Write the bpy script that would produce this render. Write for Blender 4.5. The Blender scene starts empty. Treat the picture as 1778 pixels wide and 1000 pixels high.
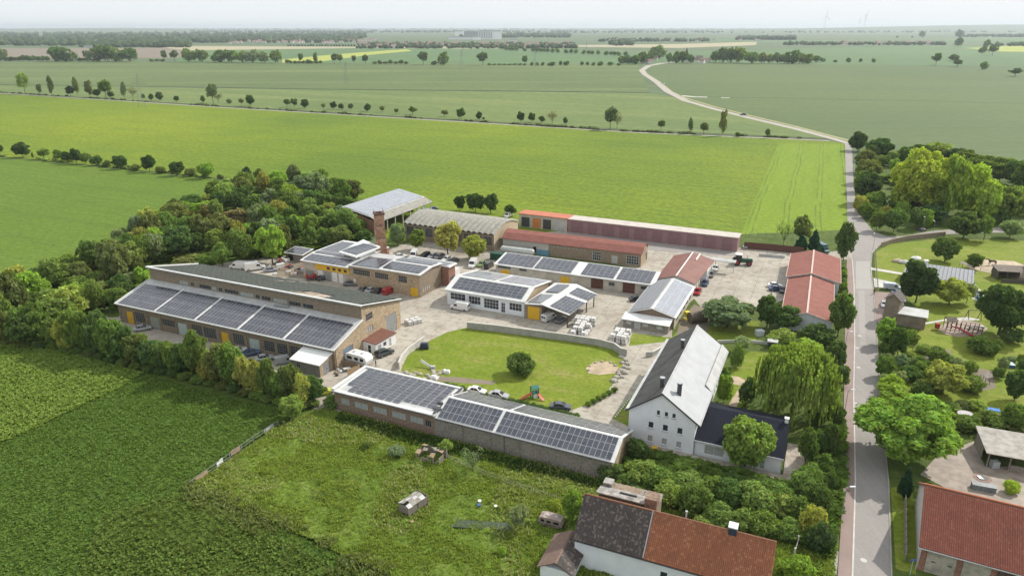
import bpy, math, random
import numpy as np
from mathutils import Vector, Matrix
R = math.radians
random.seed(7)
rng = np.random.default_rng(7)
scene = bpy.context.scene
C = scene.collection

# ------------------------------------------------------------------ camera, world, sun, exposure
FOC, CAMH, HORY = 1240.0, 72.0, 47.0           # focal length in photo pixels, drone height, row of the true horizon
PITCH = math.atan((500 - HORY) / FOC)
cam_d = bpy.data.cameras.new('camera')
cam_d.sensor_width = 36.0
cam_d.lens = 36.0 * FOC / 1778.0
cam_d.clip_start = 0.5
cam_d.clip_end = 90000
cam = bpy.data.objects.new('camera', cam_d)
C.objects.link(cam)
cam.location = (0, 0, CAMH)
cam.rotation_euler = (math.pi / 2 - PITCH, 0, 0)
scene.camera = cam

HAZE = 6e-5
SUN_EL, SUN_AZ = R(41), R(33)                  # azimuth counted from +X towards +Y (sun at the back right)
w = bpy.data.worlds.new('World')
scene.world = w
w.use_nodes = True
nt = w.node_tree
nt.nodes.clear()
wo = nt.nodes.new('ShaderNodeOutputWorld')
sky = nt.nodes.new('ShaderNodeTexSky')
sky.sky_type = 'NISHITA'
sky.sun_disc = False
sky.sun_elevation = SUN_EL
sky.sun_rotation = math.pi / 2 - SUN_AZ
sky.altitude = 200
sky.air_density = 1.0
sky.dust_density = 5.0
sky.ozone_density = 1.0
bg1 = nt.nodes.new('ShaderNodeBackground'); bg1.inputs['Strength'].default_value = 0.10
nt.links.new(sky.outputs[0], bg1.inputs['Color'])
bg2 = nt.nodes.new('ShaderNodeBackground')     # thin even veil of high cloud over the blue
bg2.inputs['Color'].default_value = (0.93, 0.97, 1.0, 1); bg2.inputs['Strength'].default_value = 0.92
mx = nt.nodes.new('ShaderNodeMixShader'); mx.inputs[0].default_value = 0.86
nt.links.new(bg1.outputs[0], mx.inputs[1]); nt.links.new(bg2.outputs[0], mx.inputs[2])
nt.links.new(mx.outputs[0], wo.inputs['Surface'])

sl = bpy.data.lights.new('sun', 'SUN'); sl.energy = 3.7; sl.angle = R(0.9); sl.color = (1.0, 0.955, 0.87)
sun = bpy.data.objects.new('sun', sl); C.objects.link(sun)
sdir = Vector((math.cos(SUN_EL) * math.cos(SUN_AZ), math.cos(SUN_EL) * math.sin(SUN_AZ), math.sin(SUN_EL)))
sun.rotation_euler = sdir.to_track_quat('Z', 'Y').to_euler()
sun.location = sdir * 300

scene.view_settings.view_transform = 'Standard'
scene.view_settings.look = 'None'
scene.view_settings.exposure = 0.25
scene.view_settings.gamma = 1.0
scene.view_settings.use_curve_mapping = False
scene.render.engine = 'CYCLES'
cy = scene.cycles
cy.max_bounces = 5; cy.diffuse_bounces = 2; cy.glossy_bounces = 3; cy.transmission_bounces = 2; cy.transparent_max_bounces = 4
cy.volume_bounces = 0
cy.use_denoising = True
cy.sample_clamp_indirect = 4.0

# ------------------------------------------------------------------ survey: photo pixel -> point on a level of height h
SP, CP = math.sin(PITCH), math.cos(PITCH)
def G(px, py, h=0.0):
    v = (py - 500) / FOC
    t = (CAMH - h) / (SP + v * CP)
    return Vector(((px - 889) / FOC * t, t * (CP - v * SP), h))
def depth_at(px, py, h=0.0):
    v = (py - 500) / FOC
    return (CAMH - h) / (SP + v * CP)

# ------------------------------------------------------------------ tagging
def tag(o, label=None, cat=None, group=None, kind=None):
    if label: o['label'] = label
    if cat: o['category'] = cat
    if group: o['group'] = group
    if kind: o['kind'] = kind
    return o
def empty(name, loc=(0, 0, 0), rz=0.0, label=None, cat=None, group=None):
    o = bpy.data.objects.new(name, None)
    o.empty_display_size = 0.5
    C.objects.link(o)
    o.location = loc; o.rotation_euler = (0, 0, rz)
    return tag(o, label, cat, group)
def copy_tree(o, parent=None):
    c = o.copy(); C.objects.link(c); c.parent = parent
    for ch in o.children: copy_tree(ch, c)
    return c
ONES = ['', 'first', 'second', 'third', 'fourth', 'fifth', 'sixth', 'seventh', 'eighth', 'ninth', 'tenth', 'eleventh', 'twelfth',
        'thirteenth', 'fourteenth', 'fifteenth', 'sixteenth', 'seventeenth', 'eighteenth', 'nineteenth']
TENS = {2: 'twent', 3: 'thirt', 4: 'fort', 5: 'fift', 6: 'sixt', 7: 'sevent', 8: 'eight', 9: 'ninet'}
def nth(n):
    if n < 20: return ONES[n]
    if n > 99: return 'hundred and ' + nth(n - 100)
    t, u = divmod(n, 10)
    return TENS[t] + 'ieth' if u == 0 else TENS[t] + 'y-' + ONES[u]

# ------------------------------------------------------------------ mesh builder
class MB:
    def __init__(s): s.v = []; s.f = []; s.m = []; s.smooth = False
    def add(s, vs, fs, m=0):
        b = len(s.v); s.v.extend([tuple(p) for p in vs])
        s.f.extend([tuple(b + i for i in f) for f in fs]); s.m.extend([m] * len(fs))
        return s
    def box(s, x0, x1, y0, y1, z0, z1, m=0):
        return s.add([(x0, y0, z0), (x1, y0, z0), (x1, y1, z0), (x0, y1, z0), (x0, y0, z1), (x1, y0, z1), (x1, y1, z1), (x0, y1, z1)],
                     [(0, 3, 2, 1), (4, 5, 6, 7), (0, 1, 5, 4), (1, 2, 6, 5), (2, 3, 7, 6), (3, 0, 4, 7)], m)
    def slab(s, pts, t, m=0):                      # four (or more) top corners, thickness t downwards
        n = len(pts); P = [Vector(p) for p in pts]; Q = [p - Vector((0, 0, t)) for p in P]
        return s.add(P + Q, [tuple(range(n)), tuple(range(2 * n - 1, n - 1, -1))] + [(i, n + i, n + (i + 1) % n, (i + 1) % n) for i in range(n)], m)
    def bar(s, a, b, wd, m=0, h=None):             # square bar from a to b
        a = Vector(a); b = Vector(b); d = (b - a)
        if d.length < 1e-6: return s
        d.normalize(); up = Vector((0, 0, 1)) if abs(d.z) < 0.9 else Vector((1, 0, 0))
        x = d.cross(up).normalized() * wd / 2; y = x.cross(d).normalized() * (h or wd) / 2
        return s.add([a - x - y, a + x - y, a + x + y, a - x + y, b - x - y, b + x - y, b + x + y, b - x + y],
                     [(0, 3, 2, 1), (4, 5, 6, 7), (0, 1, 5, 4), (1, 2, 6, 5), (2, 3, 7, 6), (3, 0, 4, 7)], m)
    def tube(s, a, b, r0, r1=None, n=8, m=0, caps=True):
        r1 = r0 if r1 is None else r1
        a = Vector(a); b = Vector(b); d = (b - a).normalized()
        up = Vector((0, 0, 1)) if abs(d.z) < 0.9 else Vector((1, 0, 0))
        x = d.cross(up).normalized(); y = x.cross(d).normalized()
        vs = [a + (x * math.cos(2 * math.pi * i / n) + y * math.sin(2 * math.pi * i / n)) * r0 for i in range(n)] + \
             [b + (x * math.cos(2 * math.pi * i / n) + y * math.sin(2 * math.pi * i / n)) * r1 for i in range(n)]
        fs = [(i, (i + 1) % n, n + (i + 1) % n, n + i) for i in range(n)]
        if caps: fs += [tuple(range(n - 1, -1, -1)), tuple(range(n, 2 * n))]
        return s.add(vs, fs, m)
    def loft(s, rings, m=0, cap=True, closed=True):  # rings of equal length
        n = len(rings[0]); vs = [p for r in rings for p in r]; fs = []
        for k in range(len(rings) - 1):
            for i in range(n if closed else n - 1):
                j = (i + 1) % n
                fs.append((k * n + i, k * n + j, (k + 1) * n + j, (k + 1) * n + i))
        if cap: fs += [tuple(range(n - 1, -1, -1)), tuple((len(rings) - 1) * n + i for i in range(n))]
        return s.add(vs, fs, m)
    def mesh(s, name, mats):
        me = bpy.data.meshes.new(name)
        me.from_pydata(s.v, [], s.f)
        for mm in (mats if isinstance(mats, (list, tuple)) else [mats]): me.materials.append(mm)
        if any(s.m): me.polygons.foreach_set('material_index', s.m)
        if s.smooth: me.polygons.foreach_set('use_smooth', [True] * len(s.f))
        me.update(); return me
    def build(s, name, mats, parent=None, loc=None, rz=None):
        return place(name, s.mesh(name, mats), parent, loc, rz)
def place(name, me, parent=None, loc=None, rz=None):
    o = bpy.data.objects.new(name, me); C.objects.link(o)
    if parent: o.parent = parent
    if loc is not None: o.location = loc
    if rz is not None: o.rotation_euler = (0, 0, rz)
    return o

# ------------------------------------------------------------------ materials
def nodes(name):
    m = bpy.data.materials.new(name); m.use_nodes = True; t = m.node_tree
    return m, t, t.nodes['Principled BSDF']
def N(t, ty, **kw):
    n = t.nodes.new(ty)
    for k, v in kw.items():
        if k in ('operation', 'data_type', 'blend_type', 'feature', 'wave_type', 'bands_direction', 'distance', 'noise_dimensions', 'vector_type', 'rotation_type'): setattr(n, k, v)
        else: n.inputs[k].default_value = v
    return n
def coords(t, space='Object', rot=0.0, scale=(1, 1, 1)):
    mp = N(t, 'ShaderNodeMapping', Scale=scale, Rotation=(0, 0, rot))
    if space == 'World':
        g = t.nodes.new('ShaderNodeNewGeometry'); t.links.new(g.outputs['Position'], mp.inputs['Vector'])
    else:
        g = t.nodes.new('ShaderNodeTexCoord'); t.links.new(g.outputs['Object'], mp.inputs['Vector'])
    return mp.outputs[0]
def noise(t, vec, scale, detail=3.0, rough=0.55):
    n = N(t, 'ShaderNodeTexNoise', Scale=scale, Detail=detail, Roughness=rough); t.links.new(vec, n.inputs['Vector']); return n.outputs['Fac']
def ramp(t, fac, a, b):
    n = N(t, 'ShaderNodeMapRange'); n.inputs['From Min'].default_value = a; n.inputs['From Max'].default_value = b
    t.links.new(fac, n.inputs['Value']); return n.outputs[0]
def mixc(t, fac, a, b, mode='MIX'):
    n = t.nodes.new('ShaderNodeMix'); n.data_type = 'RGBA'; n.blend_type = mode
    for k, (i, v) in enumerate(((0, fac), (6, a), (7, b))):
        if isinstance(v, (int, float)): n.inputs[i].default_value = v
        elif isinstance(v, (tuple, list)): n.inputs[i].default_value = (*v[:3], 1)
        else: t.links.new(v, n.inputs[i])
    return n.outputs[2]
def mth(t, op, a, b=0.0):
    n = t.nodes.new('ShaderNodeMath'); n.operation = op
    for i, v in enumerate((a, b)):
        if isinstance(v, (int, float)): n.inputs[i].default_value = v
        else: t.links.new(v, n.inputs[i])
    return n.outputs[0]
def bump(t, bsdf, h, strength, dist=0.1):
    b = N(t, 'ShaderNodeBump', Strength=strength, Distance=dist); t.links.new(h, b.inputs['Height']); t.links.new(b.outputs[0], bsdf.inputs['Normal'])
MATS = {}
def plain(name, col, rough=0.7, metal=0.0, var=0.25, scale=1.5, bmp=0.0, space='Object', col2=None, spec=0.5):
    """base colour with blotches of wear and fine grain"""
    if name in MATS: return MATS[name]
    m, t, b = nodes(name)
    v = coords(t, space)
    n1 = noise(t, v, scale, 4.0, 0.65); n2 = noise(t, v, scale * 9, 3.0, 0.6)
    c2 = col2 or tuple(c * (1 - var) for c in col)
    c = mixc(t, ramp(t, n1, 0.38, 0.66), col, c2)
    c = mixc(t, ramp(t, n2, 0.3, 0.7), c, tuple(min(1, x * 1.0) for x in col), 'MIX') if False else c
    hv = mth(t, 'MULTIPLY_ADD', n2, var * 0.7); t.nodes[-1].inputs[2].default_value = 1 - var * 0.35
    cc = t.nodes.new('ShaderNodeVectorMath'); cc.operation = 'SCALE'; t.links.new(c, cc.inputs[0]); t.links.new(hv, cc.inputs['Scale'])
    t.links.new(cc.outputs[0], b.inputs['Base Color'])
    b.inputs['Roughness'].default_value = rough; b.inputs['Metallic'].default_value = metal
    b.inputs['Specular IOR Level'].default_value = spec
    if bmp: bump(t, b, n2, bmp, 0.05)
    MATS[name] = m
    return m
def brick_mat(name, c1, c2, mortar, scale=1.0, patch=None, bw=0.5, rh=0.17, msize=0.018):
    m, t, b = nodes(name)
    tc = t.nodes.new('ShaderNodeTexCoord'); sep = t.nodes.new('ShaderNodeSeparateXYZ'); t.links.new(tc.outputs['Object'], sep.inputs[0])
    s = mth(t, 'ADD', sep.outputs[0], sep.outputs[1]); cmb = t.nodes.new('ShaderNodeCombineXYZ')
    t.links.new(s, cmb.inputs[0]); t.links.new(sep.outputs[2], cmb.inputs[1])
    br = t.nodes.new('ShaderNodeTexBrick'); t.links.new(cmb.outputs[0], br.inputs['Vector'])
    br.inputs['Color1'].default_value = (*c1, 1); br.inputs['Color2'].default_value = (*c2, 1); br.inputs['Mortar'].default_value = (*mortar, 1)
    br.inputs['Scale'].default_value = scale; br.inputs['Mortar Size'].default_value = msize
    br.inputs['Brick Width'].default_value = bw; br.inputs['Row Height'].default_value = rh
    n1 = noise(t, tc.outputs['Object'], 0.45, 6.0, 0.8); n2 = noise(t, tc.outputs['Object'], 2.6, 5.0, 0.8)
    c = mixc(t, ramp(t, n1, 0.42, 0.62), br.outputs['Color'], patch or tuple(x * 0.6 for x in c1))
    c = mixc(t, mth(t, 'MULTIPLY', ramp(t, n2, 0.46, 0.62), 0.7), c, tuple(x * 0.42 for x in c2)); c = mixc(t, mth(t, 'MULTIPLY', ramp(t, n2, 0.46, 0.36), 0.5), c, tuple(min(1, x * 1.5) for x in c1))
    t.links.new(c, b.inputs['Base Color']); b.inputs['Roughness'].default_value = 0.9
    bump(t, b, br.outputs['Fac'], -0.3, 0.02)
    MATS[name] = m; return m
def field_mat(name, c1, c2, rot=0.0, row=0.0, rows=0.0, tram=0.0, big=0.012, fine=0.9, c3=None, bmp=0.6, clump=0.35, stretch=6.0, contrast=0.55):
    """crop or grass: broad tints, drifts along the rows, tramlines, tufts"""
    m, t, b = nodes(name)
    v = coords(t, 'World', rot)
    sp = t.nodes.new('ShaderNodeSeparateXYZ'); t.links.new(v, sp.inputs[0])
    st = N(t, 'ShaderNodeMapping', Scale=(1.0 / stretch, 1.0, 1.0)); t.links.new(v, st.inputs[0])
    nb = noise(t, v, big, 4.0, 0.6); ns = noise(t, st.outputs[0], clump, 4.0, 0.7); nf = noise(t, v, fine, 5.0, 0.75)
    c = mixc(t, ramp(t, nb, 0.36, 0.64), c1, c2)
    if c3: c = mixc(t, ramp(t, ns, 0.5, 0.72), c, c3)
    dark = tuple(x * (1 - contrast) for x in c1)
    c = mixc(t, mth(t, 'MULTIPLY', ramp(t, ns, 0.62, 0.3), 0.35), c, dark)
    c = mixc(t, mth(t, 'MULTIPLY', ramp(t, nf, 0.6, 0.32), 0.8), c, dark)
    if rows:
        a = mth(t, 'MULTIPLY', sp.outputs[1], 2 * math.pi / row)
        c = mixc(t, mth(t, 'MULTIPLY', ramp(t, mth(t, 'SINE', a), -0.2, 1.0), rows), c, dark)
    if tram:
        q = mth(t, 'FRACT', mth(t, 'DIVIDE', mth(t, 'ADD', sp.outputs[1], mth(t, 'MULTIPLY', noise(t, v, 0.02, 1.0), 3.0)), tram))
        a1 = ramp(t, mth(t, 'ABSOLUTE', mth(t, 'SUBTRACT', q, 0.48)), 0.45 / tram, 0.2 / tram)
        a2 = ramp(t, mth(t, 'ABSOLUTE', mth(t, 'SUBTRACT', q, 0.48 + 1.9 / tram)), 0.45 / tram, 0.2 / tram)
        brk = ramp(t, noise(t, st.outputs[0], 0.5, 2.0), 0.35, 0.55)
        c = mixc(t, mth(t, 'MULTIPLY', mth(t, 'MULTIPLY', mth(t, 'MAXIMUM', a1, a2), brk), 0.45), c, (0.05, 0.07, 0.02))
    t.links.new(c, b.inputs['Base Color']); b.inputs['Roughness'].default_value = 0.85
    b.inputs['Specular IOR Level'].default_value = 0.15
    if bmp: bump(t, b, mth(t, 'ADD', nf, mth(t, 'MULTIPLY', ns, 0.6)), bmp, 0.6)
    MATS[name] = m; return m
def leaf_mat(name):
    m, t, b = nodes(name)
    t.nodes.remove(b)
    oi = t.nodes.new('ShaderNodeObjectInfo'); geo = t.nodes.new('ShaderNodeNewGeometry'); tc = t.nodes.new('ShaderNodeTexCoord')
    hs = t.nodes.new('ShaderNodeHueSaturation')
    t.links.new(oi.outputs['Color'], hs.inputs['Color'])
    rv = geo.outputs['Random Per Island']
    nz = noise(t, tc.outputs['Object'], 5.0, 2.0)
    hs.inputs['Saturation'].default_value = 0.93
    t.links.new(mth(t, 'ADD', mth(t, 'MULTIPLY', rv, 0.035), 0.472), hs.inputs['Hue'])
    val = mth(t, 'ADD', mth(t, 'MULTIPLY', rv, 0.7), mth(t, 'MULTIPLY', nz, 0.7))
    t.links.new(mth(t, 'ADD', val, 0.34), hs.inputs['Value'])
    d = t.nodes.new('ShaderNodeBsdfDiffuse'); tr = t.nodes.new('ShaderNodeBsdfTranslucent'); mxs = t.nodes.new('ShaderNodeMixShader')
    t.links.new(hs.outputs[0], d.inputs[0])
    hs2 = mixc(t, 1.0, hs.outputs[0], (1.15, 1.25, 0.5), 'MULTIPLY'); t.links.new(hs2, tr.inputs[0])
    mxs.inputs[0].default_value = 0.42
    t.links.new(d.outputs[0], mxs.inputs[1]); t.links.new(tr.outputs[0], mxs.inputs[2])
    t.links.new(mxs.outputs[0], t.nodes['Material Output'].inputs['Surface'])
    MATS[name] = m; return m
def paint_mat(name, metal=0.15, rough=0.28):
    m, t, b = nodes(name)
    oi = t.nodes.new('ShaderNodeObjectInfo')
    n = noise(t, coords(t), 3.0, 3.0)
    c = mixc(t, mth(t, 'MULTIPLY', ramp(t, n, 0.5, 0.75), 0.25), oi.outputs['Color'], (0.25, 0.23, 0.2))
    t.links.new(c, b.inputs['Base Color']); b.inputs['Roughness'].default_value = rough; b.inputs['Metallic'].default_value = metal
    b.inputs['Coat Weight'].default_value = 0.5; b.inputs['Coat Roughness'].default_value = 0.08
    MATS[name] = m; return m

leafM = leaf_mat('leaves')
barkM = plain('bark', (0.09, 0.07, 0.05), 0.95, scale=4, bmp=0.5)
paintM = paint_mat('vehicle_paint')
glassM = plain('dark_glass', (0.015, 0.018, 0.022), 0.08, var=0.15, scale=2)
paneM = plain('window_glass', (0.05, 0.06, 0.07), 0.12, var=0.5, scale=0.8)
palepaneM = plain('whitened_glass', (0.42, 0.44, 0.42), 0.3, var=0.35, scale=2.5)
tyreM = plain('tyre_rubber', (0.02, 0.02, 0.02), 0.8)
rimM = plain('rim_metal', (0.45, 0.46, 0.48), 0.35, 0.8)
whiteM = plain('white_paint', (0.78, 0.78, 0.76), 0.55, var=0.12, scale=0.6)
membraneM = plain('white_roof_membrane', (0.66, 0.66, 0.64), 0.6, var=0.22, scale=0.35)
renderwM = plain('white_render', (0.74, 0.76, 0.78), 0.85, var=0.1, scale=0.5, bmp=0.1)
creamM = plain('cream_render', (0.5, 0.46, 0.38), 0.9, var=0.25, scale=0.5)
greyM = plain('grey_metal', (0.33, 0.34, 0.34), 0.5, 0.3, var=0.2)
lgreyM = plain('light_grey_sheet', (0.48, 0.48, 0.47), 0.6, var=0.25, scale=0.4)
dgreyM = plain('dark_grey_metal', (0.07, 0.07, 0.075), 0.5, 0.2)
yellowM = plain('yellow_door_paint', (0.72, 0.43, 0.02), 0.5, var=0.12)
concM = plain('concrete', (0.36, 0.34, 0.30), 0.9, var=0.3, scale=0.4, bmp=0.2)
lconcM = plain('pale_concrete', (0.55, 0.53, 0.49), 0.9, var=0.2, scale=0.5)
blockM = brick_mat('grey_block_wall', (0.27, 0.245, 0.21), (0.22, 0.20, 0.17), (0.17, 0.155, 0.13), 1.0, (0.31, 0.275, 0.235), bw=1.2, rh=0.55, msize=0.025)
brickM = brick_mat('tan_brick_wall', (0.42, 0.31, 0.19), (0.34, 0.24, 0.15), (0.40, 0.35, 0.28), 1.0, (0.46, 0.36, 0.24))
brownbrickM = brick_mat('brown_brick_wall', (0.26, 0.16, 0.11), (0.22, 0.14, 0.10), (0.28, 0.23, 0.19), 1.0, (0.25, 0.19, 0.14))
redbrickM = brick_mat('red_brick_wall', (0.36, 0.14, 0.08), (0.30, 0.12, 0.08), (0.33, 0.28, 0.24), 1.0, (0.25, 0.14, 0.1))
oldbrickM = brick_mat('weathered_brick_wall', (0.30, 0.22, 0.15), (0.26, 0.19, 0.13), (0.30, 0.27, 0.22), 1.0, (0.24, 0.20, 0.15))
steelwinM = plain('weathered_window_bars', (0.30, 0.28, 0.25), 0.7)
redroofM = plain('red_sheet_roof', (0.275, 0.115, 0.092), 0.85, var=0.2, scale=0.5, spec=0.15)
orangeroofM = plain('orange_sheet_roof', (0.48, 0.16, 0.09), 0.8, var=0.15, scale=0.5)
pinkM = plain('dusty_pink_paint', (0.29, 0.165, 0.17), 0.75, var=0.18, scale=0.4)
darkbrownM = plain('dark_brown_paint', (0.13, 0.05, 0.035), 0.7)
asbM = plain('grey_fibre_cement', (0.30, 0.29, 0.25), 0.85, var=0.3, scale=0.7, bmp=0.2)
woodM = plain('weathered_wood', (0.30, 0.26, 0.22), 0.9, var=0.5, scale=3)
slateM = plain('dark_slate_roof', (0.022, 0.025, 0.036), 0.9, var=0.25, scale=3, bmp=0.3, spec=0.1)
bitumenM = plain('sun_paled_roof_felt', (0.42, 0.43, 0.44), 0.75, var=0.12, scale=0.4)
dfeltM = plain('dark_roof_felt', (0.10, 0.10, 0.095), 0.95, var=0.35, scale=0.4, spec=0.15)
orangeM = plain('orange_door_paint', (0.60, 0.22, 0.06), 0.6)
stoneM = plain('pale_stone', (0.42, 0.39, 0.33), 0.9, var=0.4, scale=2, bmp=0.4)
def solar_mat(name='solar_cells', c1=(0.030, 0.034, 0.05), c2=(0.024, 0.028, 0.042), mo=(0.10, 0.11, 0.125), c3=(0.075, 0.08, 0.10)):
    m, t, b = nodes(name)
    oi = t.nodes.new('ShaderNodeObjectInfo')
    r = oi.outputs['Random']; tc = coords(t)
    br = t.nodes.new('ShaderNodeTexBrick'); t.links.new(tc, br.inputs['Vector'])
    br.offset = 0.0
    br.inputs['Color1'].default_value = (*c1, 1); br.inputs['Color2'].default_value = (*c2, 1)
    br.inputs['Mortar'].default_value = (*mo, 1); br.inputs['Scale'].default_value = 1.0
    br.inputs['Brick Width'].default_value = 0.17; br.inputs['Row Height'].default_value = 0.17; br.inputs['Mortar Size'].default_value = 0.006
    c = mixc(t, mth(t, 'MULTIPLY', r, 0.5), br.outputs['Color'], c3)
    n = noise(t, coords(t, 'World'), 0.6, 4.0)
    c = mixc(t, mth(t, 'MULTIPLY', ramp(t, n, 0.45, 0.7), 0.30), c, (0.16, 0.15, 0.14))
    t.links.new(c, b.inputs['Base Color']); b.inputs['Specular IOR Level'].default_value = 0.75
    t.links.new(mth(t, 'ADD', mth(t, 'MULTIPLY', r, 0.12), 0.10), b.inputs['Roughness'])
    MATS[name] = m; return m
solarM = solar_mat()
solarP = solar_mat('sky_paled_dusty_solar_cells', (.30, .32, .36), (.26, .28, .33), (.42, .43, .46), (.36, .38, .42))  # pale base colour holds the reflected bright sky as well as dust
solarG = solar_mat('sky_greyed_dusty_solar_cells', (.13, .135, .145), (.11, .115, .13), (.24, .24, .25), (.19, .19, .20))  # greyer base: dust plus grazing sky reflection painted in
solarO = solar_mat('greenish_grey_panel', (.055, .062, .055), (.042, .05, .045), (.12, .13, .12), (.09, .10, .09))
aluM = plain('aluminium_frame', (0.55, 0.56, 0.58), 0.4, 0.7, var=0.1)
# ------------------------------------------------------------------ numpy helpers for relief
def vnoise(x, y, scale, seed):
    r = np.random.default_rng(seed); n = 256; g = r.random((n, n))
    X = x * scale; Y = y * scale; xi = np.floor(X).astype(int); yi = np.floor(Y).astype(int)
    fx = X - xi; fy = Y - yi; fx = fx * fx * (3 - 2 * fx); fy = fy * fy * (3 - 2 * fy)
    a = g[xi % n, yi % n]; b = g[(xi + 1) % n, yi % n]; c = g[xi % n, (yi + 1) % n]; d = g[(xi + 1) % n, (yi + 1) % n]
    return (a * (1 - fx) + b * fx) * (1 - fy) + (c * (1 - fx) + d * fx) * fy
def inside(x, y, poly):
    res = np.zeros(x.shape, bool); n = len(poly)
    for i in range(n):
        x0, y0 = poly[i][:2]; x1, y1 = poly[(i + 1) % n][:2]
        if y0 == y1: continue
        c = ((y0 > y) != (y1 > y)) & (x < (x1 - x0) * (y - y0) / (y1 - y0) + x0)
        res ^= c
    return res
def np_mesh(name, V, F, mats, smooth=False):
    me = bpy.data.meshes.new(name)
    V = np.asarray(V, np.float32); F = np.asarray(F, np.int32); k = F.shape[1]
    me.vertices.add(len(V)); me.vertices.foreach_set('co', V.ravel())
    me.loops.add(F.size); me.loops.foreach_set('vertex_index', F.ravel())
    me.polygons.add(len(F)); me.polygons.foreach_set('loop_start', np.arange(0, F.size, k, dtype=np.int32))
    me.polygons.foreach_set('loop_total', np.full(len(F), k, np.int32))
    if smooth: me.polygons.foreach_set('use_smooth', np.ones(len(F), bool))
    for m in mats: me.materials.append(m)
    me.update(calc_edges=True); me.validate(); return me
def sheet(name, pts, mat, z, kind='structure', px=True):
    P = [G(*p) if px else Vector((*p, 0)) for p in pts]
    mb = MB(); mb.add([(p.x, p.y, z) for p in P], [tuple(range(len(P)))])
    me = mb.mesh(name, mat)
    if me.polygons[0].normal.z < 0: me.flip_normals()
    o = place(name, me); o['kind'] = kind; return o
def ribbon_pts(P, width):
    L, Rr = [], []
    for i, p in enumerate(P):
        a = P[max(0, i - 1)]; b = P[min(len(P) - 1, i + 1)]; d = (b - a); d.z = 0; d.normalize()
        n = Vector((-d.y, d.x, 0)); wd = width[i] if isinstance(width, (list, tuple)) else width
        L.append(p + n * wd / 2); Rr.append(p - n * wd / 2)
    return L, Rr
def ribbon(name, pts, width, mat, z, kind='structure', h=0.0):
    P = [G(*p) for p in pts]; L, Rr = ribbon_pts(P, width); mb = MB(); n = len(P)
    top = z + h
    vs = [(q.x, q.y, top) for q in L] + [(q.x, q.y, top) for q in Rr]
    fs = [(i, n + i, n + i + 1, i + 1) for i in range(n - 1)]
    if h:
        vs += [(q.x, q.y, z - 0.1) for q in L] + [(q.x, q.y, z - 0.1) for q in Rr]
        fs += [(i, i + 1, 2 * n + i + 1, 2 * n + i) for i in range(n - 1)] + [(n + i, 3 * n + i, 3 * n + i + 1, n + i + 1) for i in range(n - 1)]
        fs += [(0, 2 * n, 3 * n, n), (n - 1, 2 * n - 1, 4 * n - 1, 3 * n - 1)]
    mb.add(vs, fs); o = mb.build(name, mat); 
    if kind: o['kind'] = kind
    return o
def ang2(a, b):
    A = G(*a); B = G(*b); return math.atan2(B.y - A.y, B.x - A.x)

# ------------------------------------------------------------------ ground and fields
rowA = ang2((0, 345), (590, 430)); rowB = ang2((0, 160), (1300, 236)); rowN = ang2((1380, 380), (1400, 262)); rowD = ang2((-100, 640), (300, 1000))
grassM = field_mat('rough_grass', (0.085, 0.135, 0.022), (0.115, 0.155, 0.03), 0.3, big=0.04, fine=0.6, c3=(0.15, 0.17, 0.05), clump=0.25, stretch=1.5)
lawnM = field_mat('mown_lawn', (0.175, 0.245, 0.022), (0.24, 0.275, 0.035), 0.3, big=0.07, fine=1.2, c3=(0.27, 0.25, 0.08), clump=0.22, stretch=3.0, contrast=0.45, bmp=0.3)
brightM = field_mat('bright_crop', (0.130, 0.208, 0.018), (0.27, 0.33, 0.016), -rowB, row=7.0, rows=0.15, tram=30.0, big=0.0045, fine=0.4, c3=(0.13, 0.205, 0.02), clump=0.12, stretch=9, contrast=0.5)  # broad yellow patches paint in sun breaking through cloud
bright2M = field_mat('bright_crop_strip', (0.19, 0.285, 0.02), (0.22, 0.31, 0.03), -rowN, row=6.0, rows=0.1, tram=12.0, big=0.01, fine=0.5, clump=0.12, stretch=9, contrast=0.4)
midM = field_mat('green_crop', (0.12, 0.20, 0.022), (0.15, 0.225, 0.03), -rowA, row=6.0, rows=0.1, tram=24.0, big=0.012, fine=0.5, c3=(0.11, 0.18, 0.02), clump=0.13, stretch=8, contrast=0.45)
darkM = field_mat('dark_leafy_crop', (0.090, 0.148, 0.022), (0.11, 0.17, 0.026), -rowD, row=1.2, rows=0.2, big=0.03, fine=1.1, c3=(0.06, 0.12, 0.02), clump=0.5, stretch=3, contrast=0.6)
olive1M = field_mat('olive_field', (0.125, 0.18, 0.06), (0.19, 0.235, 0.07), -rowB, row=14.0, rows=0.12, tram=36.0, big=0.004, fine=0.12, c3=(0.22, 0.25, 0.09), clump=0.02, stretch=10, contrast=0.25, bmp=0.2)
olive2M = field_mat('grey_green_field', (0.105, 0.15, 0.055), (0.15, 0.195, 0.065), -0.05, row=16.0, rows=0.1, tram=40.0, big=0.002, fine=0.1, c3=(0.2, 0.235, 0.09), clump=0.012, stretch=12, contrast=0.2, bmp=0.2)
olive3M = field_mat('blue_green_field', (0.105, 0.148, 0.058), (0.135, 0.178, 0.066), -0.08, row=14.0, rows=0.12, tram=36.0, big=0.003, fine=0.12, clump=0.02, stretch=12, contrast=0.22, bmp=0.2)
farM = field_mat('far_green_field', (0.10, 0.17, 0.07), (0.13, 0.20, 0.08), 0, big=0.001, fine=0.02, clump=0.01, stretch=14, contrast=0.15, bmp=0)
beigeM = field_mat('beige_field', (0.40, 0.35, 0.22), (0.36, 0.33, 0.22), 0, big=0.002, fine=0.02, clump=0.01, stretch=14, contrast=0.12, bmp=0)
soilM = field_mat('bare_soil', (0.24, 0.20, 0.15), (0.20, 0.17, 0.13), 0, big=0.02, fine=0.4, clump=0.1, stretch=3, contrast=0.2, bmp=0.2)
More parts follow.
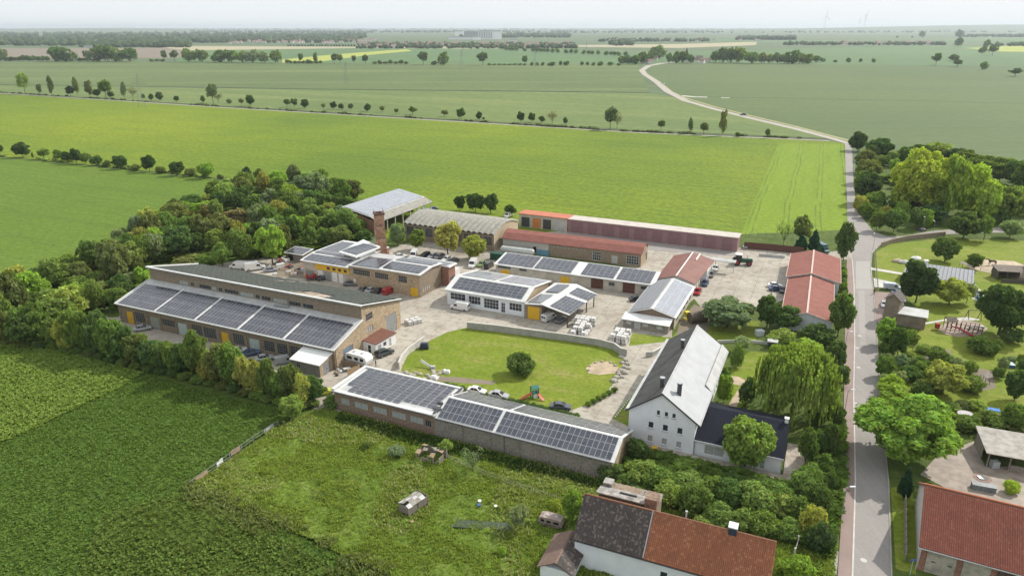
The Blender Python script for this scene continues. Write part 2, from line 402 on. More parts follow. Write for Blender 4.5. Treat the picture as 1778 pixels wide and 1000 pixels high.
rapeM = field_mat('yellow_green_field', (0.34, 0.38, 0.08), (0.38, 0.40, 0.10), 0, big=0.004, fine=0.05, clump=0.02, stretch=10, contrast=0.15, bmp=0)
baseM = field_mat('distant_land', (0.10, 0.15, 0.07), (0.13, 0.17, 0.08), 0, big=0.0006, fine=0.01, clump=0.004, stretch=20, c3=(0.2, 0.2, 0.12), contrast=0.3, bmp=0)
ditchM = plain('ditch_weeds', (0.06, 0.08, 0.03), 0.95, space='World', scale=0.3, var=0.5)

def yard_mat():
    m, t, b = nodes('worn_concrete_yard')
    v = coords(t, 'World', R(24))
    n1 = noise(t, v, 0.06, 5.0, 0.7); n2 = noise(t, v, 0.5, 5.0, 0.7); n3 = noise(t, v, 3.0, 3.0)
    c = mixc(t, ramp(t, n1, 0.35, 0.65), (0.42, 0.38, 0.315), (0.31, 0.275, 0.23))
    c = mixc(t, mth(t, 'MULTIPLY', ramp(t, n2, 0.50, 0.64), 0.75), c, (0.20, 0.17, 0.14))
    c = mixc(t, mth(t, 'MULTIPLY', ramp(t, n3, 0.3, 0.75), 0.3), c, (0.5, 0.47, 0.4))
    n4 = noise(t, v, 0.16, 6.0, 0.75); c = mixc(t, mth(t, 'MULTIPLY', ramp(t, n4, 0.52, 0.62), 0.55), c, (0.25, 0.20, 0.15))
    br = t.nodes.new('ShaderNodeTexBrick'); t.links.new(v, br.inputs['Vector']); br.offset = 0.0
    br.inputs['Scale'].default_value = 1; br.inputs['Brick Width'].default_value = 5.0; br.inputs['Row Height'].default_value = 5.0; br.inputs['Mortar Size'].default_value = 0.09
    c = mixc(t, mth(t, 'MULTIPLY', mth(t, 'MULTIPLY', br.outputs['Fac'], ramp(t, n2, 0.35, 0.5)), 0.55), c, (0.13, 0.13, 0.07))
    vo = t.nodes.new('ShaderNodeTexVoronoi'); vo.feature = 'DISTANCE_TO_EDGE'; vo.inputs['Scale'].default_value = 0.11
    wv = t.nodes.new('ShaderNodeVectorMath'); wv.operation = 'ADD'; nn = t.nodes.new('ShaderNodeTexNoise'); nn.inputs['Scale'].default_value = 0.3; t.links.new(v, nn.inputs['Vector'])
    sc_ = t.nodes.new('ShaderNodeVectorMath'); sc_.operation = 'SCALE'; sc_.inputs['Scale'].default_value = 3.0; t.links.new(nn.outputs['Color'], sc_.inputs[0])
    t.links.new(v, wv.inputs[0]); t.links.new(sc_.outputs[0], wv.inputs[1]); t.links.new(wv.outputs[0], vo.inputs['Vector'])
    c = mixc(t, mth(t, 'MULTIPLY', mth(t, 'MULTIPLY', ramp(t, vo.outputs[0], 0.012, 0.002), ramp(t, n1, 0.5, 0.6)), 0.4), c, (0.15, 0.14, 0.08))
    t.links.new(c, b.inputs['Base Color']); b.inputs['Roughness'].default_value = 0.9; bump(t, b, n3, 0.2, 0.05)
    return m
yardM = yard_mat()
def road_mat(name, c1, c2, c3):
    m, t, b = nodes(name)
    v = coords(t, 'World'); n1 = noise(t, v, 0.12, 4.0, 0.6); n2 = noise(t, v, 5.0, 4.0, 0.8)
    st = N(t, 'ShaderNodeMapping', Scale=(1.6, 0.06, 1.0)); t.links.new(v, st.inputs[0]); n3 = noise(t, st.outputs[0], 1.0, 3.0)
    c = mixc(t, ramp(t, n1, 0.35, 0.65), c1, c2); c = mixc(t, mth(t, 'MULTIPLY', ramp(t, n3, 0.45, 0.65), 0.5), c, c3)
    c = mixc(t, mth(t, 'MULTIPLY', ramp(t, n2, 0.35, 0.7), 0.25), c, (0.5, 0.48, 0.45))
    t.links.new(c, b.inputs['Base Color']); b.inputs['Roughness'].default_value = 0.85; bump(t, b, n2, 0.15, 0.02); return m
asphaltM = road_mat('old_asphalt', (0.245, 0.22, 0.205), (0.215, 0.195, 0.18), (0.275, 0.25, 0.235))
trackM = road_mat('pale_farm_road', (0.36, 0.32, 0.26), (0.32, 0.29, 0.24), (0.40, 0.36, 0.3))
def pave_mat(name, c1, c2, mort, s):
    m, t, b = nodes(name); v = coords(t, 'World', R(2)); br = t.nodes.new('ShaderNodeTexBrick'); t.links.new(v, br.inputs['Vector'])
    br.inputs['Color1'].default_value = (*c1, 1); br.inputs['Color2'].default_value = (*c2, 1); br.inputs['Mortar'].default_value = (*mort, 1)
    br.inputs['Scale'].default_value = s; br.inputs['Mortar Size'].default_value = 0.02; n = noise(t, v, 0.3, 4.0)
    c = mixc(t, mth(t, 'MULTIPLY', ramp(t, n, 0.4, 0.65), 0.4), br.outputs['Color'], tuple(x * 0.65 for x in c1))
    t.links.new(c, b.inputs['Base Color']); b.inputs['Roughness'].default_value = 0.9; return m
paveM = pave_mat('reddish_paving', (0.33, 0.235, 0.205), (0.28, 0.21, 0.19), (0.2, 0.17, 0.15), 3.0)

# land out to the horizon, with low rises at the far end
xs = np.concatenate([-np.geomspace(30000, 400, 34), np.linspace(-300, 300, 9), np.geomspace(400, 30000, 34)])
ys = np.concatenate([np.linspace(-400, 2600, 12), np.geomspace(3000, 40000, 44)])
X, Y = np.meshgrid(xs, ys)
Z = np.zeros_like(X)
Z += 105 * np.exp(-((X - 9500) / 4200) ** 2 - ((Y - 14000) / 2600) ** 2)
Z += 48 * np.exp(-((X + 7300) / 2300) ** 2 - ((Y - 13500) / 1500) ** 2) + 22 * np.exp(-((X - 2300) / 2500) ** 2 - ((Y - 15000) / 2000) ** 2)
Z += 26 * np.exp(-((X + 11500) / 2600) ** 2 - ((Y - 16000) / 2200) ** 2)
Z += np.where(Y > 9000, (vnoise(X, Y, 1 / 1800.0, 3) - 0.35) * 30, 0).clip(0)
nx, ny = len(xs), len(ys)
idx = np.arange(nx * ny).reshape(ny, nx)
F4 = np.stack([idx[:-1, :-1], idx[:-1, 1:], idx[1:, 1:], idx[1:, :-1]], -1).reshape(-1, 4)
o = place('ground', np_mesh('ground', np.stack([X, Y, Z], -1).reshape(-1, 3), F4, [baseM], True)); o['kind'] = 'structure'

FZ = [0.02]
def fld(name, pts, mat, dz=0.012):
    FZ[0] += dz; return sheet(name, pts, mat, FZ[0])
# far strips first (their own levels), then nearer and nearer
fld('field', [(-900, 92), (-300, 86), (330, 83), (310, 101), (-300, 108), (-900, 112)], soilM)
fld('field', [(250, 80), (640, 82), (980, 81), (980, 84), (600, 86), (330, 88)], beigeM)
fld('field', [(330, 88), (620, 84), (1000, 86), (1110, 92), (1110, 113), (700, 112), (300, 108)], farM)
fld('field', [(490, 104), (560, 97), (620, 92), (705, 86), (716, 89), (640, 96), (560, 107), (490, 110)], rapeM)
fld('field', [(720, 90), (1100, 93), (1420, 84), (1778, 78), (2300, 78), (2500, 122), (1400, 112), (1120, 112), (720, 112)], farM)
fld('field', [(990, 79), (1180, 77), (1315, 73), (1312, 79), (1180, 84), (1000, 82)], beigeM)
fld('field', [(1100, 66), (1400, 70), (1778, 66), (2400, 66), (2400, 72), (1600, 75), (1200, 73)], farM)
fld('field', [(1675, 84), (1760, 80), (1900, 84), (1900, 92), (1740, 90)], rapeM)
fld('field', [(1100, 105), (1700, 108), (2000, 118), (2000, 122), (1600, 114), (1300, 111)], beigeM) if False else None
fld('field', [(-1200, 106), (-300, 107), (300, 109), (1108, 112), (1112, 130), (1130, 161), (560, 155), (0, 147), (-500, 137), (-1200, 128)], olive2M)
fld('field', [(1150, 110), (1420, 112), (1778, 122), (2500, 150), (2600, 330), (1900, 320), (1488, 250), (1440, 240), (1300, 204), (1190, 176), (1130, 135), (1128, 118)], olive3M)
fld('field', [(-500, 138), (0, 148.5), (560, 156.5), (1130, 162.5), (1165, 168), (1200, 181), (1440, 241), (1100, 226), (700, 203), (400, 185), (0, 162), (-500, 139.5)], olive1M)
fld('field', [(-900, 128), (-500, 138), (0, 163.5), (400, 188), (800, 212), (1100, 231), (1440, 246), (1467, 250), (1469, 340), (1474, 395), (1472, 428), (1400, 440), (700, 440), (600, 352), (450, 318), (0, 272), (-900, 200)], brightM)
fld('field', [(1352, 249), (1467, 252), (1469, 340), (1472, 395), (1470, 420), (1300, 420), (1286, 408)], bright2M)
fld('field', [(-900, 203), (0, 273.5), (450, 320), (600, 354), (640, 460), (260, 520), (60, 560), (-700, 560)], midM)
ribbon('hedge_verge', [(-500, 137), (-200, 150), (0, 161.5), (400, 187), (800, 211), (1100, 229.5), (1440, 244)], 9, ditchM, FZ[0] + 0.02)
ribbon('farm_track', [(-500, 137.8), (-200, 151), (0, 162.6), (400, 188.3), (800, 212.3), (1100, 230.8), (1440, 245.2)], 3.2, trackM, FZ[0] + 0.04)
ribbon('ditch', [(-400, 139.5), (0, 148), (250, 150.5), (560, 155.5), (900, 158.5), (1130, 161.5)], 6, ditchM, FZ[0] + 0.02)
ribbon('ditch', [(1225, 169), (1450, 173), (1600, 176), (1778, 180.5), (2100, 190)], 4.5, ditchM, FZ[0] + 0.02)
ribbon('verge', [(1486, 248), (1440, 236), (1380, 220), (1300, 201), (1240, 186), (1190, 171), (1165, 160), (1143, 142), (1122, 129), (1118, 122)], 4.0, plain('dry_verge', (0.30, 0.28, 0.12), space='World', scale=0.2), FZ[0] + 0.03)
ribbon('track', [(1180, 166.5), (1205, 169), (1228, 169.5)], 8, lconcM, FZ[0] + 0.03)
ribbon('track', [(1252, 170.3), (1267, 170.6)], 6, lconcM, FZ[0] + 0.03)
ribbon('field_road', [(1474, 250), (1440, 240), (1380, 224), (1300, 205), (1240, 190), (1190, 175.5), (1160, 160), (1140, 143), (1120, 130), (1114, 123), (1126, 115), (1150, 110.5), (1172, 108.5)],
       [5.5, 6, 7, 7, 7, 8, 9, 9, 9, 10, 12, 14, 14], trackM, FZ[0] + 0.05)
# near ground: rough grass under farm, village and gardens
BZ = FZ[0]
sheet('grass', [(60, 560), (260, 520), (640, 430), (700, 400), (1290, 408), (1474, 400), (1490, 252), (1560, 262), (2200, 400), (2300, 1100), (-900, 1100), (-900, 700), (-100, 600), (-300, 520)], grassM, BZ + 0.05)
# yard and hard surfaces
YZ = BZ + 0.08
sheet('yard_pavement', [(120, 556), (205, 552), (330, 470), (480, 440), (560, 470), (700, 425), (860, 410), (985, 402), (1290, 432), (1425, 441), (1478, 434), (1482, 452), (1440, 452), (1372, 472), (1362, 522), (1300, 545),
                        (1225, 545), (1205, 520), (1168, 556), (1166, 600), (1130, 646), (1067, 727), (1100, 748), (1090, 755), (1000, 730), (800, 690), (640, 660), (590, 718), (545, 712), (500, 668), (400, 640), (250, 600), (120, 575)], yardM, YZ)
sheet('lawn', [(696, 645), (708, 618), (737, 598), (775, 579), (811, 570), (900, 577), (1000, 594), (1060, 607), (1084, 622), (1078, 648), (1056, 680), (1022, 704), (985, 716), (900, 700), (820, 686), (760, 668), (715, 655)], lawnM, YZ + 0.03)
sheet('lawn', [(1062, 728), (1128, 648), (1166, 604), (1178, 606), (1150, 690), (1098, 745)], lawnM, YZ + 0.02)
sheet('lawn', [(1092, 602), (1098, 580), (1165, 588), (1205, 548), (1320, 560), (1310, 600), (1200, 590), (1110, 600)], lawnM, YZ + 0.02)
sheet('lawn', [(1270, 640), (1300, 612), (1345, 615), (1330, 660), (1300, 700), (1268, 720)], lawnM, YZ + 0.02)
sheet('lawn', [(1520, 500), (1518, 440), (1545, 425), (1640, 415), (1790, 420), (1900, 470), (1900, 700), (1790, 730), (1640, 720), (1560, 670), (1530, 640), (1612, 560), (1560, 505)], lawnM, YZ + 0.01)
sheet('lawn', [(1555, 990), (1551, 920), (1545, 850), (1580, 840), (1592, 900), (1590, 1000)], lawnM, YZ + 0.01)
sheet('lawn', [(1452, 985), (1462, 840), (1462, 700), (1440, 720), (1440, 850), (1428, 985)], lawnM, YZ + 0.01)
sheet('sand', [(1680, 468), (1700, 452), (1760, 455), (1800, 470), (1790, 492), (1730, 478)], plain('paddock_sand', (0.46, 0.36, 0.24), space='World', scale=0.4, var=0.35), YZ + 0.03)
sheet('playground_gravel', [(1628, 572), (1640, 562), (1668, 556), (1700, 562), (1715, 572), (1702, 584), (1665, 587), (1640, 582)], plain('gravel', (0.36, 0.27, 0.21), space='World', scale=0.8, var=0.3), YZ + 0.03)
sheet('courtyard', [(1597, 826), (1630, 790), (1690, 768), (1710, 812), (1760, 812), (1820, 830), (1900, 930), (1700, 880)], plain('dusty_courtyard', (0.33, 0.27, 0.22), space='World', scale=0.5, var=0.4, bmp=0.3), YZ + 0.02)
sheet('garden_path', [(1291, 663), (1302, 660), (1275, 716), (1259, 714)], plain('buff_paving', (0.46, 0.36, 0.25), space='World', scale=0.6), YZ + 0.04)
sheet('garden_path', [(1265, 654), (1282, 656), (1298, 664), (1290, 672), (1268, 668)], MATS['buff_paving'], YZ + 0.05)
sheet('soil_bed', [(1690, 640), (1726, 646), (1728, 676), (1700, 682), (1688, 670)], soilM, YZ + 0.03)
sheet('soil_bed', [(1605, 600), (1650, 610), (1652, 625), (1606, 628)], soilM, YZ + 0.03)
sheet('soil_bed', [(740, 655), (800, 657), (860, 664), (858, 670), (800, 667), (738, 662)], soilM, YZ + 0.045)
sheet('soil_patch', [(1017, 641), (1030, 631), (1055, 630), (1074, 640), (1068, 650), (1040, 653), (1022, 650)], MATS['paddock_sand'], YZ + 0.05)
sheet('driveway', [(1516, 484), (1560, 494), (1566, 504), (1518, 500)], lconcM, YZ + 0.044)
sheet('garden_path', [(1512, 466), (1560, 474), (1580, 478), (1580, 481), (1512, 470)], lconcM, YZ + 0.04)
sheet('garden_path', [(1604, 562), (1640, 556), (1680, 552), (1700, 556), (1700, 558), (1640, 559), (1606, 565)], lconcM, YZ + 0.04)
sheet('forecourt', [(1518, 508), (1550, 510), (1540, 540), (1532, 562), (1521, 562)], paveM, YZ + 0.036)
sheet('grass_verge', [(900, 438), (960, 443), (1000, 448), (1050, 457), (1106, 467), (1100, 473), (1040, 465), (990, 458), (895, 447)], grassM, YZ + 0.02)
sheet('dark_apron', [(986, 405), (1060, 413), (1150, 424), (1281, 440), (1278, 447), (1140, 437), (1040, 424), (984, 416)], asphaltM, YZ + 0.02)
sheet('earth_patch', [(1170, 600), (1180, 560), (1205, 530), (1240, 545), (1230, 575), (1190, 590)], soilM, YZ + 0.028)
sheet('driveway', [(1398, 972), (1420, 950), (1456, 960), (1452, 1000), (1400, 1000)], concM, YZ + 0.03)
# roads
sheet('road', [(1467, 249), (1468, 300), (1470, 340), (1471, 384), (1475, 420), (1480, 450), (1483, 500), (1484, 600), (1482, 680), (1485, 840), (1480, 1000), (1476, 1080), (1551, 1080), (1547, 1000), (1542, 840), (1532, 740), (1527, 680),
               (1522, 588), (1516, 504), (1511, 468), (1514, 441), (1533, 421), (1600, 410), (1700, 406), (1800, 404), (1950, 404), (1950, 393), (1700, 397), (1620, 402), (1570, 411), (1540, 412), (1515, 402), (1504, 388), (1487, 367), (1484, 340), (1481, 300), (1479, 249)], asphaltM, YZ + 0.03)
sheet('pavement', [(1470, 452), (1479, 452), (1482, 500), (1483, 600), (1481, 680), (1484, 840), (1479, 1000), (1475, 1080), (1448, 1080), (1454, 1000), (1464, 840), (1465, 680), (1466, 600), (1468, 520)], paveM, YZ + 0.10)
sheet('road_patch', [(1490, 506), (1501, 506), (1502, 560), (1503, 600), (1493, 600), (1491, 560)], road_mat('newer_asphalt', (.30, .27, .25), (.27, .245, .23), (.31, .28, .26)), YZ + 0.035)
sheet('road_patch', [(1500, 700), (1512, 700), (1520, 800), (1505, 800)], asphaltM, YZ + 0.034)
sheet('road_patch', [(1486, 455), (1512, 455), (1516, 503), (1486, 503)], road_mat('pale_asphalt', (.33, .31, .285), (.30, .28, .26), (.35, .33, .3)), YZ + 0.034)
kerbp = [(1479.6, 452), (1482.6, 500), (1483.6, 600), (1481.6, 680), (1484.6, 840), (1479.6, 1000), (1475.6, 1080)]
ribbon('kerb', kerbp, 0.22, lconcM, YZ + 0.02, h=0.12)
ribbon('kerb', [(1549, 1080), (1547.3, 1000), (1542.3, 840), (1532.3, 740), (1527.3, 680), (1522.3, 588), (1516.3, 504), (1511.3, 468), (1514, 441), (1533, 421.2), (1600, 410.3)], 0.2, concM, YZ + 0.02, h=0.12)
# a few flush covers and patches in the carriageway
for (px, py, r) in ((1491, 741, 0.42), (1499, 975, 0.45), (1490, 640, 0.4), (1488, 606, 0.4), (1492, 585, 0.5), (1486, 702, 0.3)):
    p = G(px, py); mb = MB(); mb.tube((p.x, p.y, YZ - 0.02), (p.x, p.y, YZ + 0.045), r, n=16)
    tag(mb.build('manhole_cover', lconcM), kind='structure')
# ------------------------------------------------------------------ building kit
class Frame:
    """building frame: origin and u axis from two surveyed points; v goes back; everything in metres"""
    def __init__(s, name, ox, oy, deg, label, cat, group=None):
        s.root = empty(name, (ox, oy, YZ + 0.0), R(deg), label, cat, group)
        s.n_panels = 0
    def part(s, name, mb, mat, label=None):
        o = mb.build(name, mat, s.root)
        if label: o['label'] = label
        return o
def wall_face(mb, p0, p1, zt0, zt1, ops, m=0, z0=-0.6, rev=0.18):
    """vertical wall from p0 to p1 (outside on the right hand), tops zt0..zt1, real openings with reveals"""
    p0 = Vector((*p0, 0)); p1 = Vector((*p1, 0)); L = (p1 - p0).length; d = (p1 - p0) / L; nrm = Vector((d.y, -d.x, 0))
    def P(s, z, dep=0.0): q = p0 + d * s - nrm * dep; return (q.x, q.y, z)
    xs = sorted({0.0, L} | {round(a, 4) for o in ops for a in o[:2] if 0 < a < L})
    for a, b in zip(xs[:-1], xs[1:]):
        mid = (a + b) / 2; cuts = sorted([(o[2], o[3]) for o in ops if o[0] - 1e-6 <= mid <= o[1] + 1e-6])
        z = z0
        for (q0, q1) in cuts:
            if q0 > z + 1e-4: mb.add([P(a, z), P(b, z), P(b, q0), P(a, q0)], [(0, 1, 2, 3)], m)
            z = q1
        ta = zt0 + (zt1 - zt0) * a / L; tb = zt0 + (zt1 - zt0) * b / L
        mb.add([P(a, z), P(b, z), P(b, tb), P(a, ta)], [(0, 1, 2, 3)], m)
    for (a, b, q0, q1) in [o[:4] for o in ops]:
        mb.add([P(a, q0), P(b, q0), P(b, q0, rev), P(a, q0, rev)], [(0, 3, 2, 1)], m)
        mb.add([P(a, q1), P(b, q1), P(b, q1, rev), P(a, q1, rev)], [(0, 1, 2, 3)], m)
        mb.add([P(a, q0), P(a, q1), P(a, q1, rev), P(a, q0, rev)], [(0, 3, 2, 1)], m)
        mb.add([P(b, q0), P(b, q1), P(b, q1, rev), P(b, q0, rev)], [(0, 1, 2, 3)], m)
        mb.add([P(a, q0, rev + 0.1), P(b, q0, rev + 0.1), P(b, q1, rev + 0.1), P(a, q1, rev + 0.1)], [(0, 1, 2, 3)], m)
    return P
WIN = {}
def window(parent, W, H, nx, nz, frameM, pane, loc, rz, name='window', bar=0.07):
    key = (round(W, 2), round(H, 2), nx, nz, frameM.name, pane.name, bar)
    if key not in WIN:
        mb = MB(); t = 0.05
        mb.box(0, W, -t, 0.03, 0, bar); mb.box(0, W, -t, 0.03, H - bar, H); mb.box(0, bar, -t, 0.03, bar, H - bar); mb.box(W - bar, W, -t, 0.03, bar, H - bar)
        bb = bar * 0.7
        for i in range(1, nx): mb.box(W * i / nx - bb / 2, W * i / nx + bb / 2, -t + 0.01, 0.02, bar, H - bar)
        for k in range(1, nz): mb.box(bar, W - bar, -t + 0.013, 0.017, H * k / nz - bb / 2, H * k / nz + bb / 2)
        me = mb.mesh('window', frameM)
        mp = MB(); mp.box(bar * 0.5, W - bar * 0.5, 0.0, 0.012, bar * 0.5, H - bar * 0.5)
        WIN[key] = (me, mp.mesh('pane', pane))
    a, b = WIN[key]
    o = place(name, a, parent, loc, rz); place('pane', b, o)
    return o
def facade(fr, mb, p0, p1, zt0, zt1, ops, m=0):
    """ops: (s0, s1, z0, z1, kind, ...)"""
    v0 = Vector((*p0, 0)); v1 = Vector((*p1, 0)); L = (v1 - v0).length; d = (v1 - v0) / L; nrm = Vector((d.y, -d.x, 0)); rz = math.atan2(d.y, d.x)
    wall_face(mb, p0, p1, zt0, zt1, ops, m)
    for op in ops:
        a, b, q0, q1, kind = op[:5]; W = b - a; H = q1 - q0; base = v0 + d * a - nrm * 0.1; loc = (base.x, base.y, q0)
        if kind == 'win': window(fr.root, W, H, op[5], op[6], op[7], op[8], loc, rz)
        elif kind == 'door':
            mk = MB(); mk.box(0.02, W - 0.02, -0.03, 0.03, 0.0, H - 0.02)
            n = max(2, int(W / 0.6))
            for i in range(1, n): mk.box(W * i / n - 0.02, W * i / n + 0.02, -0.05, -0.03, 0.05, H - 0.07)
            mk.box(0.02, W - 0.02, -0.05, -0.03, H * 0.5 - 0.03, H * 0.5 + 0.03)
            o = mk.build('door', op[5], fr.root, loc, rz)
            if len(op) > 6 and op[6]: o['label'] = op[6]
            hb = MB(); hb.box(W * 0.5 + 0.08, W * 0.5 + 0.14, -0.12, -0.05, 1.0, 1.25); hb.build('handle', dgreyM, o)
        elif kind == 'dark':
            mk = MB(); mk.box(0.0, W, 0.0, 0.03, 0.0, H); mk.build('opening', plain('dark_interior', (0.02, 0.018, 0.016), 0.95), fr.root, loc, rz)
def quad_roof(mb, a, b, c, d, t=0.18, m=0): mb.slab([a, b, c, d], t, m)
PAN = {}
def panel_mesh(w_, h_, sm=None):
    sm = sm or solarM; key = (round(w_, 3), round(h_, 3), sm.name)
    if key not in PAN:
        mb = MB(); f = 0.028; t = 0.035
        mb.box(f, w_ - f, f, h_ - f, 0.0, t - 0.006, 0)
        mb.add([(0, 0, t), (w_, 0, t), (w_, h_, t), (0, h_, t), (f, f, t), (w_ - f, f, t), (w_ - f, h_ - f, t), (f, h_ - f, t),
                (0, 0, 0), (w_, 0, 0), (w_, h_, 0), (0, h_, 0)],
               [(0, 1, 5, 4), (1, 2, 6, 5), (2, 3, 7, 6), (3, 0, 4, 7), (8, 9, 1, 0), (9, 10, 2, 1), (10, 11, 3, 2), (11, 8, 0, 3)], 1)
        PAN[key] = mb.mesh('solar_panel', [sm, aluM])
    return PAN[key]
def basis(o, u, v):
    u = Vector(u).normalized(); v = Vector(v); v = (v - u * v.dot(u)).normalized(); n = u.cross(v)
    M = Matrix((u, v, n)).transposed().to_4x4(); M.translation = Vector(o); return M
def array(fr, o, u, v, nu, nv, pw, ph, gap=0.02, lift=0.09, skip=None, sm=None, gu=None):
    """grid of panels from corner o along u and v (local)"""
    M = basis(o, u, v); gu = gap if gu is None else gu; me = panel_mesh(pw - gu, ph - gap, sm); rest = None
    for j in range(nv):
        for i in range(nu):
            if skip and skip(i, j): continue
            T = M @ Matrix.Translation((i * pw + gu / 2, j * ph + gap / 2, lift))
            if fr.n_panels < 295:
                ob = place('solar_panel', me, fr.root); ob.matrix_local = T; fr.n_panels += 1
            else:
                rest = rest or MB(); f = 0.03; q = [T @ Vector(p) for p in ((0, 0, .03), (pw - gap, 0, .03), (pw - gap, ph - gap, .03), (0, ph - gap, .03))]
                r = [T @ Vector(p) for p in ((f, f, .034), (pw - gap - f, f, .034), (pw - gap - f, ph - gap - f, .034), (f, ph - gap - f, .034))]
                rest.add(q, [(0, 1, 2, 3)], 1); rest.add(r, [(0, 1, 2, 3)], 0)
    if rest: tag(rest.build('solar_panel_field', [sm or solarM, aluM], fr.root), kind='stuff')
    mr = MB()                                       # mounting rails seen between the rows
    for j in range(nv):
        for k in (0.25, 0.75):
            a = M @ Vector((0, (j + k) * ph, lift * 0.5)); b = M @ Vector((nu * pw, (j + k) * ph, lift * 0.5)); mr.bar(a, b, 0.05)
    mr.build('mounting_rails', aluM, fr.root)
def pipe_chimney(fr, x, y, z0, z1, r, mat=dgreyM, name='chimney_pipe'):
    mb = MB(); mb.tube((0, 0, 0), (0, 0, z1 - z0), r, n=10); mb.tube((0, 0, z1 - z0), (0, 0, z1 - z0 + 0.08), r * 1.25, n=10)
    o = mb.build(name, mat, fr.root, (x, y, z0)); cp = MB(); cp.tube((0, 0, z1 - z0 + 0.2), (0, 0, z1 - z0 + 0.28), r * 1.3, n=10)
    for a in range(3): cp.bar((r * math.cos(a * 2.1), r * math.sin(a * 2.1), z1 - z0 + .08), (r * math.cos(a * 2.1), r * math.sin(a * 2.1), z1 - z0 + .2), .03)
    cp.build('cap', aluM, o); return o
SB = steelwinM

# ------------------------------------------------------------------ B1 long low shed at the edge of the meadow
f = Frame('workshop_building', -14.2, 116.1, -25.0, 'long low shed beside the meadow, brown brick left half, grey block right half', 'building')
mb = MB()
opsA = []
for (a, b) in ((1.6, 4.2), (5.6, 8.4 + .6), (10.2, 13.2 + .4), (15.0, 18.4), (19.8, 20.0)): pass
for (a, w_) in ((1.4, 2.1), (4.7, 3.2), (9.1, 3.2), (13.4, 3.2), (17.5, 3.0)): opsA.append((a, a + w_, 1.5, 2.9, 'win', 4, 1, SB, palepaneM))
opsA.append((20.9, 22.6 - 0.35, 1.4, 2.8, 'win', 3, 1, SB, paneM))
facade(f, mb, (-23.2, 0), (-0.3, 0), 4.3, 4.4, opsA); 
facade(f, mb, (-23.2, 10.6), (-23.2, 0), 4.3, 4.3, [])
facade(f, mb, (-0.3, 10.6), (-23.2, 10.6), 4.3, 4.3, [(4, 7, 0, 3, 'door', greyM), (12, 15, 0, 3, 'door', greyM)])
f.part('wall', mb, brownbrickM)
mb = MB(); facade(f, mb, (-0.3, 0.0), (34.1, 0.0), 3.9, 3.9, [])
facade(f, mb, (34.1, 11.6), (-0.3, 11.6), 3.4, 3.4, [(3, 6, 0, 2.7, 'door', greyM), (10, 12, 1, 2.2, 'win', 3, 2, SB, paneM), (18, 21, 0, 2.7, 'door', greyM)])
for k in range(1, 6): mb.box(5.7 * k - 0.12, 5.7 * k + 0.12, -0.09, 0.01, -0.5, 3.75)
f.part('block_wall', mb, blockM)
mb = MB(); wall_face(mb, (34.1, 0.0), (34.1, 4.6), 3.9, 5.8, [], z0=-.6); wall_face(mb, (34.1, 4.6), (34.1, 11.6), 5.8, 3.4, [], z0=-.6)
f.part('gable_wall', mb, brickM, 'tan gable wall')
mb = MB()
mb.slab([(-23.6, -0.45, 4.32), (0.0, -0.45, 4.42), (0.0, 10.9, 4.55), (-23.6, 10.9, 4.45)], 0.3)
mb.box(-23.6, -22.9, -0.4, 10.9, 4.46, 4.78); mb.box(-22.88, -0.1, 10.3, 10.9, 4.5, 4.75)
f.part('roof', mb, membraneM)
mb = MB(); mb.slab([(0.12, -0.35, 3.95), (34.5, -0.35, 3.95), (34.5, 4.6, 6.0), (0.12, 4.6, 6.0)], 0.16); mb.slab([(0.12, 4.6, 6.0), (34.5, 4.6, 6.0), (34.5, 11.9, 3.5), (0.12, 11.9, 3.5)], 0.16)
f.part('roof', mb, membraneM)
mb = MB(); mb.tube((0.2, -0.5, 3.86), (34.3, -0.5, 3.86), 0.08, n=6); mb.tube((14.2, -0.2, -0.3), (14.2, -0.2, 3.8), 0.05, n=6); mb.tube((-23.4, -0.55, 4.1), (-0.2, -0.55, 4.2), 0.07, n=6)
f.part('gutter', mb, dgreyM)
mb = MB(); mb.bar((-0.2, -0.2, 4.75), (-0.1, 10.5, 4.85), 0.5, h=0.12); mb.box(-1.2, 0.5, 1.2, 2.2, 4.6, 4.85); mb.box(-1.6, -0.6, 3.4, 3.9, 4.6, 4.9); mb.box(-0.9, -0.2, 6.0, 7.4, 4.6, 4.8)
f.part('cable_tray', mb, dgreyM)
sk = lambda i, j: (j == 0 and (i < 1 or i >= 8)) or (i == 0 and j < 2)
array(f, (-22.1, 0.55, 4.4), (1, 0, 0.0042), (0, 1, 0.012), 12, 9, 1.74, 1.06, lift=0.14, skip=sk, gap=0.02, gu=.2)
sv = (0, 4.95, 2.05)
array(f, (0.55, -0.12, 4.02), (1, 0, 0), sv, 12, 3, 0.95, 1.6)
array(f, (12.5, -0.12, 4.02), (1, 0, 0), sv, 22, 3, 0.97, 1.6)
array(f, (0.8, 5.3, 5.8), (1, 0, 0), (0, 7.3, -2.5), 7, 6, 1.72, 1.04, sm=solarG)
array(f, (13.4, 5.3, 5.8), (1, 0, 0), (0, 7.3, -2.5), 12, 6, 1.72, 1.04, sm=solarG)

# ------------------------------------------------------------------ B2 long hall
f = Frame('industrial_hall', -101.5, 171.3, -24.3, 'long two-level tan brick hall with five solar fields on its lower roof', 'building')
mb = MB(); L = 68.3
ops = []
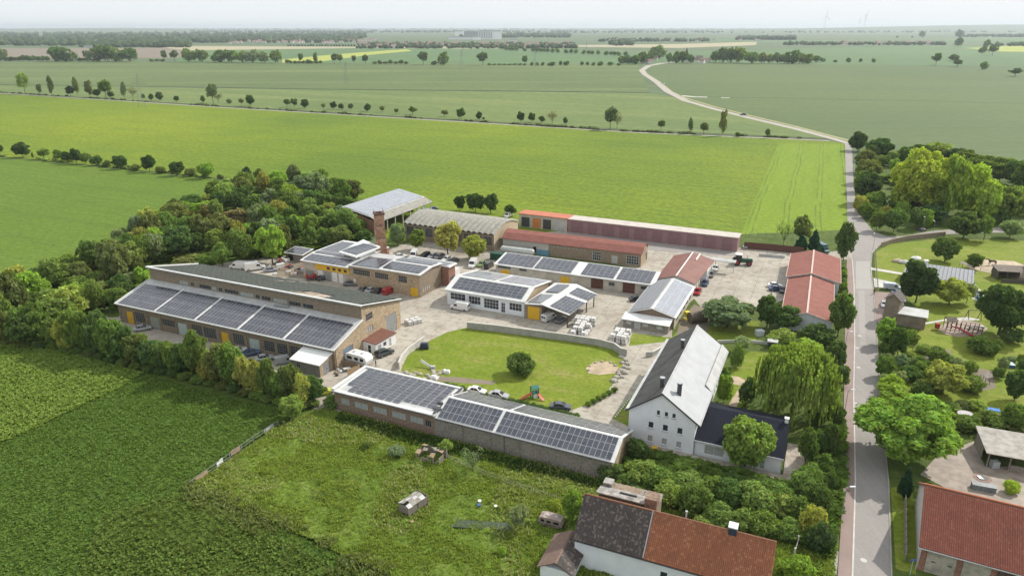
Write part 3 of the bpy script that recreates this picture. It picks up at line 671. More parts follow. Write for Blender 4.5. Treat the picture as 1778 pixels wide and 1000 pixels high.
# bays along the front, from photographed left to right
bays = [(2.6, 4.9, 'y'), (5.6, 9.2, 'w'), (11.0, 14.0, 'l'), (15.2, 19.6, 'w2'), (20.6, 23.6, 'c'), (25.2, 28.7, 'w'), (29.2, 33.2, 'w'), (34.9, 37.1, 'y'), (38.6, 42.0, 'w'), (43.6, 46.6, 'c'), (48.0, 51.2, 'w'), (51.9, 55.0, 'w'), (55.8, 59.4, 'w')]
for a, b, k in bays:
    if k == 'y': ops.append((a, b, 0.0, 3.3, 'door', yellowM, 'yellow door'))
    elif k == 'c': ops.append((a, b, 0.0, 3.2, 'door', plain('pale_blue_door', (0.50, 0.58, 0.58), 0.6), 'pale blue-grey door'))
    elif k == 'l': ops.append((a, b, 0.0, 3.2, 'door', plain('grey_door', (0.36, 0.36, 0.33), 0.6)))
    elif k == 'w2': ops.append((a, b, 1.6, 3.4, 'win', 5, 2, SB, paneM))
    else: ops.append((a, b, 0.9, 3.6, 'win', 5, 4, SB, paneM))
facade(f, mb, (0, 0), (L, 0), 4.9, 4.9, ops)
for u in (0.3, 5.2, 10.2, 14.8, 20.0, 24.4, 34.2, 37.8, 42.8, 47.4, 55.4): mb.box(u - 0.2, u + 0.2, -0.14, 0.0, -0.5, 4.6)
mb.box(0, L, -0.10, 0.0, 3.75, 4.1)
facade(f, mb, (0.0, 26.7), (0.0, 10.8), 7.4, 11.3, []); facade(f, mb, (0.0, 10.8), (0.0, 0.0), 7.9, 5.0, [])
f.part('wall', mb, oldbrickM)
mb = MB()
facade(f, mb, (L, 0), (L, 10.8), 5.0, 7.9, [(3.0, 6.8, 0.0, 3.6, 'door', plain('blue_grey_door', (0.16, 0.20, 0.25), 0.5))])
facade(f, mb, (L, 10.8), (L, 26.7), 11.3, 7.3, [(1.5, 4.2, 6.9, 8.6, 'win', 3, 2, SB, paneM), (1.6, 4.0, 3.9, 5.3, 'win', 3, 2, SB, palepaneM), (9.4, 14.0, 0.0, 5.0, 'door', greyM)])
mb.box(L + 0.0, L + 0.06, 9.3 + 10.8, 14.2 + 10.8, 5.3, 5.55)
facade(f, mb, (L, 26.7), (0, 26.7), 7.3, 7.3, [(6 + 8 * k, 9.5 + 8 * k, 1.2, 4.2, 'win', 4, 3, SB, paneM) for k in range(7)])
f.part('gable_wall', mb, brickM, 'sunlit tan brick end wall')
mb = MB()
ops = []
sp = 10.5
for k, (a, w_) in enumerate(((sp, 3.1), (14.6, 1.2), (17.6, 4.0), (21.9, 1.6), (24.2, 1.4), (26.3, 4.6), (31.4, 4.4), (36.5, 1.3), (38.4, 2.8), (42.1, 4.3), (47.0, 3.6), (51.2, 3.2))):
    ops.append((a, a + w_, 8.25, 9.35, 'win', max(2, int(w_ / 0.9)), 1, SB, paneM if k % 3 else palepaneM))
facade(f, mb, (0, 10.8), (L, 10.8), 11.3, 11.3, ops)
f.part('upper_wall', mb, oldbrickM)
mb = MB(); mb.slab([(-0.45, -0.5, 5.05), (L + 0.4, -0.5, 5.05), (L + 0.4, 10.78, 8.1), (-0.45, 10.78, 8.1)], 0.2)
f.part('lower_roof', mb, lgreyM)
mb = MB(); mb.slab([(-0.4, 10.4, 11.52), (L + 0.4, 10.4, 11.52), (L + 0.4, 27.2, 7.4), (-0.4, 27.2, 7.4)], 0.2)
f.part('upper_roof', mb, dfeltM)
mb = MB()
mb.box(-0.5, L + 0.5, 10.15, 10.55, 11.5, 11.8); mb.bar((-0.3, 10.6, 11.68), (-0.3, 27.1, 7.56), 0.35, h=0.3); mb.bar((L + 0.25, 10.6, 11.64), (L + 0.25, 27.1, 7.52), 0.3, h=0.16)
mb.box(-0.6, L + 0.5, -0.62, -0.42, 4.9, 5.15); mb.bar((-0.45, -0.5, 5.15), (-0.45, 10.7, 8.2), 0.16); mb.bar((L + 0.42, -0.5, 5.12), (L + 0.42, 10.7, 8.15), 0.18)
f.part('edge_trim', mb, whiteM)
us = [0.2, 13.6, 27.2, 40.9, 54.5, 67.9]
sv = (0, 11.3, 3.05)
for k in range(5):
    n = 12
    array(f, (us[k] + 0.35, -0.25, 5.14), (1, 0, 0), sv, n, 4, 1.07, 2.28, gap=0.035)
mb = MB()
for k in range(1, 5): mb.bar((us[k] + 0.03, -0.3, 5.2), (us[k] + 0.03, 9.3, 7.79), 0.3, h=0.16)
f.part('walkway', mb, whiteM)
# upper roof: fine field of panels, joined
mb = MB(); M = basis((1.5, 11.3, 11.33), (1, 0, 0), (0, 16.8, -4.12))
for j in range(9):
    for i in range(38):
        if 27 <= i <= 31 and j < 3: continue
        a = M @ Vector((i * 1.74, j * 1.8, 0.12)); b = M @ Vector((i * 1.74 + 1.62, j * 1.8, 0.12)); c = M @ Vector((i * 1.74 + 1.62, j * 1.8 + 1.35, 0.3)); d = M @ Vector((i * 1.74, j * 1.8 + 1.35, 0.3))
        mb.slab([a, b, c, d], 0.05)
tag(mb.build('solar_panel_field', plain('weathered_green_grey_panels', (.085, .095, .082), .8, var=.4, scale=1.2, spec=.15), f.root), kind='stuff')
mb = MB(); mb.bar((47.5, 11.0, 11.7), (53.0, 15.0, 10.75), 0.3, h=0.1); mb.bar((33, 21.5, 9.05), (40.0, 26.5, 7.8), 0.25, h=0.1); mb.slab([(48.5, 11.2, 11.45), (56.5, 11.2, 11.45), (57.5, 15.2, 10.5), (49.5, 16, 10.3)], 0.08)
f.part('roof_patch', mb, plain('rusty_roof_patch', (0.42, 0.34, 0.26), 0.8, var=0.5, scale=0.8, col2=(0.2, 0.17, 0.14)))
mb = MB(); mb.slab([(43.5, 9.2, 8.1), (47.5, 9.6, 8.2), (47.5, 10.3, 8.4), (43.5, 9.9, 8.3)], 0.2); f.part('ventilation_duct', mb, greyM)
mb = MB(); mb.tube((L + 0.14, 0.25, -0.3), (L + 0.14, 0.25, 4.9), 0.07, n=6); f.part('downpipe', mb, dgreyM)
# annex
mb = MB(); facade(f, mb, (60.2, -4.4), (67.6, -4.4), 3.1, 3.1, [(1.0, 2.0, 1.2, 2.2, 'win', 2, 1, SB, paneM)]); facade(f, mb, (60.2, -0.01), (60.2, -4.4), 4.0, 3.1, [])
f.part('annex_wall', mb, plain('dark_annex_render', (0.20, 0.19, 0.17), 0.9))
mb = MB(); facade(f, mb, (67.6, -4.4), (67.6, -0.01), 3.1, 4.0, [(1.0, 3.6, 0.0, 2.8, 'door', greyM)]); f.part('annex_wall', mb, brickM)
mb = MB(); mb.slab([(59.8, -4.9, 3.2), (68.0, -4.9, 3.2), (68.0, -0.03, 4.25), (59.8, -0.03, 4.25)], 0.18); f.part('annex_roof', mb, whiteM)

# ------------------------------------------------------------------ B13 white house with dark extension
f = Frame('white_house', 22.5, 113.7, -24.0, 'tall white three-storey house with long grey gabled roof and dark-roofed side wing', 'house')
A0, A1, AX = -1.3, 10.6, 4.5
mb = MB()
DW = plain('white_window_frame', (0.8, 0.8, 0.8), 0.4, var=0.05)
ops = []
wl = [(3.4, 7.35), (5.0, 7.35), (6.6, 7.35)]
g1 = [(c - A0, c - A0 + 1.0, 3.7, 5.0) for c in (2.3, 4.9, 7.5)] ; g0 = [(c - A0, c - A0 + 1.0, 0.9, 2.2) for c in (2.3, 4.9, 7.5)]
facade(f, mb, (A0, 0), (AX, 0), 6.7, 11.0, [(2.3 - A0, 3.3 - A0, 3.7, 5.0, 'win', 1, 1, DW, paneM), (2.3 - A0, 3.3 - A0, 0.9, 2.2, 'win', 1, 1, DW, palepaneM), (3.3 - A0 + .35, 4.3 - A0, 6.6, 7.6, 'win', 1, 1, DW, paneM)])
facade(f, mb, (AX, 0), (A1, 0), 11.0, 6.6, [(4.9 - AX, 5.9 - AX, 3.7, 5.0, 'win', 1, 1, DW, paneM), (4.9 - AX, 5.9 - AX, 0.9, 2.2, 'win', 1, 1, DW, palepaneM), (7.5 - AX, 8.5 - AX, 3.7, 5.0, 'win', 1, 1, DW, paneM), (7.5 - AX, 8.5 - AX, 0.9, 2.2, 'win', 1, 1, DW, palepaneM),
                                            (0.45 + .1, 1.25, 6.6, 7.6, 'win', 1, 1, DW, paneM), (1.9, 2.6, 6.6, 7.6, 'win', 1, 1, DW, paneM)])
facade(f, mb, (A0, 33), (A0, 0), 6.7, 6.7, [(3 + 3.6 * k, 4.2 + 3.6 * k, z, z + 1.3, 'win', 2, 1, DW, paneM) for k in range(8) for z in (0.9, 3.9)])
facade(f, mb, (A1, 0), (A1, 33), 6.6, 6.6, [(15.5 + 2.4 * k, 16.5 + 2.4 * k, z, z + 1.5, 'win', 2, 2, DW, paneM) for k in range(7) for z in (0.9, 3.9)])
facade(f, mb, (A1, 33), (AX, 33), 6.6, 11.0, []); facade(f, mb, (AX, 33), (A0, 33), 11.0, 6.7, [])
f.part('wall', mb, renderwM)
mb = MB(); mb.slab([(A1 + 0.75, -0.35, 6.35), (A1 + 0.75, 33.3, 6.35), (AX, 33.3, 11.2), (AX, -0.35, 11.2)], 0.2); f.part('roof_slope', mb, bitumenM, 'pale grey sunlit roof slope')  # sun on this slope is painted in as paler felt
mb = MB(); mb.slab([(A0 - 0.6, 33.3, 6.45), (A0 - 0.6, -0.35, 6.45), (AX, -0.35, 11.2), (AX, 33.3, 11.2)], 0.2); f.part('roof_slope', mb, dfeltM, 'dark grey shaded roof slope')  # shade of this slope is painted in as darker felt
mb = MB(); mb.bar((A0 - 0.65, -0.42, 6.42), (AX, -0.42, 11.13), 0.1, h=0.28); mb.bar((AX, -0.42, 11.13), (A1 + 0.8, -0.42, 6.3), 0.1, h=0.28); f.part('verge_trim', mb, dgreyM)
mb = MB(); mb.tube((A0 - 0.75, -0.3, 6.42), (A0 - 0.75, 33.2, 6.42), 0.1, n=6); mb.box(A0 - 0.6, A0 - 0.1, -0.3, 33.2, 6.5, 6.9); mb.tube((A1 + 0.85, -0.3, 6.3), (A1 + 0.85, 33.2, 6.3), 0.1, n=6); mb.slab([(A1 + 0.7, 13, 6.45), (A1 + 0.7, 33.3, 6.45), (A1 - 0.6, 33.3, 7.75), (A1 - 0.6, 13, 7.75)], 0.08)
f.part('gutter', mb, lgreyM)
mb = MB(); mb.bar((AX, -0.36, 11.24), (AX, 33.3, 11.24), 0.3, h=0.1); f.part('ridge_cap', mb, lgreyM)
pipe_chimney(f, AX - 0.9, 3.2, 10.2, 12.3, 0.38); pipe_chimney(f, AX + 2.2, 3.6, 9.4, 11.7, 0.42); pipe_chimney(f, AX - 0.9, 21.5, 10.2, 12.2, 0.36)
for (x, y) in ((AX - 3.0, 8.0), (AX - 3.4, 17.0)):
    mk = MB(); mk.tube((x, y, 8.1), (x, y, 8.9), 0.1, n=6); f.part('vent_pipe', mk, dgreyM)
# wing
E0, E1, V0, V1, RH = 10.62, 25.3, 0.5, 14.6, 6.2
mb = MB()
facade(f, mb, (E0, V0), (E1, V0), 3.3, 3.3, [(1.8, 5.2, 0.6, 2.5, 'win', 2, 1, DW, palepaneM), (11.2, 12.1, 0.1, 2.1, 'win', 1, 2, DW, palepaneM)])
facade(f, mb, (E1, V0), (E1, 7.5), 3.3, RH - 0.1, [(2.0, 3.0, 0.0, 2.1, 'door', greyM)]); facade(f, mb, (E1, 7.5), (E1, V1), RH - 0.1, 3.3, [])
facade(f, mb, (E1, V1), (E0, V1), 3.3, 3.3, [(2, 3.4, 0.9, 2.2, 'win', 2, 1, DW, paneM), (6, 7.4, 0.9, 2.2, 'win', 2, 1, DW, paneM)])
f.part('wing_wall', mb, renderwM)
mb = MB(); mb.slab([(E0 - 0.1, V0 - 0.5, 3.25), (E1 + 0.35, V0 - 0.5, 3.25), (E1 + 0.35, 7.5, RH + 0.1), (E0 - 2.3, 7.5, RH + 0.1), ], 0.16)
mb.slab([(E0 - 2.3, 7.5, RH + 0.1), (E1 + 0.35, 7.5, RH + 0.1), (E1 + 0.35, V1 + 0.4, 3.25), (E0 + 0.2, V1 + 0.4, 3.25)], 0.16); f.part('wing_roof', mb, slateM)
mb = MB(); mb.tube((E0, V0 - 0.6, 3.2), (E1 + 0.3, V0 - 0.6, 3.2), 0.08, n=6); mb.tube((E1 + 0.1, V0 - 0.1, 0), (E1 + 0.1, V0 - 0.1, 3.2), 0.05, n=6); mb.tube((E0 + .1, V0 - 0.1, 0), (E0 + .1, V0 - 0.1, 3.2), 0.05, n=6); f.part('gutter', mb, aluM)
mb = MB(); mb.box(E1 - 0.5, E1 + 0.1, 7.2, 7.8, 6.1, 7.0); mb.box(E1 - 0.6, E1 + 0.2, 7.1, 7.9, 7.0, 7.1); f.part('chimney', mb, whiteM)
for k, (a, z) in enumerate(((2.3, .9), (4.9, .9), (7.5, .9), (2.3, 3.7), (4.9, 3.7), (7.5, 3.7), (3.65, 6.6), (5.05, 6.6), (6.4, 6.6))):
    mk = MB(); mk.box(a - 0.06, a + 1.06 if z < 6 else a + 0.8, -0.16, 0.04, z - 0.1, z - 0.003); f.part('sill', mk, lgreyM)
# terrace round the house front, with its own wall
tr = Frame('terrace', 22.5, 113.7, -24.0, 'raised flagged terrace with low stone wall in front of the white house', 'terrace')
mb = MB(); mb.box(0.3, 32.0, -2.4, -0.02, -0.6, 0.25); mb.box(25.8, 31.0, -0.02, 11.0, -0.6, 0.22); tr.part('paving', mb, plain('stained_flagstones', (0.42, 0.38, 0.32), 0.9, var=0.5, scale=0.7, col2=(0.26, 0.2, 0.16)))
mb = MB(); mb.box(0.0, 32.3, -2.8, -2.4, -0.7, 0.45); mb.box(31.0, 31.35, -2.4, 11.0, -0.7, 0.9); tr.part('retaining_wall', mb, concM)
for (x, y, c_) in ((1.2, -1.2, yellowM), (4.0, -1.2, yellowM)):
    mk = MB(); mk.box(-0.45, 0.45, -0.35, 0.35, 0, 0.4); mk.box(-0.5, 0.5, -0.4, 0.4, 0.4, 0.5)
    q = tr.root.matrix_basis @ Vector((x, y, 0.25)); tag(mk.build('crate', c_, None, q), 'small yellow box on the terrace, %s of two by the white gable' % ('left' if x < 2 else 'right'), 'box', 'yellow boxes on the terrace')

# ------------------------------------------------------------------ B4 white building with canopy
f = Frame('white_workshop', -17.8, 183.6, -24.1, 'white workshop with tall windows and solar roof in the middle of the yard', 'building')
mb = MB()
ops = [(1.0, 5.6, 1.6, 3.6, 'win', 4, 2, DW, paneM), (6.6, 10.2, 1.2, 3.5, 'win', 4, 2, DW, paneM), (11.2, 15.6, 0.7, 3.5, 'win', 5, 3, DW, paneM), (16.3, 17.5, 0.2, 3.0, 'win', 2, 3, DW, paneM), (18.7, 22.3, 1.3, 3.4, 'win', 4, 2, DW, paneM)]
facade(f, mb, (0, 0), (23.1, 0), 4.3, 4.3, ops); facade(f, mb, (0, 6.3), (0, 0), 6.1, 4.3, []); facade(f, mb, (0, 18.5), (0, 6.3), 3.9, 6.1, [])
facade(f, mb, (23.1, 18.5), (0, 18.5), 3.9, 3.9, [(3, 5, 1, 2.4, 'win', 3, 2, DW, paneM), (10, 13, 0, 3, 'door', greyM)])
f.part('wall', mb, renderwM)
mb = MB(); facade(f, mb, (23.1, 0), (23.1, 6.3), 4.3, 6.1, []); facade(f, mb, (23.1, 6.3), (23.1, 18.5), 6.1, 3.9, []); f.part('gable_wall', mb, brickM)
mb = MB(); mb.slab([(-0.5, -0.5, 4.35), (23.4, -0.5, 4.35), (23.4, 6.3, 6.35), (-0.5, 6.3, 6.35)], 0.22); mb.slab([(-0.5, 6.3, 6.35), (23.4, 6.3, 6.35), (23.4, 18.9, 4.0), (-0.5, 18.9, 4.0)], 0.22); f.part('roof', mb, membraneM)
array(f, (1.2, 0.45, 4.66), (1, 0, 0), (0, 6.8, 2.0), 12, 4, 1.74, 1.3)
array(f, (0.8, 7.2, 6.2), (1, 0, 0), (0, 12.6, -2.35), 7, 7, 1.5, 1.5, gap=0.04, sm=solarP); array(f, (12.2, 7.2, 6.2), (1, 0, 0), (0, 12.6, -2.35), 7, 7, 1.5, 1.5, gap=0.04, sm=solarP)
cnp = Frame('canopy_building', -17.8, 183.6, -24.1, 'low gabled depot with yellow door and open right side under a solar roof', 'building')
mb = MB(); facade(cnp, mb, (23.3, -0.6), (28.2, -0.6), 4.0, 4.6, [(0.9, 4.3, 0, 3.5, 'door', yellowM, 'yellow door')]); facade(cnp, mb, (28.2, -0.6), (28.2, 16.5), 4.6, 4.6, []); facade(cnp, mb, (28.2, 16.5), (23.3, 16.5), 4.6, 4.0, [])
cnp.part('wall', mb, oldbrickM)
mb = MB(); mb.slab([(23.42, -1.0, 4.15), (28.6, -1.6, 4.95), (31.6, 16.8, 4.95), (24.9, 17.4, 4.15)], 0.2); mb.slab([(28.6, -1.6, 4.95), (36.4, -2.6, 3.75), (38.2, 14.6, 3.75), (31.6, 16.8, 4.95)], 0.2); cnp.part('roof', mb, membraneM)
for (u, v) in ((35.8, -2.0), (36.4, 4.0), (37.0, 9.5), (37.6, 14.0), (31.5, 14.6)): mb = MB(); mb.box(u - 0.12, u + 0.12, v - 0.12, v + 0.12, -0.4, 3.6); cnp.part('post', mb, dgreyM)
array(cnp, (24.0, -0.2, 4.35), (5.2, -0.6, 0.8), (3, 18.4, 0), 4, 4, 1.02, 1.75, gap=0.04, sm=solarG); array(cnp, (25.5, 8.6, 4.45), (5.2, -0.6, 0.8), (3, 18.4, 0), 4, 4, 1.02, 1.75, gap=0.04)
array(cnp, (30.6, -1.2, 4.72), (7.8, -1.0, -1.2), (1.8, 17.2, 0), 6, 5, 1.02, 1.75, gap=0.04); array(cnp, (31.9, 9.4, 4.7), (7.8, -1.0, -1.2), (1.8, 17.2, 0), 6, 3, 1.02, 1.75, gap=0.04)

# ------------------------------------------------------------------ B5 long low garages with solar roof
f = Frame('garage_row', -5.1, 208.4, -23.1, 'long low grey garage row with white-edged solar roof behind the white workshop', 'building')
mb = MB(); bm_ = darkbrownM
ops = [(0.6, 5.0, 2.2, 3.0, 'win', 8, 1, SB, paneM), (1.8, 4.6, 0, 1.9, 'door', yellowM, 'yellow door'), (7.8, 10.2, 2.2, 3.0, 'win', 4, 1, SB, paneM), (17.0, 20.0, 0, 2.7, 'door', creamM), (21.0, 24.0, 0, 2.3, 'door', yellowM, 'yellow door'),
       (30.5, 34.2, 0, 3.0, 'door', bm_), (35.8, 37.6, 1.4, 2.5, 'win', 2, 2, SB, paneM), (40.0, 43.6, 0, 3.0, 'door', bm_), (45.2, 48.0, 1.6, 2.6, 'win', 4, 1, SB, paneM)]
facade(f, mb, (0, 0.3), (48.6, 0.3), 3.2, 3.2, ops); facade(f, mb, (48.6, 0.3), (48.6, 8.2), 3.2, 4.4, []); facade(f, mb, (48.6, 8.2), (0, 8.2), 4.4, 4.4, []); facade(f, mb, (0, 8.2), (0, 0.3), 4.4, 3.2, [])
f.part('wall', mb, creamM)
mb = MB(); mb.slab([(-0.4, -0.3, 3.5), (49.1, -0.3, 3.5), (49.1, 8.6, 4.75), (-0.4, 8.6, 4.75)], 0.26); mb.box(24.6, 26.6, -0.2, 8.4, 3.6, 4.9) if False else None
f.part('roof', mb, membraneM)
sv = (0, 8.9, 1.25)
for (u, n) in ((0.5, 7), (12.6, 7), (27.2, 6), (37.9, 6)): array(f, (u, 0.35, 3.62), (1, 0, 0), sv, n, 5, 1.66, 1.55)

# ------------------------------------------------------------------ B6 long red roof
f = Frame('red_roof_building', -3.1, 233.8, -22.5, 'long building with dull red roof and tan gable in front of the pink garages', 'building')
mb = MB()
facade(f, mb, (0, 0), (16.5, 0), 4.4, 4.4, [(11, 12.2, 0.4, 2.6, 'dark')]); f.part('wall', mb, plain('pale_panel_wall', (0.46, 0.44, 0.40), 0.9))
mb = MB()
facade(f, mb, (16.5, 0), (47.6, 0), 4.4, 4.4, [(1.5 + 1.3 * k, 2.4 + 1.3 * k, 3.2, 3.6, 'win', 1, 1, SB, palepaneM) for k in range(9)] + [(15.2, 18.0, 0.5, 3.4, 'win', 4, 3, DW, paneM), (21.5, 23.5, 0.2, 2.8, 'door', lgreyM), (26.4, 30.4, 0.6, 3.4, 'win', 5, 3, DW, paneM)])
facade(f, mb, (47.6, 9.8), (0, 9.8), 4.4, 4.4, []); facade(f, mb, (0, 9.8), (0, 4.9), 4.4, 6.4, []); facade(f, mb, (0, 4.9), (0, 0), 6.4, 4.4, [])
f.part('wall', mb, oldbrickM)
mb = MB(); facade(f, mb, (47.6, 0), (47.6, 4.9), 4.4, 6.4, [(3.6, 4.6, 1.5, 4.6, 'win', 1, 4, DW, paneM)]); facade(f, mb, (47.6, 4.9), (47.6, 9.8), 6.4, 4.4, [(0.6, 1.6, 1.5, 4.6, 'win', 1, 4, DW, paneM), (2.6, 4.0, 0, 2.6, 'dark')]); f.part('gable_wall', mb, brickM, 'tan gable with white-framed openings')
mb = MB(); mb.slab([(-0.3, -0.5, 4.45), (48.0, -0.5, 4.45), (48.0, 2.2, 6.0), (-0.3, 2.2, 6.0)], 0.16); mb.slab([(-0.3, 2.2, 6.0), (48.0, 2.2, 6.0), (48.0, 4.9, 6.6), (-0.3, 4.9, 6.6)], 0.16); mb.slab([(-0.3, 4.9, 6.6), (48, 4.9, 6.6), (48, 10.2, 4.5), (-0.3, 10.2, 4.5)], 0.16); f.part('roof', mb, redroofM)

# ------------------------------------------------------------------ B7 pink garages
f = Frame('pink_garage_row', 20.7, 257.2, -24.4, 'long row of dusty pink garages along the bright field', 'building')
mb = MB(); ops = []; u = 1.4; k = 0
while u < 56.5:
    wd = 4.6 if k % 2 == 0 else 3.4
    ops.append((u, u + wd, 0, 4.1, 'door', plain('darker_pink_paint', (.26, .145, .15), .8))); u += wd + 2.0; k += 1
facade(f, mb, (0, 0), (61.0, 0), 4.9, 4.9, ops); facade(f, mb, (61.0, 0), (61.0, 6.4), 4.9, 4.6, []); facade(f, mb, (61, 6.4), (0, 6.4), 4.6, 4.6, [])
f.part('wall', mb, pinkM)
mb = MB(); mb.slab([(0.1, -0.3, 5.05), (61.3, -0.3, 5.05), (61.3, 6.7, 4.85), (0.1, 6.7, 4.85)], 0.2); f.part('roof', mb, plain('bleached_roof_felt', (0.52, 0.47, 0.42), 0.8, var=0.2, scale=0.5))
f = Frame('garage_block', 20.7, 257.2, -24.4, 'short garage block with orange roof and one orange door, left of the pink garages', 'building')
mb = MB(); facade(f, mb, (-19.8, 0), (-0.2, 0), 4.9, 4.9, [(1.0, 4.4, 0, 3.8, 'door', dgreyM), (5.6, 9.0, 0, 3.8, 'door', orangeM, 'orange door'), (9.9, 13.2, 0, 3.8, 'door', dgreyM), (14.2, 18.4, 0, 3.8, 'door', lgreyM)])
facade(f, mb, (-19.8, 6.4), (-19.8, 0), 4.7, 4.9, []); facade(f, mb, (-0.2, 6.4), (-19.8, 6.4), 4.7, 4.7, []); f.part('wall', mb, creamM)
mb = MB(); mb.slab([(-20.2, -0.35, 5.15), (0.0, -0.35, 5.15), (0.0, 6.8, 4.95), (-20.2, 6.8, 4.95)], 0.22); f.part('roof', mb, orangeroofM)

# ------------------------------------------------------------------ B8 barrel hall with wave shells
f = Frame('barrel_roof_hall', -33.1, 245.5, -25.2, 'grey hall with a wavy barrel roof between open barn and red roof', 'building')
U0, U1, WD, EH, RISE = -6.2, 29.8, 19.5, 5.6, 2.3
mb = MB(); facade(f, mb, (U0, 0), (U1, 0), EH, EH, [(U, U + 3.0, 1.8, 4.8, 'win', 5, 4, SB, paneM) for U in [1.0 + 3.9 * k for k in range(9)]])
facade(f, mb, (U0, WD), (U0, 0), EH, EH, []); facade(f, mb, (U1, WD), (U0, WD), EH, EH, []); f.part('wall', mb, oldbrickM)
mb = MB(); facade(f, mb, (U1, 0), (U1, WD), EH, EH, [(6, 9, 0, 3, 'door', lgreyM)])
arc = [(U1, WD * i / 14, EH + RISE * math.sin(math.pi * i / 14)) for i in range(15)]; mb.add(arc + [(U1, WD, EH), (U1, 0, EH)], [tuple(range(15))]); mb.add([(U0, a[1], a[2]) for a in arc], [tuple(range(14, -1, -1))])
f.part('end_wall', mb, plain('buff_render', (0.50, 0.41, 0.28), 0.9), 'buff rendered end wall')
for k in range(17):
    wv = (U1 - U0 + 0.6) / 17; rows = []
    for i in range(15):
        v = -0.5 + (WD + 1.0) * i / 14; z = EH + 0.15 + RISE * math.sin(math.pi * i / 14)
        rows.append([(U0 - 0.3 + wv * k + wv * s / 8, v, z + 0.52 * math.sin(math.pi * s / 8)) for s in range(9)])
    mb = MB(); mb.smooth = True; mb.loft(rows, cap=False, closed=False); mb.loft([[(p[0], p[1], p[2] - 0.12) for p in r][::-1] for r in rows], cap=False, closed=False)
    a = rows[0]; mb.add(a + [(p[0], p[1], p[2] - 0.12) for p in a], [(s + 9, s + 10, s + 1, s) for s in range(8)])
    f.part('roof_shell', mb, asbM)

# ------------------------------------------------------------------ B9 open barn
f = Frame('open_barn', -45.7, 258.3, 63.3, 'open-sided barn with bright grey solar roof at the far left corner of the yard', 'barn')
mb = MB(); mb.slab([(-7.0, -0.2, 5.0), (29.6, -0.2, 5.0), (29.8, 3.6, 6.6), (-6.6, 3.6, 6.6)], 0.2); f.part('roof_slope', mb, asbM)
mb = MB(); mb.slab([(-6.6, 3.6, 6.6), (29.8, 3.6, 6.6), (29.4, 16.2, 8.9), (-6.4, 16.6, 8.9)], 0.2); f.part('roof_slope', mb, lgreyM)
for i in range(8):
    for v in (0.2, 16.0): mb = MB(); mb.box(-6 + 5 * i - 0.15, -6 + 5 * i + 0.15, v - 0.15, v + 0.15, -0.4, 4.7 if v < 1 else 8.6); f.part('post', mb, lconcM)
mb = MB(); facade(f, mb, (29.0, 9.0), (29.0, 16.0), 7.3, 8.5, []); facade(f, mb, (29.0, 16.0), (-6.0, 16.2), 8.5, 8.5, []); facade(f, mb, (-6.4, 16.2), (-6.4, 0.5), 8.4, 4.7, []); f.part('wall', mb, redbrickM)
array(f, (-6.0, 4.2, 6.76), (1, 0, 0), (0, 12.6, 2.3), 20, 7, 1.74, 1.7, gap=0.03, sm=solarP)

# ------------------------------------------------------------------ chimney stack
chf = Frame('brick_chimney', -41.2, 215.2, -20.0, 'tall square weathered red brick chimney stack', 'chimney')
mb = MB(); a, b = 1.75, 1.35; Ht = 17.4
mb.loft([[(-a, -a, -0.5), (a, -a, -0.5), (a, a, -0.5), (-a, a, -0.5)], [(-b, -b, Ht), (b, -b, Ht), (b, b, Ht), (-b, b, Ht)]])
chf.root.rotation_euler.z = R(20)
cm = brick_mat('sooty_brick', (0.40, 0.19, 0.10), (0.52, 0.34, 0.20), (0.55, 0.46, 0.36), 1.0, (0.22, 0.10, 0.06), bw=0.6, rh=0.3, msize=0.03)
o = chf.part('stack', mb, cm); mb = MB(); c_ = 1.6
mb.box(-c_, c_, -c_, -b * 0.7, Ht, Ht + 0.5); mb.box(-c_, c_, b * 0.7, c_, Ht, Ht + 0.5); mb.box(-c_, -b * 0.7, -b * 0.7, b * 0.7, Ht, Ht + 0.5); mb.box(b * 0.7, c_, -b * 0.7, b * 0.7, Ht, Ht + 0.5)
chf.part('cap', mb, plain('dark_sooty_brick', (0.13, 0.07, 0.05), 0.95)); mb = MB()
for (x, y) in ((-1.4, -1.4), (0, -1.4), (1.4, -1.4), (1.4, 0), (1.4, 1.4), (-1.4, 1.4), (-1.4, 0)): mb.bar((x, y, Ht + 0.4), (x, y, Ht + 1.5), 0.07)
mb.bar((-1.4, -1.4, Ht + 1.2), (1.4, -1.4, Ht + 1.2), 0.05); chf.part('lightning_rods', mb, dgreyM)
for z in (6, 10, 14):
    r_ = a + (b - a) * (z + 0.1) / Ht + 0.03; mb = MB(); mb.box(-r_, r_, -r_, r_, z, z + 0.18); chf.part('iron_band', mb, dgreyM)

# ------------------------------------------------------------------ B3 workshop complex round the chimney
f = Frame('factory_workshop', -63.6, 206.9, -25.8, 'low factory workshops with yellow panels, solar roofs and raised skylight beside the chimney', 'building')
mb = MB()
facade(f, mb, (0, -0.2), (17.4, -0.2), 5.3, 5.3, [(0.8, 4.0, 0, 2.4, 'door', greyM), (5.4, 7.4, 0, 2.9, 'door', whiteM), (7.9, 10.6, 0, 2.9, 'door', greyM), (10.9, 12.8, 0, 3.0, 'door', whiteM), (13.4, 15.0, 0, 3.0, 'door', whiteM)])
facade(f, mb, (0, 20), (0, -0.2), 5.6, 5.3, []); f.part('wall', mb, creamM)
mb = MB(); mb.box(5.0, 17.4, -0.32, -0.22, 3.2, 4.9); f.part('yellow_panel', mb, yellowM)
for k in range(4): window(f.root, 1.0, 0.8, 3, 2, dgreyM, paneM, (9.4 + 2.1 * k, -0.4, 3.7), 0, bar=.05)
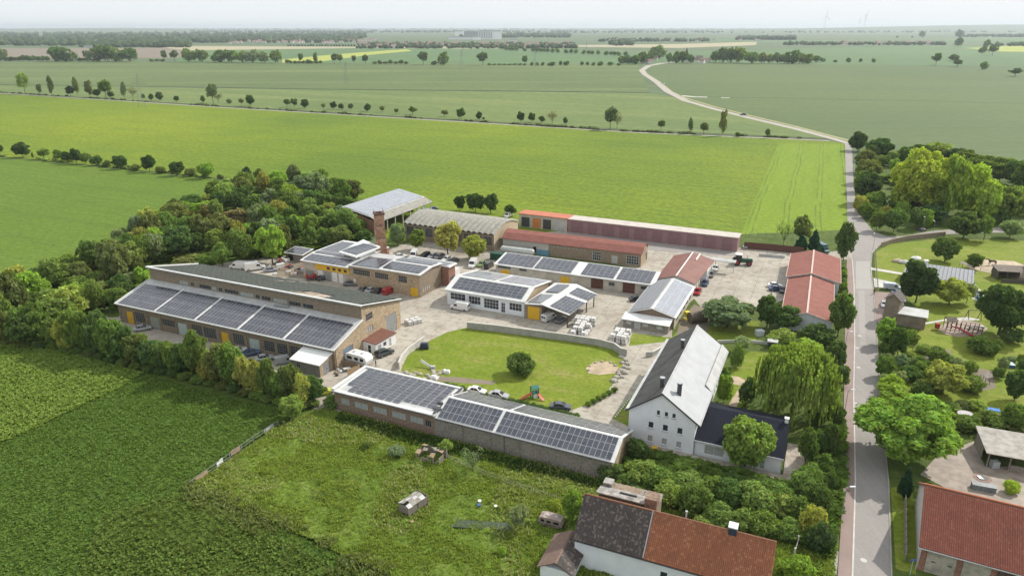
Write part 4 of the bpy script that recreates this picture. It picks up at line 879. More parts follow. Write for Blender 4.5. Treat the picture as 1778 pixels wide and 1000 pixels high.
mb = MB(); ops = [(1.6, 7.6, 3.6, 5.4, 'win', 9, 2, SB, paneM), (9.3, 14.0, 3.6, 5.4, 'win', 7, 2, SB, paneM), (17.5, 20.4, 3.6, 5.6, 'win', 5, 2, SB, paneM), (1.4, 2.3, 0, 2.2, 'door', whiteM), (21.0, 23.6, 0, 4.0, 'dark'), (20.9 - 3.2, 19.6, 0, 2.0, 'door', greyM)]
ops = ops[:4] + [(21.3, 23.8, 0, 2.6, 'door', yellowM, 'yellow door')]
facade(f, mb, (17.4, -0.2), (42.0, -0.2), 6.0, 6.6, ops); f.part('wall', mb, brickM)
mb = MB(); facade(f, mb, (42.0, -0.2), (42.0, 6.0), 6.6, 7.2, [(1.5, 2.1, 1.4, 2.3, 'win', 1, 1, DW, palepaneM), (2.6, 3.2, 1.4, 2.3, 'win', 1, 1, DW, palepaneM), (3.7, 4.3, 1.4, 2.3, 'win', 1, 1, DW, palepaneM), (4.8, 5.4, 1.4, 2.3, 'win', 1, 1, DW, palepaneM)]); facade(f, mb, (42.0, 6.0), (42.0, 11.5), 7.2, 6.6, []); f.part('end_wall', mb, oldbrickM)
mb = MB(); facade(f, mb, (44.4, 11.6), (44.4, 15.4), 5.6, 5.6, [(1, 3, 1.2, 2.6, 'win', 2, 1, DW, paneM)]); facade(f, mb, (42.1, 11.55), (44.4, 11.55), 5.6, 5.6, []); facade(f, mb, (44.4, 15.4), (28.4, 15.4), 5.6, 5.6, []); facade(f, mb, (28.4, 15.4), (28.4, 12.7), 5.6, 5.6, []); facade(f, mb, (28.4, 12.7), (17.6, 12.7), 6, 6, []); facade(f, mb, (17.6, 12.7), (17.6, 20), 6, 6, []); facade(f, mb, (17.6, 20), (0, 20), 6, 6, []); f.part('wing_wall', mb, redbrickM)
mb = MB(); mb.slab([(-0.5, -0.8, 5.35), (17.6, -0.8, 5.5), (17.6, 5.4, 6.4), (-0.5, 5.4, 6.3)], 0.3); mb.slab([(-0.5, 5.4, 6.3), (17.6, 5.4, 6.4), (17.6, 20.2, 6.2), (-0.5, 20.2, 6.1)], 0.3)
mb.slab([(28.4, -0.7, 6.7), (42.5, -0.7, 6.9), (42.5, 6.0, 7.5), (28.4, 6.0, 7.3)], 0.3); mb.slab([(28.4, 6.0, 7.3), (42.5, 6.0, 7.5), (42.5, 11.55, 6.95), (28.4, 11.55, 6.75)], 0.3); f.part('roof', mb, membraneM)
mb = MB(); mb.slab([(17.7, -0.6, 6.15), (28.3, -0.6, 6.45), (28.3, 12.9, 6.5), (17.7, 12.9, 6.3)], 0.2); mb.slab([(28.4, 11.6, 5.9), (44.8, 11.6, 5.9), (44.8, 15.7, 5.8), (28.4, 15.7, 5.8)], 0.2); f.part('flat_roof', mb, lgreyM)
mb = MB(); mb.box(44.4, 44.9, 11.5, 15.8, 5.7, 6.0); mb.box(28.4, 44.39, 15.3, 15.75, 5.8, 6.05); f.part('edge_trim', mb, whiteM)
array(f, (0.4, -0.2, 5.52), (18.1, 0, 0.15), (0, 6.2, 0.95), 8, 4, 2.0, 1.02, gap=.03); array(f, (0.4, 5.0 - .2 + .1, 6.25), (18.1, 0, 0.1), (0, 10, -0.1), 8, 2, 2.0, 1.02, lift=.16, gap=.03)
array(f, (0.3, 7.6, 6.24), (18.1, 0, 0.1), (0, 14, -0.18), 5, 10, 1.72, 1.1, gap=.03)
mb = MB(); mb.slab([(10.2, 4.6, 7.9), (17.6, 3.4, 7.7), (18.6, 14.2, 8.1), (9.6, 17.6, 8.3)], 0.5); mb.box(11.0, 17.2, 6.0, 13.5, 6.2, 7.4); f.part('skylight_block', mb, whiteM)
array(f, (10.7, 5.4, 7.96), (7.4, -1.2, -0.2), (0.1, 12, 0.35), 6, 5, 1.06, 1.8, gap=.05)
array(f, (18.3, 0.2, 6.24), (10.6, 0, 0.3), (0, 1, 0.004), 5, 7, 1.9, 1.2, gap=.03); array(f, (29.2, 0.2, 6.92), (14.1, 0, 0.2), (0, 6.7, 0.6), 7, 4, 1.8, 1.25, gap=.03); array(f, (29.2, 6.7, 7.34), (14.1, 0, 0.2), (0, 5.55, -0.55), 7, 3, 1.8, 1.3, gap=.03)
array(f, (30.0, 12.1, 5.9), (1, 0, 0), (0, 1, -0.02), 7, 2, 1.9, 1.5, gap=.03, sm=solarG)
# small hut with solar roof at the wood edge
f = Frame('small_shed', *G(497, 452).xy, -24, 'small dark shed with white-edged solar roof at the wood edge', 'shed')
mb = MB(); facade(f, mb, (0, 0), (7, 0), 2.4, 2.4, [(1, 3, 0, 2, 'dark')]); facade(f, mb, (7, 0), (7, 5), 2.4, 2.9, []); facade(f, mb, (7, 5), (0, 5), 2.9, 2.9, []); facade(f, mb, (0, 5), (0, 0), 2.9, 2.4, []); f.part('wall', mb, woodM)
mb = MB(); mb.slab([(-0.4, -0.4, 2.5), (7.4, -0.4, 2.5), (7.4, 5.3, 3.1), (-0.4, 5.3, 3.1)], 0.15); f.part('roof', mb, membraneM); array(f, (0, 0, 2.55), (1, 0, 0), (0, 5.7, 0.6), 4, 3, 1.74, 1.6)
# ------------------------------------------------------------------ B10 depot with grey panels (frame: u along its width, v back)
f = Frame('depot_building', 40.8 - 11.3 * math.cos(R(-24.3)), 165.8 - 11.3 * math.sin(R(-24.3)), -24.3, 'gabled depot with large pale solar panels and white lean-to, above the stacked pallets', 'building')
W_, L_ = 11.3, 24.3
mb = MB(); facade(f, mb, (0, 0), (5.6, 0), 3.1, 4.8, []); facade(f, mb, (5.6, 0), (W_, 0), 4.8, 3.4, []); facade(f, mb, (W_, L_), (0, L_), 3.3, 3.3, []); f.part('gable_wall', mb, brownbrickM)
mb = MB(); facade(f, mb, (W_, 0), (W_, L_), 3.4, 3.4, [(2 + 4.2 * k, 5 + 4.2 * k, 1.0, 2.4, 'win', 3, 2, SB, paneM) for k in range(5)]); facade(f, mb, (0, L_), (0, 0), 3.1, 3.1, []); f.part('wall', mb, creamM)
mb = MB(); mb.slab([(-0.6, -0.6, 3.1), (5.6, -0.6, 5.05), (5.6, L_ + 0.3, 5.05), (-0.6, L_ + 0.3, 3.1)], 0.2); mb.slab([(5.6, -0.6, 5.05), (W_ + 0.5, -0.6, 3.4), (W_ + 0.5, L_ + 0.3, 3.4), (5.6, L_ + 0.3, 5.05)], 0.2); f.part('roof', mb, membraneM)
array(f, (-0.3, -0.3, 3.22), (5.9, 0, 1.9), (0, 1, 0), 4, 14, 1.42, 1.72, gap=.05, sm=solarG); array(f, (5.95, -0.3, 4.98), (5.85, 0, -1.62), (0, 1, 0), 3, 14, 1.86, 1.72, gap=.06, sm=solarP)
mb = MB(); facade(f, mb, (-0.8, -3.6), (10.6, -3.6), 2.3, 2.3, [(0.8, 2.0, 1.1, 1.8, 'win', 2, 1, DW, palepaneM), (2.8, 4.4, 0, 2.0, 'door', lgreyM), (5.0, 6.3, 1.1, 1.8, 'win', 2, 1, DW, palepaneM), (8.6, 9.8, 1.0, 1.7, 'win', 2, 1, DW, palepaneM)])
facade(f, mb, (10.6, -3.6), (10.6, -0.05), 2.3, 2.8, []); facade(f, mb, (-0.8, -0.05), (-0.8, -3.6), 2.8, 2.3, []); f.part('lean_to_wall', mb, blockM)
mb = MB(); mb.slab([(-1.2, -4.0, 2.35), (11.0, -4.0, 2.35), (11.0, -0.25, 2.95), (-1.2, -0.25, 2.95)], 0.14); f.part('lean_to_roof', mb, whiteM)
# B11 behind it
g = Frame('red_brown_shed', f.root.location.x, f.root.location.y, -24.3, 'shed with two parallel red-brown roofs behind the pale solar depot', 'building')
mb = MB(); facade(g, mb, (0.6, 26.0), (6.0, 26.0), 3.8, 5.2, []); facade(g, mb, (6.0, 26.0), (11.0, 26.0), 5.2, 3.8, []); facade(g, mb, (11.0, 26), (11.0, 40), 3.8, 3.8, [(1.5 + 3 * k, 3.5 + 3 * k, 0, 2.6, 'door', creamM) for k in range(4)]); facade(g, mb, (12.4, 40), (12.4, 50), 3.9, 3.9, [(1 + 3 * k, 3 + 3 * k, 0, 2.6, 'door', greyM) for k in range(3)])
facade(g, mb, (11.0, 40), (12.4, 40), 3.8, 3.8, []); facade(g, mb, (12.4, 50), (0.6, 50), 3.8, 3.8, []); facade(g, mb, (0.6, 50), (0.6, 26), 3.8, 3.8, []); g.part('wall', mb, whiteM)
mb = MB(); mb.slab([(0.2, 25.6, 3.8), (6.0, 25.6, 5.5), (6.0, 50.3, 5.5), (0.2, 50.3, 3.8)], 0.15); mb.slab([(6.0, 25.6, 5.5), (11.5, 25.6, 3.8), (12.9, 50.3, 3.8), (6.0, 50.3, 5.5)], 0.15); g.part('roof', mb, plain('red_brown_roof', (0.21, 0.085, 0.065), 0.7, var=0.25, scale=0.4))
mb = MB(); mb.bar((6.0, 25.5, 5.56), (6.0, 50.4, 5.56), 0.35, h=0.1); mb.bar((8.2, 44, 5.1), (8.2, 50.4, 5.1), 0.35, h=0.5); g.part('ridge_cap', mb, whiteM)
mb = MB(); mb.slab([(7.5, 51.0, 3.6), (19, 51.0, 3.6), (19, 53.2, 3.8), (7.5, 53.2, 3.8)], 0.2); 
for u in (8, 13, 18.6): mb.box(u - .08, u + .08, 51.2, 51.36, -.2, 3.4)
g.part('carport', mb, lgreyM)

# ------------------------------------------------------------------ B12 two red roofed sheds by the road
for (nm, lab, v0, v1, w0, w1, eh, rh, k) in (('red_roof_shed', 'near one of two red gabled sheds beside the road, white front gable', 2.7, 33.6, -5.9, 5.6, 3.5, 5.0, 0), ('red_roof_shed', 'far one of two red gabled sheds beside the road, slightly wider and higher', 33.9, 58.2, -7.6, 6.2, 3.8, 5.5, 1)):
    f = Frame(nm, 72.2, 161.9, 66.8 - 90, lab, 'building', 'red roofed sheds by the road')
    # here u = to the right (-w), v = back
    a, b = -w1, -w0
    mb = MB(); facade(f, mb, (a, v0), (0, v0), eh, rh, []); facade(f, mb, (0, v0), (b, v0), rh, eh, []); facade(f, mb, (b, v0), (b, v1), eh, eh, [(3 + 5 * i, 4.6 + 5 * i, 1.2, 2.3, 'win', 3, 1, DW, paneM) for i in range(4)]); facade(f, mb, (b, v1), (0, v1), eh, rh, []); facade(f, mb, (0, v1), (a, v1), rh, eh, []); facade(f, mb, (a, v1), (a, v0), eh, eh, [(2 + 5 * i, 5 + 5 * i, 0, 2.8, 'door', greyM) for i in range(4)])
    f.part('wall', mb, plain('grey_white_render', (0.55, 0.57, 0.58), 0.85, var=0.15))
    mb = MB(); mb.slab([(a - 0.4, v0 - 0.3, eh - 0.02), (0, v0 - 0.3, rh + 0.2), (0, v1 + 0.3, rh + 0.2), (a - 0.4, v1 + 0.3, eh - 0.02)], 0.16); mb.slab([(0, v0 - 0.3, rh + 0.2), (b + 0.4, v0 - 0.3, eh - 0.02), (b + 0.4, v1 + 0.3, eh - 0.02), (0, v1 + 0.3, rh + 0.2)], 0.16); f.part('roof', mb, redroofM)
    mb = MB(); mb.bar((0, v0 - 0.3, rh + 0.24), (0, v1 + 0.3, rh + 0.24), 0.45, h=0.1); mb.bar((a - 0.42, v0 - 0.3, eh), (a - 0.42, v1 + 0.3, eh), 0.14); mb.bar((b + 0.42, v0 - 0.3, eh), (b + 0.42, v1 + 0.3, eh), 0.14)
    mb.bar((a - 0.4, v0 - 0.36, eh), (0, v0 - 0.36, rh + 0.2), 0.1, h=0.3); mb.bar((0, v0 - 0.36, rh + 0.2), (b + 0.4, v0 - 0.36, eh), 0.1, h=0.3); f.part('ridge_cap', mb, plain('pale_pink_trim', (0.58, 0.45, 0.38), 0.6))

# ------------------------------------------------------------------ tiled roofs
def tiled(fr, name, o, u, v, Lu, Lv, tw, th, mat):
    """overlapping pantiles as real geometry, one joined part"""
    M = basis(o, u, v); nu = int(Lu / tw); nv = int(Lv / th); V = []; Fc = []
    prof = [(0.0, 0.0), (0.25, 0.035), (0.5, 0.05), (0.75, 0.035), (1.0, 0.0)]
    Mn = np.array(M)[:3]; rr = np.random.default_rng(5)
    for j in range(nv):
        for i in range(nu):
            b = len(V); dz = rr.uniform(-0.006, 0.010)
            for (yy, zz) in ((0.0, 0.055), (th * 1.12, 0.012)):
                for (pu, pz) in prof: V.append(((i + pu * 0.96) * tw, j * th + yy, zz + pz + dz, 1))
            for k in range(4): Fc.append((b + k, b + k + 1, b + k + 6, b + k + 5))
            V.append(((i) * tw, j * th, -0.01, 1)); V.append(((i + 0.96) * tw, j * th, -0.01, 1)); n = len(V)
            Fc.append((n - 2, n - 1, b + 3, b + 1))
    V = np.array(V) @ Mn.T
    return tag(place(name, np_mesh(name, V, np.array(Fc), [mat]), fr.root), kind='stuff')
def tile_mat(name, c1, c2, c3, thr=0.5):
    m, t, b = nodes(name); geo = t.nodes.new('ShaderNodeNewGeometry'); n1 = noise(t, coords(t), 0.5, 4.0); n2 = noise(t, coords(t), 12.0, 3.0)
    c = mixc(t, geo.outputs['Random Per Island'], c1, c2); c = mixc(t, mth(t, 'MULTIPLY', ramp(t, geo.outputs['Random Per Island'], thr, thr + 0.02), 0.9), c, c3) if thr < 1 else c
    c = mixc(t, mth(t, 'MULTIPLY', ramp(t, n1, 0.45, 0.65), 0.4), c, tuple(x * 0.6 for x in c1)); t.links.new(c, b.inputs['Base Color']); b.inputs['Roughness'].default_value = 0.8; bump(t, b, n2, 0.3, 0.02); return m
tileR = tile_mat('orange_red_tiles', (0.29, 0.105, 0.045), (0.23, 0.08, 0.038), (0.36, 0.15, 0.07), 0.86)
tileD = tile_mat('old_black_tiles', (0.055, 0.045, 0.042), (0.10, 0.075, 0.065), (0.17, 0.14, 0.12), 0.80)
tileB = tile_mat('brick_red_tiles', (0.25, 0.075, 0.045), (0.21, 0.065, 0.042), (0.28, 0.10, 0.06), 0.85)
tileO = tile_mat('sunlit_orange_tiles', (0.50, 0.17, 0.08), (0.46, 0.15, 0.07), (0.5, 0.2, 0.1), 0.9)  # lit copy of the barn tiles, far slope's sunshine put into the colour
f = Frame('tiled_house', 8.4, 81.2, -23.2, 'long white house at the bottom, roof half mottled black and half orange-red tiles', 'house')
L_, EH, RH, RV = 26.0, 4.85, 9.0, 5.1
mb = MB(); facade(f, mb, (0.2, 0.45), (L_ - 0.3, 0.45), EH, EH, [(12.1, 13.0, 2.4, 3.4, 'win', 1, 1, dgreyM, paneM), (13.9, 14.8, 2.3, 3.3, 'win', 1, 1, dgreyM, paneM), (17.4, 18.3, 2.3, 3.3, 'win', 1, 1, dgreyM, paneM), (20.4, 21.3, 2.3, 3.3, 'win', 1, 1, dgreyM, paneM)])
facade(f, mb, (0.2, 9.8), (0.2, RV), EH, RH - 0.1, []); facade(f, mb, (0.2, RV), (0.2, 0.45), RH - 0.1, EH, []); facade(f, mb, (L_ - 0.3, 9.8), (0.2, 9.8), EH, EH, [])
f.part('wall', mb, renderwM)
mb = MB(); facade(f, mb, (L_ - 0.3, 0.45), (L_ - 0.3, RV), EH, RH - 0.1, [(2.6, 3.6, 1.0, 2.4, 'win', 1, 1, DW, paneM)]); facade(f, mb, (L_ - 0.3, RV), (L_ - 0.3, 9.8), RH - 0.1, EH, []); f.part('gable_wall', mb, creamM)
mb = MB(); mb.slab([(0, 0, 5.0), (9.85, 0, 5.0), (9.85, RV, 9.05), (0, RV, 9.05)], 0.2); mb.slab([(0, RV, 9.05), (9.85, RV, 9.05), (9.85, 10.2, 5.0), (0, 10.2, 5.0)], 0.2)
mb.slab([(9.86, 0, 5.0), (L_, 0, 5.0), (L_, RV, 9.05), (9.86, RV, 9.05)], 0.2); mb.slab([(9.86, RV, 9.05), (L_, RV, 9.05), (L_, 10.2, 5.0), (9.86, 10.2, 5.0)], 0.2); f.part('roof_deck', mb, plain('brown_boards', (0.16, 0.09, 0.06), 0.9))
sl = math.hypot(RV, 4.05)
tiled(f, 'roof_tiles', (0, -0.05, 5.01), (1, 0, 0), (0, RV, 4.05), 9.75, sl, 0.22, 0.30, tileD); tiled(f, 'roof_tiles', (10.0, -0.05, 5.01), (1, 0, 0), (0, RV, 4.05), L_ - 10.0, sl, 0.25, 0.36, tileR)
tiled(f, 'roof_tiles', (L_, 10.25, 5.01), (-1, 0, 0), (0, -RV, 4.05), L_, sl, 0.25, 0.36, tileR)
mb = MB(); mb.tube((0, RV, 9.1), (L_, RV, 9.1), 0.13, n=8); f.part('ridge_tiles', mb, plain('ridge_clay', (0.30, 0.13, 0.07), 0.8, var=0.4, scale=5)); mb = MB(); mb.bar((9.88, 0, 5.14), (9.88, RV, 9.2), 0.16, h=0.1); f.part('verge_strip', mb, plain('lead_grey', (0.30, 0.31, 0.33), 0.6))
mb = MB(); mb.box(20.0, 21.0, 4.55, 5.65, 8.0, 9.9); ch = f.part('chimney', mb, plain('dark_blue_cladding', (0.03, 0.045, 0.08), 0.5)); mb = MB(); mb.box(19.9, 21.1, 4.45, 5.75, 9.9, 10.05); mb.build('cap', whiteM, ch)
mb = MB(); mb.tube((0, -0.12, 4.9), (L_, -0.12, 4.9), 0.08, n=6); mb.bar((17.3, 0.4, 3.3), (17.3, -0.6, 4.6), .05); f.part('gutter', mb, dgreyM)
for (x,) in ((14.6,), (13.1,)):
    pass
vp = MB(); vp.tube((14.2, 6.2, 8.2), (14.2, 6.2, 9.5), 0.12, n=8); vp.tube((14.2, 6.2, 9.5), (14.2, 6.2, 9.58), 0.2, n=8); f.part('vent_pipe', vp, lgreyM)
mb = MB(); mb.box(0.6, 9.4, 10.3, 14.4, 0, 5.5); f.part('rear_extension', mb, oldbrickM)
mb = MB(); mb.slab([(0.3, 10.0, 6.2), (8.6, 10.0, 6.2), (8.6, 12.6, 5.7), (0.3, 12.6, 5.7)], 0.2); mb.box(0.6, 2.0, 12.7, 14.2, 5.5, 6.2); f.part('extension_roof', mb, plain('patchy_roof_felt', (0.36, 0.34, 0.31), 0.85, var=0.6, scale=0.9))
mb = MB(); mb.box(7.7, 9.5, 9.7, 11.8, 5.5, 7.4); c2 = f.part('chimney_stack', mb, brownbrickM)
for i in range(5):
    mk = MB(); mk.box(6.3 + 0.7 * i, 6.3 + 0.7 * i + 0.55, 11.9, 14.0, 5.55 + 0.05 * i, 5.62 + 0.05 * i); f.part('plank', mk, woodM)
mb = MB(); mb.box(3.6, 6.2, 11.4, 11.6, 5.95, 6.15); f.part('beam', mb, dgreyM)
# low annex seen at lower left
g = Frame('mossy_outhouse', *G(985, 985).xy, -23.2, 'mossy tiled outhouse at the lower left corner of the tiled house', 'shed')
mb = MB(); mb.box(-2.6, 1.8, -4, 2.6, -0.3, 2.6); g.part('wall', mb, renderwM); mb = MB(); mb.slab([(-3.0, -4.3, 2.4), (-0.4, -4.3, 3.9), (-0.4, 3.0, 3.9), (-3.0, 3.0, 2.4)], 0.15); mb.slab([(-0.4, -4.3, 3.9), (2.2, -4.3, 2.4), (2.2, 3.0, 2.4), (-0.4, 3.0, 3.9)], 0.15); g.part('roof', mb, plain('old_outhouse_roof', (0.2, 0.13, 0.1), 0.9))
tiled(g, 'roof_tiles', (-0.4, -4.3, 3.93), (0, 1, 0), (-2.6, 0, -1.5), 7.2, 2.9, 0.25, 0.3, tileD) if False else tiled(g, 'roof_tiles', (2.2, -4.3, 2.42), (0, 1, 0), (-2.6, 0, 1.5), 7.2, 2.9, 0.25, 0.3, tileD)

# B15 bottom right barn
f = Frame('tiled_barn', 56.7, 80.9, -27.0, 'large barn with brick-red tiled roof at the bottom right corner', 'barn')
L_ = 22.0
mb = MB(); facade(f, mb, (0.3, 0.3), (L_, 0.3), 4.0, 4.0, []); f.part('wall', mb, redbrickM)
mb = MB()
for (a, b) in ((1.1, 4.6), (5.4, 8.6)): mb.box(a, b, 0.2, 0.28, 0, 3.7)
f.part('render_panel', mb, plain('stained_buff_render', (0.42, 0.38, 0.31), 0.9, var=0.35, scale=0.8))
mb = MB()
for (a, z) in ((1.7, 1.9), (3.7, 1.9)): mb.box(a, a + 0.5, 0.13, 0.19, z, z + 0.14)
f.part('vent_slot', mb, dgreyM)
mb = MB(); mb.box(9.4, 10.0, 0.1, 0.28, 0, 3.9); mb.box(10.0, L_, 0.15, 0.28, 2.9, 3.3); f.part('timber_frame', mb, plain('dark_timber', (0.09, 0.065, 0.05), 0.9))
mb = MB(); facade(f, mb, (0.3, 16.4), (0.3, 8.2), 4.0, 8.9, []); facade(f, mb, (0.3, 8.2), (0.3, 0.3), 8.9, 4.0, []); f.part('gable_wall', mb, plain('pale_gable_render', (0.6, 0.58, 0.53), 0.85, var=0.2))
mb = MB(); mb.slab([(-0.1, -0.15, 4.0), (L_, -0.15, 4.0), (L_, 8.2, 9.0), (-0.1, 8.2, 9.0)], 0.22); mb.slab([(-0.1, 8.2, 9.0), (L_, 8.2, 9.0), (L_, 16.6, 4.0), (-0.1, 16.6, 4.0)], 0.22); f.part('roof_deck', mb, MATS['brown_boards'])
sl = math.hypot(8.35, 5.0)
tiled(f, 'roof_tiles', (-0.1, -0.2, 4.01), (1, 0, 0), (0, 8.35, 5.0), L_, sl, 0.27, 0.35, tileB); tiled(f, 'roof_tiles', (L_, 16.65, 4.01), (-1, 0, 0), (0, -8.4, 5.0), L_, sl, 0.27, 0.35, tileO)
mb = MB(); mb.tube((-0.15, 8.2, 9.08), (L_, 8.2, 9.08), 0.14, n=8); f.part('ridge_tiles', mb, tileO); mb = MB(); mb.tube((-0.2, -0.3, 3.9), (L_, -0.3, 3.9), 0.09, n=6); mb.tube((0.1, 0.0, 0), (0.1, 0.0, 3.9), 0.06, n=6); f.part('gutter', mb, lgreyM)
mb = MB()
for i in range(8): mb.box(-1.3, -1.2, 1.0 + 1.9 * i, 2.6 + 1.9 * i, 0, 1.9)
tag(place('board_fence', mb.mesh('board_fence', woodM), None, f.root.location, R(-27)), 'weathered board fence along the left end of the red tiled barn', 'fence')

# B16 open shed at right
f = Frame('open_shed', *G(1712, 812).xy, -21.8, 'open shed with bleached sheet roof at the right edge above the barn', 'shed')
mb = MB(); mb.slab([(-0.6, -0.5, 2.9), (9, -0.5, 2.9), (9, 7.9, 3.6), (-1.0, 7.9, 3.6)], 0.12); f.part('roof', mb, plain('bleached_sheet_roof', (0.40, 0.37, 0.33), 0.85, var=0.4, scale=0.7))
mb = MB(); facade(f, mb, (9, 7.6), (-0.6, 7.6), 3.4, 3.4, []); facade(f, mb, (-0.5, 7.6), (-0.5, 2.0), 3.4, 3.0, []); f.part('wall', mb, woodM); mb = MB(); mb.box(3.4, 9, 0.0, 0.15, 0, 1.1); f.part('low_boards', mb, woodM)
mb = MB()
for u in (0, 3.2, 6.6): mb = MB(); mb.box(u - 0.1, u + 0.1, -0.1, 0.1, 0, 2.8); f.part('post', mb, woodM)
mb = MB(); mb.box(-0.6, 0.6, -0.5, 0.5, 0.12, 1.2); mb.box(-0.62, 0.62, -0.52, 0.52, 0, 0.12); mb.tube((0, 0, 1.2), (0, 0, 1.32), 0.2)
for z in (.3, .6, .9): mb.box(-0.63, 0.63, -0.53, 0.53, z, z + 0.03)
q = f.root.matrix_basis @ Vector((1.2, 0.4, 0)); tag(mb.build('water_tank', plain('tank_plastic', (0.42, 0.44, 0.45), 0.4), None, q), 'caged grey water tank standing under the open shed', 'tank')

# B17 transformer tower with annex
f = Frame('transformer_house', 98.4, 169.3, -41.6, 'grey-brown rendered tower with dark gabled cap and low flat annex beside the road', 'building')
tw = plain('grey_brown_render', (0.25, 0.20, 0.155), 0.95, var=0.3, scale=0.5)
mb = MB(); facade(f, mb, (-3.2, 0.4), (0.2, 0.4), 6.3, 6.3, []); facade(f, mb, (0.2, 0.4), (0.2, 4.4), 6.3, 6.3, []); facade(f, mb, (0.2, 4.4), (-3.2, 4.4), 6.3, 6.3, []); facade(f, mb, (-3.2, 4.4), (-3.2, 0.4), 6.3, 6.3, [])
mb.add([(-3.2, 0.4, 6.3), (0.2, 0.4, 6.3), (-1.5, 0.4, 7.6)], [(0, 1, 2)]); mb.add([(-3.2, 4.4, 6.3), (0.2, 4.4, 6.3), (-1.5, 4.4, 7.6)], [(1, 0, 2)]); f.part('tower', mb, tw)
mb = MB(); mb.slab([(-3.6, 0.1, 6.1), (-1.5, 0.1, 7.8), (-1.5, 4.7, 7.8), (-3.6, 4.7, 6.1)], 0.12); mb.slab([(-1.5, 0.1, 7.8), (0.6, 0.1, 6.1), (0.6, 4.7, 6.1), (-1.5, 4.7, 7.8)], 0.12); f.part('tower_roof', mb, plain('brown_tower_roof', (0.10, 0.08, 0.075), 0.8))
mb = MB(); facade(f, mb, (0.25, 0.0), (6.6, 0.9), 3.0, 3.2, []); facade(f, mb, (6.6, 0.9), (5.6, 5.6), 3.2, 3.2, []); facade(f, mb, (5.6, 5.6), (0.25, 5.2), 3.2, 3.0, []); f.part('annex', mb, tw)
mb = MB(); mb.slab([(0.24, -0.35, 3.15), (7.0, 0.6, 3.4), (5.9, 6.0, 3.6), (0.24, 5.5, 3.4)], 0.18); f.part('annex_roof', mb, lgreyM)
# B18 bungalow
f = Frame('grey_bungalow', 116.5, 200.5, -8, 'low bungalow with grey ribbed roof and white walls behind the big round tree', 'house')
u = [(0, 0)]
mb = MB(); facade(f, mb, (0, 0), (16, -6), 3.0, 3.0, [(3, 4.6, .9, 2.2, 'win', 2, 1, DW, paneM), (9, 11, .9, 2.2, 'win', 2, 1, DW, paneM)]); facade(f, mb, (16, -6), (20.5, 3.0), 3, 3, [(2, 3.6, .9, 2.2, 'win', 2, 1, DW, paneM)]); facade(f, mb, (20.5, 3), (4.5, 9.5), 3, 3, []); facade(f, mb, (4.5, 9.5), (0, 0), 3, 3, [(2, 3.2, .9, 2.2, 'win', 2, 1, DW, paneM), (5.5, 6.5, .9, 2.2, 'win', 1, 1, DW, paneM)])
f.part('wall', mb, renderwM)
rg0 = (2.3, 4.8, 5.4); rg1 = (18.2, -1.4, 5.4); rm = plain('grey_ribbed_roof', (0.34, 0.35, 0.37), 0.6, var=0.2)
mb = MB(); mb.slab([(-0.6, -0.3, 2.95), (16.2, -6.7, 2.95), rg1, rg0], 0.14); mb.slab([rg0, rg1, (21.1, 3.2, 2.95), (4.3, 10.2, 2.95)], 0.14); mb.add([(0, 0, 3), (4.5, 9.5, 3), (rg0[0], rg0[1], 5.2)], [(0, 2, 1)]); mb.add([(16, -6, 3), (20.5, 3, 3), (rg1[0], rg1[1], 5.2)], [(0, 1, 2)]); f.part('roof', mb, rm)
mb = MB()
for i in range(17):
    t_ = (i + 0.5) / 17; A = Vector((-0.6, -0.3, 3.0)).lerp(Vector((16.2, -6.7, 3.0)), t_); B = Vector(rg0).lerp(Vector(rg1), t_) + Vector((0, 0, .04)); mb.bar(A, B, 0.07); D_ = Vector((4.3, 10.2, 3.0)).lerp(Vector((21.1, 3.2, 3.0)), t_); mb.bar(B, D_, 0.07)
f.part('roof_ribs', mb, dgreyM)
mb = MB(); mb.box(-0.45, 0.45, -0.45, 0.45, 4.6, 6.4); mb.box(-0.6, 0.6, -0.6, 0.6, 6.4, 6.5); o = f.part('chimney', mb, whiteM); o.location = (6.6, 3.1, 0)
# B19 horse shelter and barn at the right edge
f = Frame('horse_shelter', 146.5, 203.5, -10, 'brown boarded horse shelter with sagging roof at the sandy paddock', 'shed')
mb = MB(); mb.slab([(-0.4, -0.4, 2.9), (8.2, -0.4, 2.9), (8.2, 4.4, 3.5), (-0.4, 4.4, 3.5)], 0.15); f.part('roof', mb, plain('brown_felt_roof', (0.19, 0.155, 0.125), 0.9, var=0.4))
mb = MB(); facade(f, mb, (8, 4.2), (0, 4.2), 3.2, 3.2, []); mb.box(0, 0.15, 0, 4.2, 0, 3.0); mb.box(0, 8, -2.6, -2.45, 0, 1.2)
for u_ in (2.6, 5.2, 7.8): mb.box(u_ - .1, u_ + .1, 0, .2, 0, 2.8)
f.part('boards', mb, plain('dark_boards', (0.10, 0.085, 0.07), 0.95))
f = Frame('grey_barn', 156.5, 200.0, -10, 'grey-white barn cut by the right edge beside the horse shelter', 'barn')
mb = MB(); facade(f, mb, (0, 0), (16, 0), 4.8, 4.8, [(3, 4, 1.4, 2.4, 'win', 2, 1, DW, paneM)]); facade(f, mb, (0, 10), (0, 5), 4.8, 7, []); facade(f, mb, (0, 5), (0, 0), 7, 4.8, []); f.part('wall', mb, plain('grey_barn_wall', (0.42, 0.42, 0.42), 0.9)); mb = MB(); mb.slab([(-0.4, -0.4, 4.8), (16, -0.4, 4.8), (16, 5, 7.2), (-0.4, 5, 7.2)], 0.15); mb.slab([(-0.4, 5, 7.2), (16, 5, 7.2), (16, 10.4, 4.8), (-0.4, 10.4, 4.8)], 0.15); f.part('roof', mb, MATS['brown_felt_roof'])

